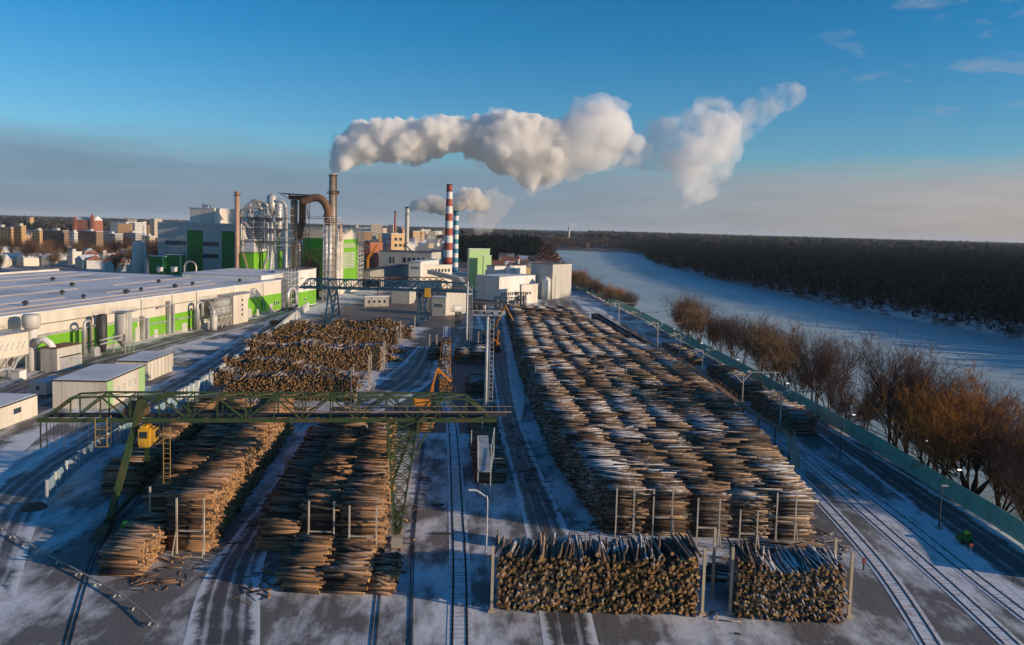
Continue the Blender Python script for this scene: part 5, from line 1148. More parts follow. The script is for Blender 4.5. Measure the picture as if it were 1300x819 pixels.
# log train on the middle track, loaded flat wagons --------------------------------
BARKL = M['logbark']
def track_frame(key, y):
    ps = TRACKS[key]
    for p, q in zip(ps, ps[1:]):
        if p.y <= y < q.y:
            t_ = (y-p.y)/(q.y-p.y); d = (q-p); return p.lerp(q, t_), math.atan2(d.y, d.x)-math.pi/2
    return ps[-1], 0
def wagon_base(t, f, L, m='brownwagon', w=2.9):
    fbox(t, 'deck', m, f, -w/2, w/2, 0, L, 1.0, 1.35)
    for y in (1.8, L-3.2):
        part(t, 'bogie', 'dark', lambda a: (f.box(a, -0.9, 0.9, y-1, y+2, 0.55, 1.0), [a.tube(f(sx*0.86, y+dy, 0.62), f(sx*0.7, y+dy, 0.62), 0.46, n=12) for sx in (-1, 1) for dy in (-0.5, 1.4)]))
def log_wagon(key, y, L, nb, label, group, h=3.2, m='orange', empty_=False):
    p, ang = track_frame(key, y); f = Fr((p.x, p.y), ang); t = empty('log_wagon', p, label, 'railway wagon', group)
    wagon_base(t, f, L)
    ns = max(2, nb*2)
    for i in range(ns):
        yy = 0.6+(L-1.2)*i/(ns-1)
        part(t, 'stanchion', m, lambda a: (a.bar(f(-1.45, yy, 1.2), f(-1.45, yy, 1.3+h), 0.16), a.bar(f(1.45, yy, 1.2), f(1.45, yy, 1.3+h), 0.16), a.bar(f(-1.5, yy, 1.3), f(1.5, yy, 1.3), 0.2)))
    return t, f
TRAINLOGS = []
for i in range(5):
    y0_ = 193+i*15.2; lab = ['nearest', 'second', 'middle', 'fourth', 'farthest'][i]+' wagon of the log train on the middle track, snow topped logs between orange stakes'
    t, f = log_wagon('c', y0_, 14.2, 2, lab, 'wagons of the log train')
    A = []
    for b_ in range(2):
        ya, yb = 0.4+b_*6.9, 6.9+b_*6.9
        for j in range(9):
            for k_ in range(9):
                z = 1.55+j*0.34; x = -1.3+k_*0.325+(j % 2)*0.08
                if j == 8 and (k_ < 2 or k_ > 6): continue
                a_, b2 = f(x, ya+rng.normal(0, .12), z+rng.normal(0, .03)), f(x+rng.normal(0, .04), yb+rng.normal(0, .12), z+rng.normal(0, .03)); A.append((*a_, *b2, .17, .15))
    me = log_mesh('log_load', [(np.array(A), 6, False)]); o = bpy.data.objects.new('log_load', me); col.objects.link(o); o['label'] = 'bundled logs lying on the log train wagon, '+['nearest', 'second', 'middle', 'fourth', 'farthest'][i]+' of five'; o['category'] = 'log load'; o['group'] = 'loads of the log train'; 
# dark open wagons beside the great stack
for i in range(4):
    y0_ = 262+i*22.5; p, ang = track_frame('r1', y0_); f = Fr((p.x, p.y), ang); L = 21
    t = empty('open_wagon', p, ['nearest', 'second', 'third', 'farthest'][i]+' dark high sided wagon beside the far end of the great stack', 'railway wagon', 'dark wagons beside the great stack')
    wagon_base(t, f, L, 'dark', 3.2)
    part(t, 'side', 'wagon', lambda a: (f.box(a, -1.6, -1.45, 0, L, 1.35, 5.2), f.box(a, 1.45, 1.6, 0, L, 1.35, 5.2), f.box(a, -1.45, 1.45, 0, 0.15, 1.35, 5.2), f.box(a, -1.45, 1.45, L-0.15, L, 1.35, 5.2), [f.box(a, sx, sx+0.1, y, y+0.2, 1.35, 5.1) for sx in (-1.71, 1.61) for y in np.arange(1, L-1, 2.4)]))
    part(t, 'cargo', 'roofdark', lambda a: a.add([f(-1.44, 0.16, 4.2), f(1.44, 0.16, 4.2), f(1.44, L-0.16, 4.2), f(-1.44, L-0.16, 4.2), f(0, 2, 5.1), f(0, L-2, 5.1)], [(0, 1, 4), (1, 2, 5, 4), (2, 3, 5), (3, 0, 4, 5), (3, 2, 1, 0)]))
# brown elevated walkway with stair over the tracks
wk = empty('elevated_walkway', G(1010, 592), 'long brown plank walkway on posts running above the riverside tracks to a stair', 'walkway')
wp = smooth_pts([G(1003, 553, 4.6), G(985, 541, 4.6), G(950, 520, 4.6), G(900, 482, 4.6), G(862, 455, 4.6), G(822, 434, 4.6), G(790, 412, 4.6)], 4.0)
a = MB(); sweep(a, [Vector((p.x, p.y, 0)) for p in wp], 1.3, 0.22, 4.45); a.build('deck', 'brownwagon', wk)
for i, p in enumerate(wp[::2]):
    part(wk, 'post', 'dark', lambda a: (a.bar((p.x, p.y, 0.3), (p.x, p.y, 4.45), 0.2), a.box(p.x-0.6, p.x+0.6, p.y-0.6, p.y+0.6, 0, 0.35)))
for s in (-1, 1): part(wk, 'handrail', 'brownwagon', lambda a: (sweep(a, [Vector((p.x, p.y, 0)) for p in offset(wp, s*0.62)], 0.08, 0.1, 5.6), [a.bar((p.x, p.y, 4.6), (p.x, p.y, 5.65), 0.1) for p in offset(wp, s*0.62)]))
f0 = G(1011, 594); e0 = wp[0]
a = MB()
for i in range(18):
    q = Vector((e0.x, e0.y, 4.5)).lerp(Vector((f0.x, f0.y, 0.1)), (i+0.5)/18); a.box(q.x-0.75, q.x+0.75, q.y-0.2, q.y+0.2, q.z-0.06, q.z+0.04)
for s in (-0.75, 0.75): a.bar((e0.x+s, e0.y, 4.4), (f0.x+s, f0.y, 0.1), 0.14, 0.3); a.bar((e0.x+s, e0.y, 5.5), (f0.x+s, f0.y, 1.2), 0.09)
a.build('stair', 'wood', wk)
# overhead portals across the tracks
for i, (u, v, lab) in enumerate(((989, 562, 'nearest'), (941, 530, 'second'), (890, 493, 'third'), (862, 466, 'fourth'), (834, 448, 'fifth'), (808, 430, 'sixth'), (785, 415, 'seventh'))):
    p = G(u, v); t = empty('overhead_portal', p, lab+' steel portal with a braced head above the riverside tracks', 'portal frame', 'steel portals over the riverside tracks')
    part(t, 'pole', 'concrete' if i % 2 else 'greyclad', lambda a: a.tube((p.x, p.y, 0), (p.x, p.y, 10.5), 0.2, 0.16, 8))
    part(t, 'crossbeam', 'concrete', lambda a: (a.bar((p.x-0.6, p.y, 10.6), (p.x+8.5, p.y+0.5, 10.6), 0.2), a.bar((p.x-4.5, p.y-5, 10.3), (p.x, p.y, 10.4), 0.12)))
    part(t, 'brace', 'concrete', lambda a: (a.bar((p.x, p.y, 8.0), (p.x-2.6, p.y-1, 10.5), 0.16), a.bar((p.x, p.y, 8.4), (p.x+2.0, p.y+0.4, 10.5), 0.16), a.bar((p.x-4, p.y-1.6, 10.55), (p.x, p.y, 10.55), 0.14)))
    for sx in (-2.2, 0.8): part(t, 'lamp', 'wpaint', lambda a: a.box(p.x+sx, p.x+sx+0.7, p.y-0.5, p.y-0.1, 10.75, 10.95))
for i, (u, v, lab) in enumerate(((1192, 671, 'nearest slim lamp post between the tracks and the riverside road'), (1066, 583, 'second slim lamp post between the tracks and the riverside road'))):
    p = G(u, v); t = empty('lamp_post', p, lab, 'lamp post', 'slim lamp posts by the riverside road'); part(t, 'pole', 'dark', lambda a: a.tube((p.x, p.y, 0), (p.x, p.y, 6.4), 0.12, 0.08, 8)); part(t, 'base', 'concrete', lambda a: a.box(p.x-0.4, p.x+0.4, p.y-0.4, p.y+0.4, 0, 0.3)); part(t, 'lamp_head', 'greyclad', lambda a: a.box(p.x-0.1, p.x+0.9, p.y-0.15, p.y+0.15, 6.35, 6.5))
# tree-side street lamps with bright heads
for i, (u, v) in enumerate(((1218, 597), (1176, 560), (1084, 527), (1000, 487), (937, 457), (891, 436), (856, 418), (726, 345))):
    q = P(u, v, G(u, v, 5).y); t = empty('street_lamp', (q.x, q.y, 0), 'lit street lamp among the riverside trees, number '+str(i+1)+' counting away from the viewer' if False else ['lit street lamp under the orange willow', 'lit street lamp in the dark gap beside the orange willow', 'lit street lamp before the purple brown trees', 'lit street lamp between the third and fourth tree clumps', 'lit street lamp behind the tall mid row trees', 'lit street lamp between the first two riverside clumps', 'lit street lamp at the left end of the riverside trees', 'lit street lamp by the far bushes behind the chip store'][i], 'street lamp', 'lit lamps along the riverside trees')
    part(t, 'pole', 'greyclad', lambda a: a.tube((q.x, q.y, gz(q.x, q.y)), (q.x, q.y, q.z), 0.1, n=6)); part(t, 'lamp_head', 'lamp', lambda a: a.box(q.x-0.26, q.x+0.26, q.y-0.16, q.y+0.16, q.z, q.z+0.14))

# material handlers ------------------------------------------------------------------
def handler(x, y, rz, label, elbow, tip, base_z=1.2):
    """wheeled log loader; elbow and tip: (forward, height) of the boom joints"""
    f = Fr((x, y), rz); t = empty('log_loader', (x, y, 0), label, 'log loader', 'yellow log loaders')
    fbox(t, 'chassis', 'dark', f, -2.6, 2.6, -1.3, 1.3, 0.7, 1.3)
    for sx in (-1.8, 1.8):
        for sy in (-1.35, 1.0): part(t, 'wheel', 'tyre', lambda a: a.tube(f(sx, sy, 0.62), f(sx, sy+0.4, 0.62), 0.62, n=14))
    part(t, 'upper_body', 'orange', lambda a: (f.box(a, -2.6, 0.8, -1.3, 1.3, 1.5, 2.9), f.box(a, -2.9, -2.2, -1.2, 1.2, 1.6, 3.1)))
    c = part(t, 'cab', 'orange', lambda a: f.box(a, 0.7, 2.0, -1.3, -0.1, 1.5, 4.0)); part(c, 'window', 'glass', lambda a: (f.box(a, 2.0, 2.05, -1.2, -0.2, 2.2, 3.8), f.box(a, 0.85, 1.9, -1.36, -1.3, 2.3, 3.8))).parent = c
    b0 = f(0.6, 0.4, 2.6); b1 = f(elbow[0], 0.4, elbow[1]); b2 = f(tip[0], 0.4, tip[1])
    part(t, 'boom', 'orange', lambda a: (a.bar(b0, b1, 0.4, 0.55), a.bar(f(1.4, 0.4, 2.2), b0.lerp(b1, 0.55), 0.22)))
    part(t, 'stick', 'orange', lambda a: (a.bar(b1, b2, 0.32, 0.42), a.bar(b0.lerp(b1, 0.8)+Vector((0, 0, 0.5)), b1.lerp(b2, 0.35), 0.18)))
    part(t, 'grapple', 'dark', lambda a: (a.bar(b2, b2-Vector((0, 0, 0.8)), 0.3), [a.path([b2-Vector((0, 0, 0.8)), b2+f.x*s*1.0-Vector((0, 0, 1.4)), b2+f.x*s*0.9-Vector((0, 0, 2.2)), b2+f.x*s*0.2-Vector((0, 0, 2.7))], 0.16, 6) for s in (-1, 1)]))
    return t
handler(-18.8, 177, R(8), 'log loader reaching over the log train with its raised orange boom', (2.4, 9.6), (5.6, 6.6))
handler(-7.8, 296, R(-35), 'upper log loader with its boom folded to a peak by the far stacks', (6.4, 13.2), (10.2, 7.8))
handler(-5.0, 268, R(-80), 'log loader parked end on at the top of the middle road', (2.0, 7.4), (4.6, 6.4))

# yard lamps, small masts and clutter near the middle track ---------------------------
for (u, v, uh, vh, lab) in ((617, 706, 600, 622, 'curved street lamp beside the middle track, nearest the viewer'),):
    p = G(u, v); zt = P(u, 636, p.y).z; hd = P(uh, vh, p.y)
    t = empty('yard_lamp', p, lab, 'street lamp'); part(t, 'pole', 'white_steel', lambda a: a.path(smooth_pts([p, Vector((p.x, p.y, zt)), Vector((p.x-0.3, p.y, zt+0.6)), Vector((hd.x+0.4, hd.y, hd.z)), hd], 0.6), 0.09, 6)); part(t, 'lamp_head', 'wpaint', lambda a: a.box(hd.x-0.5, hd.x+0.3, hd.y-0.15, hd.y+0.15, hd.z-0.1, hd.z+0.08))
cf = empty('log_feeder', G(620, 600), 'pale twin pipe frame with a walkway beside the small stack', 'loading frame')
part(cf, 'frame', 'white_steel', lambda a: [a.bar(G(u, v, 0), G(u, v, 0)+Vector((0, 0, h)), 0.14) for u, v, h in ((606, 632, 9), (622, 640, 9), (626, 605, 8.4), (606, 598, 6), (598, 580, 5), (612, 560, 6))]+[a.bar(G(606, 632)+Vector((0, 0, 9)), G(622, 640)+Vector((0, 0, 9)), 0.12), a.bar(G(622, 640)+Vector((0, 0, 9)), G(626, 605)+Vector((0, 0, 8.4)), 0.12), a.bar(G(606, 632)+Vector((0, 0, 5)), G(606, 598)+Vector((0, 0, 5)), 0.14), a.bar(G(622, 640)+Vector((0, 0, 5)), G(626, 605)+Vector((0, 0, 5)), 0.14)])
part(cf, 'walkway', 'galv', lambda a: a.bar(G(614, 636)+Vector((0, 0, 4.6)), G(612, 585)+Vector((0, 0, 4.6)), 2.0, 0.15))
part(cf, 'cage', 'wood', lambda a: [a.bar(G(u, v)+Vector((0, 0, z)), G(u2, v2)+Vector((0, 0, z)), 0.12) for z in (0.4, 1.4, 2.4) for u, v, u2, v2 in ((606, 632, 636, 640), (606, 632, 608, 612))]+[a.bar(G(u, v), G(u, v)+Vector((0, 0, 2.6)), 0.14) for u, v in ((606, 632), (616, 635), (626, 637), (636, 640))])
for i, (u, v, w_, lab) in enumerate(((563, 679, 3.0, 'dark beam lying on the snow beside the middle track'), (556, 642, 1.8, 'short dark beam lying on the snow left of the middle track'), (533, 520, 2, 'dark log offcut on the road by the crane'))):
    p = G(u, v); a = MB(); a.bar((p.x-w_/2, p.y, 0.14), (p.x+w_/2, p.y+0.2, 0.14), 0.24); tag(a.build('timber_beam', 'dark'), lab, 'beam', 'beams dropped on the snow')
# conveyor channel, pump and manhole clutter lower left
for u, v, lab in ((159, 694, 'green machine stand with a cable beside the solid crane leg'),):
    p = G(u, v); t = empty('machine_stand', p, lab, 'machine stand'); part(t, 'post', 'wpaint', lambda a: a.bar((p.x, p.y, 0), (p.x, p.y, 2.2), 0.16)); part(t, 'head', 'tealgreen' if False else 'dgreen', lambda a: (a.box(p.x-0.5, p.x+0.4, p.y-0.3, p.y+0.3, 2.2, 2.9), a.box(p.x-0.2, p.x+0.2, p.y-0.2, p.y+0.2, 2.9, 3.3))); part(t, 'base', 'dark', lambda a: a.lathe(p, [(0, 0.5), (0.3, 0.45)], 10)); part(t, 'cable', 'dark', lambda a: a.path(smooth_pts([p+Vector((0, 0, 0.1)), p+Vector((-1.4, 0.6, 0.06)), p+Vector((-1.2, 2.4, 0.06)), p+Vector((0.4, 3.2, 0.06)), p+Vector((2, 3, 0.06))], 0.5), 0.05, 5))
p = G(140, 674); t = empty('crane_buffer', p, 'rusty wedge shaped buffer at the foot of the solid crane leg', 'buffer'); part(t, 'wedge', 'rust', lambda a: a.add([(p.x-0.9, p.y-4, 0), (p.x+0.9, p.y-4, 0), (p.x+0.9, p.y-1.4, 0), (p.x-0.9, p.y-1.4, 0), (p.x-0.7, p.y-1.6, 1.3), (p.x+0.7, p.y-1.6, 1.3)], [(3, 2, 1, 0), (0, 1, 5, 4), (1, 2, 5), (2, 3, 4, 5), (3, 0, 4)])); part(t, 'block', 'dark', lambda a: a.box(p.x-0.6, p.x+0.6, p.y-1.35, p.y-0.9, 0, 1.2))
p = G(73, 700); a = MB(); a.lathe(p, [(0.01, 0.55), (0.05, 0.5)], 16); tag(a.build('manhole_cover', 'dark'), 'dark round manhole cover on the snowy apron at lower left', 'manhole cover')
p = G(43, 645); a = MB(); a.lathe(p, [(0, 1.8), (0.5, 1.3), (0.9, 0.3)], 14); tag(a.build('soil_heap', 'soil'), 'small dark heap of soil beside the access road', 'heap')
p = G(1225, 690); t = empty('green_trailer', p, 'small green cart parked at the road edge, lower right', 'cart'); part(t, 'body', 'dgreen', lambda a: (a.box(p.x-1.1, p.x+0.8, p.y-0.5, p.y+0.5, 0.4, 1.1), a.box(p.x-0.3, p.x+0.5, p.y-0.4, p.y+0.4, 1.1, 1.7))); part(t, 'wheel', 'tyre', lambda a: a.tube((p.x-0.6, p.y-0.6, 0.35), (p.x-0.6, p.y-0.5, 0.35), 0.35, n=10)); part(t, 'wheel', 'tyre', lambda a: a.tube((p.x+0.5, p.y-0.6, 0.35), (p.x+0.5, p.y-0.5, 0.35), 0.35, n=10))
p = G(1232, 706); t = empty('road_sign_post', p, 'short post with a small sign at the road edge, lower right', 'sign post'); part(t, 'post', 'wpaint', lambda a: a.bar((p.x, p.y, 0), (p.x, p.y, 1.6), 0.1)); part(t, 'plate', 'red', lambda a: a.box(p.x-0.25, p.x+0.25, p.y-0.06, p.y-0.02, 1.2, 1.7))
p = G(1096, 724); t = empty('track_signal', p, 'low dark signal with a red face beside the short front stack', 'signal'); part(t, 'post', 'dark', lambda a: a.bar((p.x, p.y, 0), (p.x, p.y, 1.2), 0.16)); part(t, 'head', 'red', lambda a: a.box(p.x-0.18, p.x+0.18, p.y-0.12, p.y+0.12, 1.0, 1.6))
for i, (u, v, lab) in enumerate(((637, 728, 'thin post with a round plate left of the wide front stack'), (468, 718, 'thin post with a dark foot at the end of the centre stacks'))):
    p = G(u, v); t = empty('marker_post', p, lab, 'post'); part(t, 'pole', 'dark', lambda a: a.tube((p.x, p.y, 0), (p.x, p.y, 4.2), 0.07, n=6)); part(t, 'foot', 'tyre', lambda a: a.lathe(p, [(0, 0.6), (0.35, 0.5)], 12)); part(t, 'plate', 'wood', lambda a: a.box(p.x-0.25, p.x+0.25, p.y-0.1, p.y-0.06, 3.4, 3.9))
p = G(664, 692); t = empty('low_barrier', p, 'pale low barrier standing across the snow near the front stack', 'barrier'); part(t, 'board', 'wood', lambda a: a.bar((p.x-3.4, p.y+2.4, 1.0), (p.x-3.2, p.y-1.2, 1.0), 0.2, 1.2)); part(t, 'foot', 'dark', lambda a: a.bar((p.x-3.4, p.y+2.2, 0.2), (p.x-3.2, p.y-1, 0.2), 0.5, 0.4))
# ------------------------------------------------------------------ trees
def strands(name, P0, P1, r0, r1, mats, n=3, mi=None):
    P0, P1 = np.array(P0), np.array(P1); N = len(P0); d = P1-P0; L = np.linalg.norm(d, axis=1)[:, None]+1e-6; d = d/L
    up = np.where(np.abs(d[:, 2:3]) > 0.9, [[1.0, 0, 0]], [[0, 0, 1.0]]); a = np.cross(d, up); a /= np.linalg.norm(a, axis=1)[:, None]; b = np.cross(a, d)
    th = np.linspace(0, 2*np.pi, n, endpoint=False)[None, :, None]
    ring = a[:, None, :]*np.cos(th)+b[:, None, :]*np.sin(th)
    V = np.stack([P0[:, None]+ring*np.array(r0)[:, None, None], P1[:, None]+ring*np.array(r1)[:, None, None]], 1).reshape(-1, 3)
    base = (np.arange(N)*2*n)[:, None, None]; i = np.arange(n); j = (i+1) % n
    q = np.stack([i, j, n+j, n+i], 1)[None]+base
    me = bpy.data.meshes.new(name); me.vertices.add(len(V)); me.vertices.foreach_set('co', V.astype(np.float32).ravel())
    lo = q.reshape(-1).astype(np.int32); me.loops.add(len(lo)); me.loops.foreach_set('vertex_index', lo)
    me.polygons.add(N*n); me.polygons.foreach_set('loop_start', (np.arange(N*n)*4).astype(np.int32))
    for m in mats: me.materials.append(M[m])
    me.update(calc_edges=True); return me
def bare_tree(seed, h=16, spread=0.55, stems=5, tw='twig', ntw=3600):
    r = random.Random(seed); seg = []; tips = []
    def branch(p, d, L, rad, lev):
        steps = 4; q = p
        for s in range(steps):
            nd = (d+Vector((r.gauss(0, .16), r.gauss(0, .16), r.gauss(0.05, .09)))).normalized(); e = q+nd*(L/steps)
            ra = rad*(1-s/steps*0.55); rb = rad*(1-(s+1)/steps*0.55); seg.append((q, e, ra, rb)); q = e; d = nd
            if lev >= 2: tips.append((e, d, lev))
            if lev < 3 and s >= 1-(lev > 0):
                for _ in range(r.choice((1, 2, 2) if lev else (2, 3))):
                    az = r.uniform(0, 6.283); side = d.orthogonal().normalized(); side = Matrix.Rotation(az, 3, d) @ side
                    branch(e, (d+side*r.uniform(.45, .95)+Vector((0, 0, .15))).normalized(), L*r.uniform(.5, .72), rb*.6, lev+1)
        tips.append((q, d, 3))
    for i in range(stems):
        az = 6.283*i/stems+r.uniform(-.5, .5); lean = r.uniform(.12, spread)
        branch(Vector((math.cos(az)*.25, math.sin(az)*.25, -0.6)), Vector((math.cos(az)*lean, math.sin(az)*lean, 1)).normalized(), h*r.uniform(.5, .68), .27*h/16*r.uniform(.7, 1.1), 0)
    t = strands('trunk', [s[0] for s in seg], [s[1] for s in seg], [s[2] for s in seg], [s[3] for s in seg], ['bark'], 5)
    tips = [q_ for q_ in tips if q_[0].z > .3*h]
    P0 = []; P1 = []; R0 = []
    for k in range(ntw):
        e, d, lev = r.choice(tips); L = r.uniform(.8, 2.3)*h/16; v = (d+Vector((r.gauss(0, .5), r.gauss(0, .5), r.gauss(.35, .35)))).normalized(); st = e-d*r.uniform(0, .6)
        P0.append(st); P1.append(st+v*L); R0.append(r.uniform(.018, .04))
        for _ in range(2):
            s2 = st.lerp(st+v*L, r.uniform(.2, .9)); v2 = (v+Vector((r.gauss(0, .6), r.gauss(0, .6), r.gauss(.1, .5)))).normalized()
            P0.append(s2); P1.append(s2+v2*L*.5); R0.append(.018)
    c = strands('crown', P0, P1, R0, [x*.5 for x in R0], [tw], 3)
    return t, c
TREES = [bare_tree(1, 16, .5, 5, 'twig', 1900), bare_tree(2, 17, .42, 4, 'twig_red', 1700), bare_tree(3, 15, .8, 8, 'twig_orange', 4600), bare_tree(4, 15, .6, 6, 'twig_pale', 2400), bare_tree(5, 12, .8, 7, 'twig_red', 1500)]
def plant_tree(x, y, k, s, label, group, name='bare_tree', cat='tree', z=None):
    t = empty(name, (x, y, gz(x, y) if z is None else z), label, cat, group, rz=random.uniform(0, 6)); t.scale = (s*random.uniform(.92, 1.1), s*random.uniform(.92, 1.1), s)
    for me, nm in zip(TREES[k], ('trunk', 'crown')):
        o = bpy.data.objects.new(nm, me); col.objects.link(o); o.parent = t
    return t
tl = [  # base column, row, kind, scale, label
 (858, 433, 3, .92, 'pale brown bare tree at the left end of the riverside clump'), (868, 437, 0, .98, 'second bare tree of the left riverside clump'), (879, 443, 3, .86, 'brown bare tree on the right slope of the left riverside clump'), (893, 449, 0, .7, 'low bare tree between the first two riverside clumps'),
 (905, 456, 1, .7, 'dark red brown bare tree before the river, first of the short ones'), (920, 463, 1, .76, 'dark red brown bare tree behind the farther roadside stack'), (934, 470, 1, .8, 'dense reddish bare tree just left of the tall pale one'),
 (955, 480, 3, .98, 'tall fan shaped pale brown bare tree'), (972, 487, 0, 1.0, 'tall brown bare tree in the middle of the riverside row'), (988, 496, 3, .95, 'brown bare tree with a ragged right side in the middle of the row'), (1005, 505, 0, .6, 'low bare tree in the gap right of the middle row trees'),
 (1022, 513, 1, .98, 'reddish bare tree right of the gap'), (1040, 523, 1, .95, 'reddish bare tree above the second slim lamp post'), (1060, 534, 4, .8, 'small dark bare tree leaning to the fence'),
 (1082, 546, 4, .75, 'low twiggy bare tree in the snowy gap'), (1118, 566, 1, 1.12, 'tall purple brown bare tree with many upright stems'), (1135, 576, 0, 1.08, 'tall dark stemmed bare tree left of the orange willow'), (1158, 588, 1, 1.06, 'purple brown bare tree behind the orange willow'), (1178, 600, 0, .92, 'dark bare tree touching the orange willow'),
 (1215, 618, 2, 1.14, 'big rounded orange willow, the brightest of the riverside trees'), (1252, 634, 4, 1.25, 'brown bare tree leaning out at the right, beside the orange willow'), (1292, 662, 4, 1.0, 'dark thicket tree at the lower right edge'), (1310, 640, 2, .9, 'orange twigged bare tree cut by the right edge')]
for u, v, k, s, lab in tl:
    p = G(u, v-5); p.x += 2.5; plant_tree(p.x, p.y, k, s, lab, 'bare trees between the green fence and the river')
random.seed(21)
for i, (u, v, k, s) in enumerate([(1195, 590, 1, 1.05), (1275, 620, 0, .9), (1150, 570, 0, .9), (870, 427, 1, .8)]):
    p = G(u, v); plant_tree(p.x+6, p.y, k, s, 'bare tree in the second rank behind the riverside row, partly hidden', 'second rank of bare trees on the river bank')
for i in range(20):
    y = 432+i*9.5; x = lerp_tab([(400, 67), (470, 60), (570, 47), (640, 44)], y)+random.uniform(-1.5, 5)
    plant_tree(x, y, random.choice((1, 3, 4, 0, 2)), random.uniform(.55, .72), 'small reddish bush tree on the bank behind the chip store', 'row of bush trees behind the chip store', 'bush_tree', 'bush')

# far off woods -----------------------------------------------------------
def wood(name, pts, heights, width, per, leaf, mats, label, seed=0, trunks=0, low=.1):
    """pts (N,2): every crown is a loose heap of small leaf faces spread through its volume"""
    r = np.random.default_rng(seed); N = len(pts); pts = np.asarray(pts); H_ = np.asarray(heights); per = int(per)
    t = r.random((N, per)); ang = r.uniform(0, 6.283, (N, per)); rad = np.sqrt(r.random((N, per)))
    prof = np.sin(np.clip(t, 0, 1)*np.pi*.85+.35)**.7
    W = np.asarray(width)*(1+r.normal(0, .15, N)) if np.ndim(width) else width*(1+r.normal(0, .15, N))
    z0 = np.array([gz(x, y) for x, y in pts])
    lx = r.normal(0, .05, (N, 1))
    X = pts[:, 0:1]+np.cos(ang)*rad*prof*W[:, None]+lx*t*H_[:, None]; Y = pts[:, 1:2]+np.sin(ang)*rad*prof*W[:, None]
    Z = z0[:, None]+H_[:, None]*(low+(1-low)*t)
    C = np.stack([X, Y, Z], -1).reshape(-1, 3); n = len(C)
    a = r.normal(0, 1, (n, 3)); a /= np.linalg.norm(a, axis=1)[:, None]; b = np.cross(a, r.normal(0, 1, (n, 3))); b /= np.linalg.norm(b, axis=1)[:, None]
    s = (leaf*r.uniform(.5, 1.3, n))[:, None]
    V = np.stack([C-a*s, C+b*s*.7, C+a*s*1.1, C-b*s*.8], 1).reshape(-1, 3)
    mi = np.repeat(r.integers(0, len(mats), N), per)
    if trunks:
        k = r.random(N) < trunks; T = np.stack([pts[k, 0], pts[k, 1], z0[k]], 1); m = len(T); w = .28
        q = np.stack([T+[-w, 0, -1], T+[w, 0, -1], T+[w*.6, 0, 0]+np.stack([0*H_[k], 0*H_[k], H_[k]*.75], 1), T+[-w*.6, 0, 0]+np.stack([0*H_[k], 0*H_[k], H_[k]*.75], 1)], 1).reshape(-1, 3)
        q2 = np.stack([T+[0, -w, -1], T+[0, w, -1], T+[0, w*.6, 0]+np.stack([0*H_[k], 0*H_[k], H_[k]*.75], 1), T+[0, -w*.6, 0]+np.stack([0*H_[k], 0*H_[k], H_[k]*.75], 1)], 1).reshape(-1, 3)
        V = np.concatenate([V, q, q2]); mi = np.concatenate([mi, np.full(2*m, len(mats))]); n += 2*m
    me = bpy.data.meshes.new(name); me.vertices.add(len(V)); me.vertices.foreach_set('co', V.astype(np.float32).ravel())
    me.loops.add(4*n); me.loops.foreach_set('vertex_index', np.arange(4*n, dtype=np.int32)); me.polygons.add(n); me.polygons.foreach_set('loop_start', (np.arange(n)*4).astype(np.int32))
    for m in mats+(['birchbark'] if trunks else []): me.materials.append(M[m])
    me.polygons.foreach_set('material_index', mi.astype(np.int32)); me.update(calc_edges=True)
    o = bpy.data.objects.new(name, me); col.objects.link(o); return tag(o, label, 'wood', kind='stuff')
M['birchbark'] = mat('birch_bark', (0.2, 0.17, 0.15), 0.9, var=0.3)
M['pine2'] = mat('dark_pine_needles', (0.006, 0.013, 0.012), 0.9, spec=0.0, var=0.3); M['pine3'] = mat('olive_pine_needles', (0.014, 0.018, 0.011), 0.9, spec=0.0, var=0.3)
rg = np.random.default_rng(5)
def scatter(y0, y1, xf0, xf1, sp, jit=.5):
    o = []
    y = y0
    while y < y1:
        a, b = xf0(y), xf1(y); n = int(max(0, (b-a)/sp))
        if n > 0:
            xs_ = a+(np.arange(n)+rg.uniform(-jit, jit, n))*sp; o.append(np.stack([xs_, y+rg.uniform(-jit, jit, n)*sp], 1))
        y += sp
    return np.concatenate(o)
ed = lambda y: lerp_tab(RB, y)
p1 = scatter(230, 960, lambda y: ed(y)+3, lambda y: max(ed(y)+60, min(ed(y)+330, .74*y+60)), 6.5)
wood('near_pine_forest', p1, 18*(1+rg.normal(0, .15, len(p1))), 3.3, 130, .72, ['pine', 'pine2', 'pine3', 'pine2', 'pine2'], 'dark pine forest along the far bank of the river', 1, trunks=.35)
p2 = np.concatenate([scatter(560, 960, lambda y: ed(y)+320, lambda y: .74*y+60, 12), scatter(950, 2300, lambda y: (ed(y)+3 if y < 1560 else 272), lambda y: .74*y+60, 13)])
wood('far_pine_forest', p2, 18*(1+rg.normal(0, .13, len(p2))), 6.5, 34, 2.1, ['pine', 'pine2', 'pine3', 'pine2', 'pine'], 'pine forest stretching away behind the river bend', 2)
p3 = scatter(2250, 9000, lambda y: max(300, .1*y), lambda y: .76*y, 48)
wood('distant_forest', p3, 20*(1+rg.normal(0, .2, len(p3))), 26, 12, 9, ['pine', 'pine2', 'bare'], 'distant forest reaching to the horizon on the right', 3)
p4 = scatter(930, 1330, lambda y: -.075*y+10 if y < 1150 else -60, lambda y: min(lerp_tab(LB, y)-30, .045*y+10), 9)
wood('dark_wood', p4, 26*(1+rg.normal(0, .12, len(p4))), 5.5, 60, 1.7, ['pine2', 'pine2', 'pine'], 'dark conifer wood behind the striped chimneys', 4)
p5 = np.concatenate([scatter(700, 1400, lambda y: lerp_tab(LB, y)-32, lambda y: lerp_tab(LB, y)-13, 8), scatter(1340, 1560, lambda y: -40, lambda y: lerp_tab(LB, y)-16, 12), scatter(1830, 2150, lambda y: -100+(y-1830)*-.5, lambda y: 330, 16)])
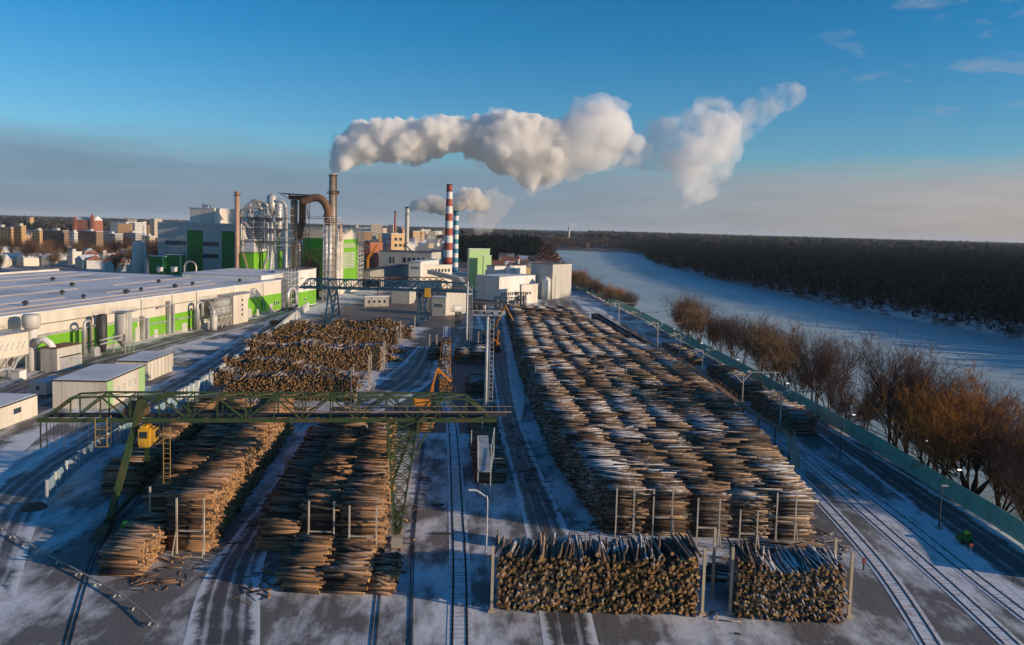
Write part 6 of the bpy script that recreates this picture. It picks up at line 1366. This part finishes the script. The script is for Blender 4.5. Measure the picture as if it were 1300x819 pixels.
wood('brown_river_wood', p5, 19*(1+rg.normal(0, .18, len(p5))), 5.0, 46, 1.2, ['bare', 'bare', 'bare2', 'pine3'] if False else ['bare', 'bare', 'bare'], 'brown leafless wood along the near bank up the river', 5)
p6 = scatter(2100, 9500, lambda y: -.78*y, lambda y: .14*y, 62, .9)
keep = np.array([noise.noise(Vector((x/500, y/900, 3))) > -.12 for x, y in p6]); p6 = p6[keep]
wood('town_woods', p6, 15*(1+rg.normal(0, .2, len(p6))), 26, 12, 8, ['bare', 'pine', 'bare', 'pine2'], 'far brown and dark woods around the town', 6)
# trees among the near town, told apart
random.seed(5)
for i in range(64):
    y = random.uniform(560, 1050); x = -random.uniform(.40, .70)*y
    if -.335*y < x: continue
    s = random.uniform(.7, 1.1); plant_tree(x, y, random.choice((0, 1, 3, 0)), s, 'bare tree among the town houses beyond the hall roof', 'bare trees among the town houses', z=0)

# ------------------------------------------------------------------ town
def house(u0, u1, u2, vt, Y, wall, label, group=None, roof='roofsnow', name='apartment_building', cat='building', ang=-14):
    t, f, wl, wr_, zt = blk(name, label, cat, u0, u1, u2, vt, Y, wall, roof, ang=R(ang), group=group)
    if Y < 1300: part(t, 'roof_hut', 'greyclad', lambda a: f.box(a, -wl*.6, -wl*.35, 2, 6, zt+.35, zt+2.6))
    return t
for a in ((-26, 14, 17, 289, 820, 'flat_orange', 'orange brick apartment block cut by the left edge'), (17, 27, 33, 287, 830, 'flat_orange', 'taller orange apartment block next to the left edge'),
          (41, 50, 54, 293, 800, 'flat_orange', 'short sunlit orange apartment block'), (54, 80, 87, 293, 860, 'flat_brown', 'long dark brown apartment block'), (88, 94, 99, 295, 850, 'flat_white', 'narrow white block with dark balconies between brown ones'),
          (99, 122, 131, 294, 900, 'flat_brown', 'brown apartment block right of the narrow white one'), (131, 146, 156, 297, 950, 'flat_grey', 'grey apartment block behind the bare trees'), (158, 172, 180, 296, 980, 'flat_grey', 'grey block nearest the silo'), (182, 190, 197, 300, 900, 'flat_cream', 'cream block between silo and factory'),
          (140, 160, 186, 282, 1900, 'flat_white', 'long pinkish white block on the skyline left of the factory'), (190, 196, 206, 278, 1700, 'flat_cream', 'sunlit high block just left of the factory'), (34, 38, 43, 276, 2600, 'flat_orange', 'small orange tower block on the left skyline')): house(*a)
hs = ((125, 131, 152, 322, 700, 'long white house with a snowy roof and reddish gable in the near town'), (86, 92, 104, 320, 690, 'small cream house right of the dark trees'), (-10, 4, 20, 330, 640, 'low snowy shed at the left edge behind the hall roof'), (52, 58, 70, 326, 660, 'low red roofed house in the dark trees'), (132, 135, 144, 337, 520, 'small cream hut at the far roof edge'), (160, 166, 178, 338, 500, 'low white hut near the grey silo'))
for u0, u1, u2, vt, Y, lab in hs: house(u0, u1, u2, vt, Y, 'cream', lab, name='house', cat='house', roof='brick' if 'red' in lab else 'roofsnow')
# red church with two towers
ch = empty('church', P(105, 290, 1500), 'red brick church with two pointed towers on the skyline', 'church')
pc = P(92, 279, 1500); pd = P(120, 279, 1500); zr = pc.z
part(ch, 'nave', 'brick', lambda a: a.box(pc.x, pd.x, 1500, 1530, 0, zr)); part(ch, 'roof', 'roofsnow', lambda a: a.add([(pc.x, 1499, zr), (pd.x, 1499, zr), (pd.x, 1531, zr), (pc.x, 1531, zr), (pc.x+2, 1515, zr+9), (pd.x-2, 1515, zr+9)], [(0, 1, 5, 4), (2, 3, 4, 5), (1, 2, 5), (3, 0, 4), (3, 2, 1, 0)]))
for u, v in ((95, 274), (117, 271)):
    q = P(u, v, 1500); part(ch, 'tower', 'brick', lambda a: (a.box(q.x-3, q.x+3, 1498, 1504, 0, q.z-7), a.add([(q.x-3, 1498, q.z-7), (q.x+3, 1498, q.z-7), (q.x+3, 1504, q.z-7), (q.x-3, 1504, q.z-7), (q.x, 1501, q.z)], [(0, 1, 4), (1, 2, 4), (2, 3, 4), (3, 0, 4), (3, 2, 1, 0)])))
for i in range(6): part(ch, 'window', 'dark', lambda a: a.box(pc.x+4+i*6, pc.x+6+i*6, 1499.8, 1500, 8, 18))
# proto town blocks, copied
random.seed(9)
def proto(w, d, h, wall, roof, name):
    t = empty(name, (0, 0, 0)); a = MB(); a.box(-w/2, w/2, -d/2, d/2, 0, h); a.build('wall', wall, t)
    a = MB()
    if name == 'house': a.add([(-w/2-.4, -d/2-.4, h), (w/2+.4, -d/2-.4, h), (w/2+.4, d/2+.4, h), (-w/2-.4, d/2+.4, h), (-w/2, 0, h+3), (w/2, 0, h+3)], [(0, 1, 5, 4), (2, 3, 4, 5), (1, 2, 5), (3, 0, 4), (3, 2, 1, 0)])
    else: a.box(-w/2-.4, w/2+.4, -d/2-.4, d/2+.4, h, h+.5)
    a.build('roof', roof, t); return t
protos_t = [proto(60, 14, 27, 'flat_white', 'roofsnow', 'apartment_building'), proto(22, 16, 40, 'flat_cream', 'roofsnow', 'apartment_building'), proto(44, 14, 20, 'flat_white', 'roofdark', 'apartment_building'), proto(30, 14, 30, 'flat_orange', 'roofsnow', 'apartment_building')]
protos_h = [proto(12, 9, 6, 'wpaint', 'brick', 'house'), proto(14, 9, 6, 'cream', 'roofsnow', 'house'), proto(11, 9, 7, 'ybrick', 'roofdark', 'house')]
used = set()
def put(src, x, y, rz, label, cat, group, s=1.0):
    t = src if id(src) not in used else copy_tree(src); used.add(id(src))
    t.location = (x, y, gz(x, y)); t.rotation_euler.z = rz; t.scale = (s, s, s); tag(t, label, cat, group)
for i in range(58):
    y = random.uniform(1500, 3400); x = (random.uniform(-.21, -.085) if i % 5 else random.uniform(-.5, -.42))*y
    put(random.choice(protos_t), x, y, R(random.choice((-20, 70, 10))+random.uniform(-6, 6)), 'pale high flats far off on the skyline of the town', 'building', 'far flats on the skyline', random.uniform(.8, 1.1))
for i in range(50):
    y = random.uniform(1250, 2600); x = random.uniform(-.2, -.08)*y
    put(random.choice(protos_h), x, y, random.uniform(0, 3), 'small house in the belt of roofs below the skyline flats', 'house', 'houses below the skyline flats', 1.3)
for i in range(60):
    y = random.uniform(1950, 3000); x = random.uniform(.035, .2)*y+40
    put(random.choice(protos_h), x, y, random.uniform(0, 3), 'tiny pale house on the far shore beyond the river bend', 'house', 'houses beyond the river bend', 1.35)
for i in range(46):
    y = random.uniform(600, 1500); x = -random.uniform(.47, .66)*y
    put(random.choice(protos_h), x, y, random.uniform(0, 3), 'low house between the bare trees of the left hand town', 'house', 'houses of the left hand town', 1.15)
for i in range(16):
    y = random.uniform(640, 860); x = random.uniform(-.02, .055)*y
    put(random.choice(protos_h), x, y, R(random.uniform(-20, 20)), 'low snowy roofed shed between the pale green block and the dark wood', 'shed', 'sheds before the dark wood', 1.5)

# ------------------------------------------------------------------ steam
def volume_mat(name, dens, rgb=(1, 1, 1), an=0.0, noise_=None):
    m = bpy.data.materials.new(name); m.use_nodes = True; nt = m.node_tree
    for n in list(nt.nodes):
        if n.type != 'OUTPUT_MATERIAL': nt.nodes.remove(n)
    v = nt.nodes.new('ShaderNodeVolumePrincipled'); v.inputs['Color'].default_value = (*rgb, 1); v.inputs['Density'].default_value = dens; v.inputs['Anisotropy'].default_value = an
    if noise_:
        tc_ = nt.nodes.new('ShaderNodeTexCoord'); no = nt.nodes.new('ShaderNodeTexNoise'); no.inputs['Scale'].default_value = noise_; no.inputs['Detail'].default_value = 3; no.inputs['Roughness'].default_value = .6
        mr = nt.nodes.new('ShaderNodeMapRange'); mr.inputs['From Min'].default_value = .36; mr.inputs['From Max'].default_value = .62; mr.inputs['To Min'].default_value = 0; mr.inputs['To Max'].default_value = dens*2
        nt.links.new(tc_.outputs['Object'], no.inputs['Vector']); nt.links.new(no.outputs['Fac'], mr.inputs['Value']); nt.links.new(mr.outputs['Result'], v.inputs['Density'])
    nt.links.new(v.outputs[0], [n for n in nt.nodes if n.type == 'OUTPUT_MATERIAL'][0].inputs['Volume']); return m
def sphere_template(sub=2):
    import bmesh
    b = bmesh.new(); bmesh.ops.create_icosphere(b, subdivisions=sub, radius=1); v = np.array([x.co[:] for x in b.verts]); f = np.array([[q.index for q in x.verts] for x in b.faces]); b.free(); return v, f
SV, SF = sphere_template(2); SV1, SF1 = sphere_template(1)
def billow(name, balls, vox, matr, parent, detail=((9, .46), (6, .44), (3, .5)), seed=0):
    """balls: (x, y, z, r); each carries smaller balls on its skin, fused into one closed skin"""
    r = np.random.default_rng(seed); cur = [np.array(b) for b in balls]; allb = list(cur)
    for n, k in detail:
        nxt = []
        for b in cur:
            for _ in range(n):
                d = r.normal(0, 1, 3); d /= np.linalg.norm(d); rr = b[3]*k*r.uniform(.6, 1.25); nxt.append(np.array([*(b[:3]+d*(b[3]*r.uniform(.75, 1.0))), rr]))
        allb += nxt; cur = nxt
    B = np.array(allb); Vs = []; Fs = []; off = 0
    for sel, sv, sf in ((B[:, 3] > 4*vox, SV, SF), ((B[:, 3] <= 4*vox) & (B[:, 3] > vox*.8), SV1, SF1)):
        b_ = B[sel]; Vs.append((sv[None]*b_[:, 3][:, None, None]+b_[:, None, :3]).reshape(-1, 3)); Fs.append((sf[None]+(np.arange(len(b_))*len(sv))[:, None, None]).reshape(-1, 3)+off); off += len(Vs[-1])
    V = np.concatenate(Vs); Fa = np.concatenate(Fs)
    me = bpy.data.meshes.new('tmp'); me.vertices.add(len(V)); me.vertices.foreach_set('co', V.astype(np.float32).ravel()); me.loops.add(Fa.size); me.loops.foreach_set('vertex_index', Fa.ravel().astype(np.int32)); me.polygons.add(len(Fa)); me.polygons.foreach_set('loop_start', (np.arange(len(Fa))*3).astype(np.int32)); me.update(calc_edges=True); o = bpy.data.objects.new('tmp', me); col.objects.link(o)
    md = o.modifiers.new('r', 'REMESH'); md.mode = 'VOXEL'; md.voxel_size = vox
    sm_ = o.modifiers.new('s', 'SMOOTH'); sm_.factor = .5; sm_.iterations = 1
    dg = bpy.context.evaluated_depsgraph_get(); me2 = bpy.data.meshes.new_from_object(o.evaluated_get(dg)); bpy.data.objects.remove(o); bpy.data.meshes.remove(me)
    me2.name = name; me2.materials.clear(); me2.materials.append(matr); o2 = bpy.data.objects.new(name, me2); col.objects.link(o2); o2.parent = parent
    if parent: o2.matrix_parent_inverse = Matrix.Translation(-Vector(parent.location))
    return o2
def column_balls(env, Y, dy, step, seed, rmax=40):
    """env: (u, top row, bottom row) outline of the plume at distance Y"""
    r = random.Random(seed); o = []
    u = env[0][0]
    while u <= env[-1][0]:
        a = lerp_tab([(e[0], e[1]) for e in env], u); b = lerp_tab([(e[0], e[2]) for e in env], u); hgt = b-a; n = max(1, round(hgt/(step*1.5)))
        for i in range(n):
            c = a+hgt*(i+.5)/n; rad = min(rmax, max(hgt/n*.6, step*.72))*r.uniform(.85, 1.08); k = Y/1000
            c = min(max(c, a+rad*.98), b-rad*.98) if hgt > 2*rad else (a+b)/2; rad = min(rad, max(hgt*.5, 4))
            o.append((*P(u+r.uniform(-.2, .2)*step, c, Y+r.uniform(-1, 1)*dy), rad*k))
        u += step
    return o
ENV1 = [(423, 214, 222), (428, 195, 219), (436, 178, 217), (448, 163, 214), (462, 154, 211), (478, 148, 205), (500, 152, 206), (522, 149, 208), (545, 152, 203), (567, 143, 196), (585, 150, 196), (603, 149, 200), (620, 146, 206), (638, 137, 218), (655, 140, 225), (672, 146, 238), (684, 152, 240), (698, 158, 230)]
ENV1b = [(704, 158, 226), (718, 150, 226), (732, 145, 225), (746, 130, 215), (760, 124, 214), (774, 124, 208)]
ENV1c = [(782, 140, 212), (798, 162, 214), (808, 172, 212), (818, 180, 204)]
ENV2 = [(846, 148, 168), (858, 142, 190), (870, 140, 255), (880, 130, 262), (892, 122, 258), (904, 118, 244), (916, 122, 208), (926, 126, 150)]
ENV3 = [(926, 150, 190), (934, 142, 184), (946, 128, 178), (960, 118, 172), (975, 110, 152), (990, 106, 142), (1005, 104, 136), (1016, 108, 128)]
ENV4 = [(790, 160, 214), (804, 164, 215), (818, 158, 217), (832, 150, 216), (846, 148, 220), (860, 160, 244), (872, 190, 262), (905, 150, 256), (932, 140, 200)]
sp1 = empty('steam_plume', P(423, 222, 436), 'great white steam plume drifting right from the tall weathered chimney', 'steam plume')
M['steam_a'] = volume_mat('dense_steam', 0.35, (1, .99, .975), -.15); M['steam_skin'] = volume_mat('steam_skin', 0.05, (1, .99, .975), -.15); M['steam_b'] = volume_mat('thinner_steam', 0.09, (1, .99, .975), -.15); M['steam_c'] = volume_mat('thin_steam', 0.06, noise_=.07); M['steam_d'] = volume_mat('wispy_steam', 0.04, noise_=.08); M['steam_e'] = volume_mat('faint_steam', 0.05, noise_=.06); M['steam_f'] = volume_mat('fraying_steam', 0.08, noise_=.08); M['steam_g'] = volume_mat('torn_vapour', 0.025, noise_=.07)
START = [(*P(u, v, 436), r_*.436) for u, v, r_ in ((423, 221, 4.5), (423.5, 217, 5.5), (424.5, 212, 7.5), (427, 205, 10), (430, 197, 12.5), (435, 189, 14), (442, 184, 17), (441, 200, 12))]
def spine(env, Y, step, k=.44):
    o = []; u = env[0][0]
    while u <= env[-1][0]:
        a = lerp_tab([(e[0], e[1]) for e in env], u); b = lerp_tab([(e[0], e[2]) for e in env], u); o.append((*P(u, (a+b)/2, Y), (b-a)*k*Y/1000)); u += step
    return o
core = lambda B, k: [(x, y, z, r_*k) for x, y, z, r_ in B]
BA = START+column_balls(ENV1, 436, 8, 14, 1); BB = column_balls(ENV1b, 438, 7, 16, 2); BA += spine(ENV1[2:], 436, 9); BB += spine(ENV1b, 437, 9)
billow('dense_billow', core(BA, .86), .8, M['steam_a'], sp1, seed=1)
billow('outer_vapour', core(BA, .93)+core(BB, .95), 1.0, M['steam_skin'], sp1, seed=21)
billow('middle_billow', core(BB, .8), 1.0, M['steam_b'], sp1, seed=2)
billow('fraying_billow', column_balls(ENV1c, 438, 5, 12, 12), 1.05, M['steam_f'], sp1, seed=12)
BC = column_balls(ENV2, 440, 7, 13, 3)+spine(ENV2, 440, 8, .26)
billow('torn_billow', core(BC, .72), 1.1, M['steam_c'], sp1, seed=3); billow('torn_vapour', BC, 1.3, M['steam_g'], sp1, seed=31)
billow('trailing_wisp', column_balls(ENV3, 442, 6, 12, 4)+spine(ENV3, 442, 8, .3), 1.1, M['steam_d'], sp1, seed=4)
billow('faint_veil', column_balls(ENV4, 462, 5, 14, 5), 1.4, M['steam_e'], sp1, seed=5)
ENV5 = [(519, 262, 268), (526, 256, 267), (536, 251, 268), (548, 248, 270), (558, 250, 273), (568, 252, 275), (578, 250, 270), (588, 240, 266), (598, 238, 266), (606, 242, 266), (612, 246, 276)]
ENV6 = [(602, 268, 286), (610, 258, 298), (618, 242, 298), (628, 238, 286), (636, 244, 276), (644, 250, 266), (654, 246, 260)]
sp2 = empty('steam_plume', P(517, 262, 700), 'smaller cream plume trailing from the slender grey chimney past the striped one', 'steam plume')
M['steam2'] = volume_mat('cream_steam', 0.16, (1, .97, .92)); M['steam2b'] = volume_mat('thin_cream_steam', 0.035, (1, .97, .92))
billow('dense_billow', column_balls(ENV5, 905, 8, 8, 6)+spine(ENV5, 905, 5), 1.3, M['steam2'], sp2, seed=6)
billow('torn_billow', column_balls(ENV6, 905, 8, 9, 7), 1.5, M['steam2b'], sp2, seed=7)
sp3 = empty('steam_puff', P(722, 286, 3300), 'tiny white puff over the far chimney up the river', 'steam plume')
billow('billow', [(*P(u, v, 3300), r_) for u, v, r_ in ((722, 287, 7), (725, 285.5, 9), (728, 286, 8), (731, 286, 5))], 2.5, volume_mat('far_steam', .08), sp3, detail=((6, .5),), seed=8)
sp4 = empty('low_vapour', P(550, 310, 780), 'pale blue vapour hanging low between the power house and the dark wood', 'vapour')
billow('billow', column_balls([(522, 303, 322), (534, 296, 322), (546, 298, 320), (560, 302, 318)], 800, 12, 11, 9), 1.6, volume_mat('vapour', .02), sp4, detail=((6, .5),), seed=9)

# ------------------------------------------------------------------ haze
hz = MB(); hz.box(-29000, 29000, -600, 29000, -9, 140)
o = hz.build('haze', volume_mat('haze_air', HAZE, (.78, .88, 1))); tag(o, kind='stuff')
# ------------------------------------------------------------------ light, sky, camera
SUN_AZ = math.atan2(0.95, -0.31)      # compass-style angle of the sun from +Y towards +X
SUN_EL = R(13)
w_ = bpy.data.worlds.new('World'); scn.world = w_; w_.use_nodes = True
nt = w_.node_tree; bg = nt.nodes['Background']
sky = nt.nodes.new('ShaderNodeTexSky'); sky.sky_type = 'NISHITA'; sky.sun_disc = False
sky.sun_elevation = SUN_EL; sky.sun_rotation = SUN_AZ
sky.air_density = 1.0; sky.dust_density = 0.6; sky.ozone_density = 3.0; sky.altitude = 100
tc = nt.nodes.new('ShaderNodeTexCoord')
sp = nt.nodes.new('ShaderNodeSeparateXYZ'); nt.links.new(tc.outputs['Generated'], sp.inputs[0])
def wm(op, a, b=0.0):
    x = nt.nodes.new('ShaderNodeMath'); x.operation = op
    for i, v in enumerate((a, b)):
        if isinstance(v, (int, float)): x.inputs[i].default_value = v
        else: nt.links.new(v, x.inputs[i])
    return x.outputs[0]
def wr(fac, stops):
    x = nt.nodes.new('ShaderNodeValToRGB'); e = x.color_ramp.elements
    while len(e) < len(stops): e.new(0.5)
    for i, (p, c) in enumerate(stops): e[i].position = p; e[i].color = (c, c, c, 1) if isinstance(c, (int, float)) else tuple(c)+(1,)
    nt.links.new(fac, x.inputs['Fac']); return x.outputs['Color']
def wx(f, a, b, mode='MIX'):
    x = nt.nodes.new('ShaderNodeMix'); x.data_type = 'RGBA'; x.blend_type = mode
    for k, v in (('Factor', f), ('A', a), ('B', b)):
        if isinstance(v, (int, float)): x.inputs[k].default_value = v
        elif isinstance(v, (tuple, list)): x.inputs[k].default_value = tuple(v)+(1,)
        else: nt.links.new(v, x.inputs[k])
    return x.outputs['Result']
def wn(scale, detail, st, rough=0.55):
    mp = nt.nodes.new('ShaderNodeMapping'); mp.inputs['Scale'].default_value = st; nt.links.new(tc.outputs['Generated'], mp.inputs['Vector'])
    x = nt.nodes.new('ShaderNodeTexNoise'); x.inputs['Scale'].default_value = scale; x.inputs['Detail'].default_value = detail; x.inputs['Roughness'].default_value = rough
    nt.links.new(mp.outputs['Vector'], x.inputs['Vector']); return x.outputs['Fac']
z = sp.outputs['Z']; xx_ = sp.outputs['X']
clear = wx(1.0, sky.outputs['Color'], wr(wm('MULTIPLY', z, 2.6), [(0.0, (0.95, 0.88, 0.9)), (0.25, (0.52, 0.86, 1.05)), (0.6, (0.17, 0.75, 1.04)), (1.0, (0.08, 0.61, 0.94))]), 'MULTIPLY')
# low stratus bank: thick to the left, thinning to a mauve veil on the right
n1 = wn(2.2, 6, (1, 1, 7)); n2 = wn(7, 5, (1, 1, 9))
lim = wm('ADD', wm('MULTIPLY', xx_, -0.012), 0.082)
edge = wm('SUBTRACT', lim, wm('ADD', z, wm('MULTIPLY', wm('SUBTRACT', n1, 0.5), 0.07)))
bank = wr(wm('ADD', wm('MULTIPLY', edge, 16.0), 0.5), [(0.25, 0.0), (0.8, 1.0)])
bank = wm('MULTIPLY', bank, wr(wm('ADD', wm('MULTIPLY', xx_, 0.8), 0.5), [(0.0, 0.85), (1.0, 0.7)]))
bcol = wr(wm('ADD', wm('MULTIPLY', xx_, 0.85), 0.5), [(0.1, (1.3, 1.95, 2.85)), (0.5, (1.55, 2.15, 3.05)), (0.75, (2.5, 2.6, 3.05)), (1.0, (3.8, 3.05, 3.0))])
bcol = wx(1.0, bcol, wr(n2, [(0.3, 0.86), (0.7, 1.08)]), 'MULTIPLY')
skyc = wx(bank, clear, bcol)
# small torn clouds high on the right
w1 = wn(9, 6, (1, 1, 3.5), 0.6)
puff = wm('MULTIPLY', wr(w1, [(0.56, 0.0), (0.7, 0.5)]), wr(xx_, [(0.3, 0.0), (0.42, 1.0)]))
skyc = wx(puff, skyc, (2.6, 3.0, 3.6))
nt.links.new(skyc, bg.inputs['Color']); bg.inputs['Strength'].default_value = 0.12

sun = bpy.data.lights.new('sun', 'SUN'); sun.energy = 4.6; sun.angle = R(0.6); sun.color = (1.0, 0.76, 0.52)
so = bpy.data.objects.new('sun', sun); col.objects.link(so)
tosun = Vector((math.cos(SUN_EL)*math.sin(SUN_AZ), math.cos(SUN_EL)*math.cos(SUN_AZ), math.sin(SUN_EL)))
so.rotation_euler = (-tosun).to_track_quat('-Z', 'Y').to_euler(); so.location = (0, 0, 300)

cam = bpy.data.cameras.new('camera'); co = bpy.data.objects.new('camera', cam); col.objects.link(co); scn.camera = co
cam.sensor_width = 36; cam.lens = 36*F/1300; cam.shift_y = -(409.5-CY)/1300; cam.clip_start = 0.5; cam.clip_end = 60000
fwd = Vector((0, math.cos(PITCH), -math.sin(PITCH))); up = Vector((0, math.sin(PITCH), math.cos(PITCH))); rt = Vector((1, 0, 0))
# roll: picture content turned clockwise
c_, s_ = math.cos(ROLL), math.sin(ROLL)
r2 = rt*c_+up*s_; u2 = up*c_-rt*s_
co.matrix_world = Matrix(((r2.x, u2.x, -fwd.x, 0), (r2.y, u2.y, -fwd.y, 0), (r2.z, u2.z, -fwd.z, H), (0, 0, 0, 1)))
scn.view_settings.view_transform = 'Standard'; scn.view_settings.look = 'None'; scn.view_settings.exposure = 0.12; scn.view_settings.gamma = 1
scn.cycles.use_denoising = True; scn.cycles.max_bounces = 32; scn.cycles.diffuse_bounces = 2; scn.cycles.glossy_bounces = 2; scn.cycles.transmission_bounces = 2; scn.cycles.volume_bounces = 32; scn.cycles.transparent_max_bounces = 6
scn.render.engine = 'CYCLES'
